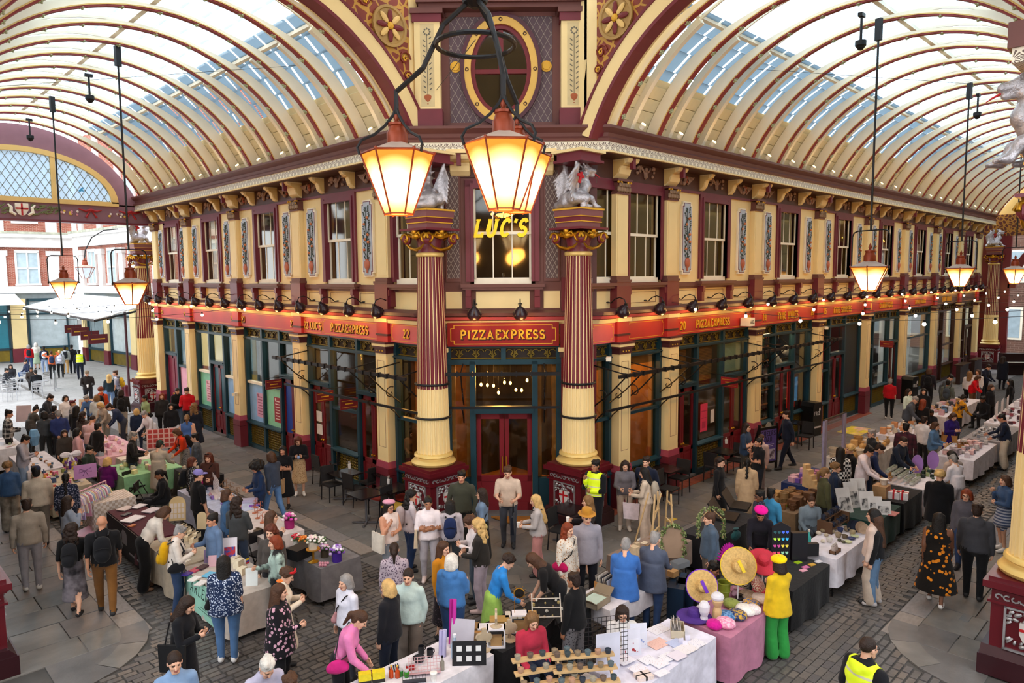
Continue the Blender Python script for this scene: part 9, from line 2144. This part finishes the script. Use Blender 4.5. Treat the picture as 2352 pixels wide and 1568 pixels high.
for k,(u,v) in enumerate(((803,1075),(893,1110),(1545,1060),(1668,1018))):
 x,y=at(u,v,.745);o=thing('cutlery_pot',f'white pot of cutlery on a cafe table, {["outer left","near the left pedestal","by the navy quilted jacket","below the pink menu poster"][k]}','pot',T(x,y,.745));part('pot',MB().lathe([(.04,0),(.045,.12),(.03,.12)],10),C('#d8d4d0'),o)
 for q in range(4): part('cutlery',MB().tube([(.01*q-.015,0,.08),(.02*q-.03,.01,.2)],.005,4),C('#b9b4b0',.3),o)
ab=thing('sandwich_board','purple pavement sign in a black frame outside the wine shop','pavement sign',T(*gz(1762,1080,0)[:2],0,-.25))
part('frame',MB().box(-.42,-.36,-.03,.03,0,1.45).box(.36,.42,-.03,.03,0,1.45).box(-.42,.42,-.03,.03,1.28,1.36).box(-.42,.42,-.03,.03,.22,.28).lathe([(.13,0),(.13,.03),(.02,.04)],14).xf(Matrix.Identity(4)),mat('black sign frame','#1a1718',.4),ab)
pn=part('poster',MB().box(-.36,.36,-.02,.0,.28,1.28),C('#5a4a8c'),ab)
part('lettering',letters('CHEERS',.15,.12,dp=.004,sq=.9),C('#1d1830'),ab,T(0,-.022,1.08));part('lettering',letters('DAD',.15,.12,dp=.004,sq=.9),C('#1d1830'),ab,T(0,-.022,.9))
part('photo',MB().box(-.3,.3,-.024,-.02,.33,.66),mat('bottle photo','#b9b0c0',.5,pat=P_blot('#4a3a4a',12,.45,.6)),ab);part('small_print',MB().box(-.24,.24,-.024,-.02,.8,.815).box(-.2,.2,-.024,-.02,.75,.765),C('#cfc8e0'),ab)
part('crest',MB().lathe([(.12,0),(.12,.02),(.01,.02)],16).xf(T(0,0,1.38,0,PI/2)),C('#8a8478'),ab);part('back_leg',MB().obox((0,.3,.65),(.7,.02,1.35),Matrix.Rotation(.3,3,'X')),MATS['black sign frame'],ab)
def bin_(u,v,lb,rz=-.2):
 x,y=gz(u,v,0)[:2];o=thing('newspaper_bin',lb,'newspaper bin',T(x,y,0,rz));part('cabinet',MB().box(-.26,.26,-.25,.25,0,1.1).prism([(-.28,1.1),(.28,1.1),(.2,1.25),(-.2,1.25)],-.27,.27,'y'),C('#121214',.35),o);part('lettering',letters('FREE',.14,.13,dp=.003,serif=False,sq=.8),C('#d8d8d8'),o,T(-.02,-.255,.78));part('print_strip',MB().box(-.22,.22,-.256,-.25,.3,.36).ball((.14,-.25,.98),(.05,.006,.07),8),C('#c9c4c4'),o)
bin_(1862,998,'black free newspaper bin on the red tiles');bin_(2088,925,'second black free newspaper bin near the woman in red')
al=mat('brushed aluminium','#c4c6ca',.3,metal=.7)
def alu(x,y,rz,lb):
 o=thing('aluminium_chair',lb,'chair',T(x,y,0,rz),'aluminium street chairs')
 for k in range(5): part('seat_slat',MB().box(-.2,.2,-.2+.08*k,-.14+.08*k,.43,.45),al,o)
 for k in range(3): part('back_slat',MB().box(-.2,.2,.2,.22,.55+.1*k,.61+.1*k),al,o)
 for s in(-1,1): part('leg',MB().tube([(s*.22,-.2,0),(s*.22,-.2,.64),(s*.22,.2,.66),(s*.22,.22,.86)],.014,5),al,o);part('leg',MB().tube([(s*.22,.24,0),(s*.22,.18,.5)],.014,5),al,o)
for k,(u,v,rz) in enumerate(((30,890,0.2),(22,900,.3),(86,895,-.2),(8,880,.1),(60,868,2.6),(100,868,-2.6))):
 x,y=gz(u,v,.45)[:2];alu(x,y,rz,f'silver slatted chair on the street, {["first","second","third","at the left edge","farther left","farther right"][k]}')
for k,(u,v) in enumerate(((40,868),(95,875))):
 x,y=gz(u,v,.72)[:2];o=thing('aluminium_table',f'round silver street table, {["left","right"][k]} one','table',T(x,y,0));part('tabletop',MB().lathe([(.34,.7),(.35,.71),(.35,.73),(.02,.735)],18),al,o);part('leg',MB().tube([(0,0,0),(0,0,.7)],.025,6).lathe([(.22,0),(.03,.03)],12),al,o)
bar=thing('barrier','glass and steel street barrier beside the silver chairs','barrier',T(9.0,44.6,0,1.3))
for s in(-1,1): part('post',MB().tube([(s*.6,0,0),(s*.6,0,1.0)],.03,8).lathe([(.2,0),(.03,.03)],12,(s*.6,0,0)),al,bar)
part('pane',MB().box(-.56,.56,-.006,.006,.15,.95),glass('barrier glass','#eef4f6',.7),bar)
for k,(u,v,rz) in enumerate(((310,1115,.4),(245,1110,-.5),(600,1270,.2),(335,1140,1.0),(1290,1500,.3))):
 x,y=gz(u,v,.45)[:2];o=thing('folding_chair',f'black folding chair behind the stalls, {["by the garland stall","by the purple coat","beside the flower stall","near the vendor with ponytail","behind the candle racks"][k]}','chair',T(x,y,0,rz));part('seat',MB().box(-.2,.2,-.2,.2,.43,.46),blk,o);part('backrest',MB().box(-.2,.2,.2,.22,.62,.85),blk,o)
 for s in(-1,1): part('leg',MB().tube([(s*.2,-.22,0),(s*.2,.2,.85)],.013,5),blk,o);part('leg',MB().tube([(s*.18,.24,0),(s*.18,-.15,.45)],.013,5),blk,o)
pi_=thing('upright_piano','dark upright piano at the far end of the right arcade','piano',T(49.8,8.6,0,-.9));part('case',MB().box(-.75,.75,-.1,.35,0,1.25),mat('piano wood','#2a1512',.3),pi_);part('keybed',MB().box(-.72,.72,-.4,-.1,.6,.75),MATS['piano wood'],pi_);part('keys',MB().box(-.65,.65,-.38,-.2,.75,.77),C('#e8e4dc'),pi_)
for k,x in enumerate((44.2,47.2)):
 o=thing('pub_ledge',f'dark wooden drinking ledge on the pub pavement, {["nearer","farther"][k]} one','ledge',T(x,10.0,0));part('top',MB().box(-.9,.9,-.2,.2,1.0,1.06),mat('pub wood','#2e1a14',.4),o);part('panel',MB().box(-.85,.85,-.1,.1,0,1.0),MATS['pub wood'],o)
o=thing('menu_poster','pink menu poster in the cafe window right of the entrance','poster',frR@T(18.95,.0,0));part('sheet',MB().box(-.2,.2,-.012,-.006,1.25,2.1),C('#d83a5a'),o);part('print',MB().box(-.14,.14,-.014,-.012,1.85,1.89).box(-.14,.14,-.014,-.012,1.65,1.67).box(-.1,.1,-.014,-.012,1.35,1.55),C('#b02a48'),o)
part('notice',MB().box(-.1,.1,-.012,-.006,1.45,1.85),C('#d9d0c8'),None,frR@T(19.45,0,0),label='white menu sheet beside the pink menu poster',cat='notice')
for k,(x,z) in enumerate(((22.6,2.7),(24.3,2.95),(24.5,2.8),(25.2,3.2))): part('balloon',MB().ball((0,0,0),(.17,.17,.2),12),C('#cfccd0',.3),None,T(x,11.3,z),180,label=f'white balloon in the wine shop window, {["far left","middle","second middle","right"][k]}',cat='balloon')
bsh=thing('bottle_shelves','tall shelves behind the wine shop glass','shelves',T(24.4,12.3,0))
for k in range(6): part('shelf',MB().box(-2.3,2.3,-.15,.15,.5+.55*k,.53+.55*k),wood,bsh)
bc=['#1d2a1c','#2a1a14','#3a2a10','#16201e','#5a4a20']
for k in range(6):
 for i in range(22): item('bottle',22.2+.21*i,12.25,.53+.55*k,(.09,.09,.34),C(bc[(i+k)%5],.15),'dark wine bottle on the wine shop shelves','bottle',col2='#8a2a24' if i%3 else '#b8a050',group='bottles on the wine shop shelves')
part('poster',MB().box(-.3,.3,-.01,.01,1.2,2.1),mat('blue lit poster','#3a8ac8',.5,emit='#3a8ac8',es=.5),None,T(26.05,11.35,0),label='blue lit poster in the red wine shop window',cat='poster')
for k,(s,z) in enumerate(((LP[3]+.75,1.75),(LP[3]+.75,1.35))): part('notice',MB().box(-.16,.16,-.02,-.012,-.16,.16),C('#e0dcd6'),None,frL@T(s,.04,z),label=f'white menu sheets on the left cafe door, {["upper","lower"][k]}',cat='notice')
part('lettering',letters('AMATHEE',.16,.1,dp=.003,serif=False),C('#b9b9b4'),None,frR@T(RP[4]+2.3,.02,1.35),label='pale lettering on the dark shop window by the woman in red',cat='lettering')
for k,(u,v) in enumerate(((1128,1020),(1205,1010),(1500,1040),(800,960))):
 x,y=gz(u,v,.74)[:2];cafe_table(x,y,.2,f'wooden topped table inside the cafe, {["left in the entrance","right in the entrance","behind the wide window","in the left cafe"][k]}')
 D.objects[-1] if False else None
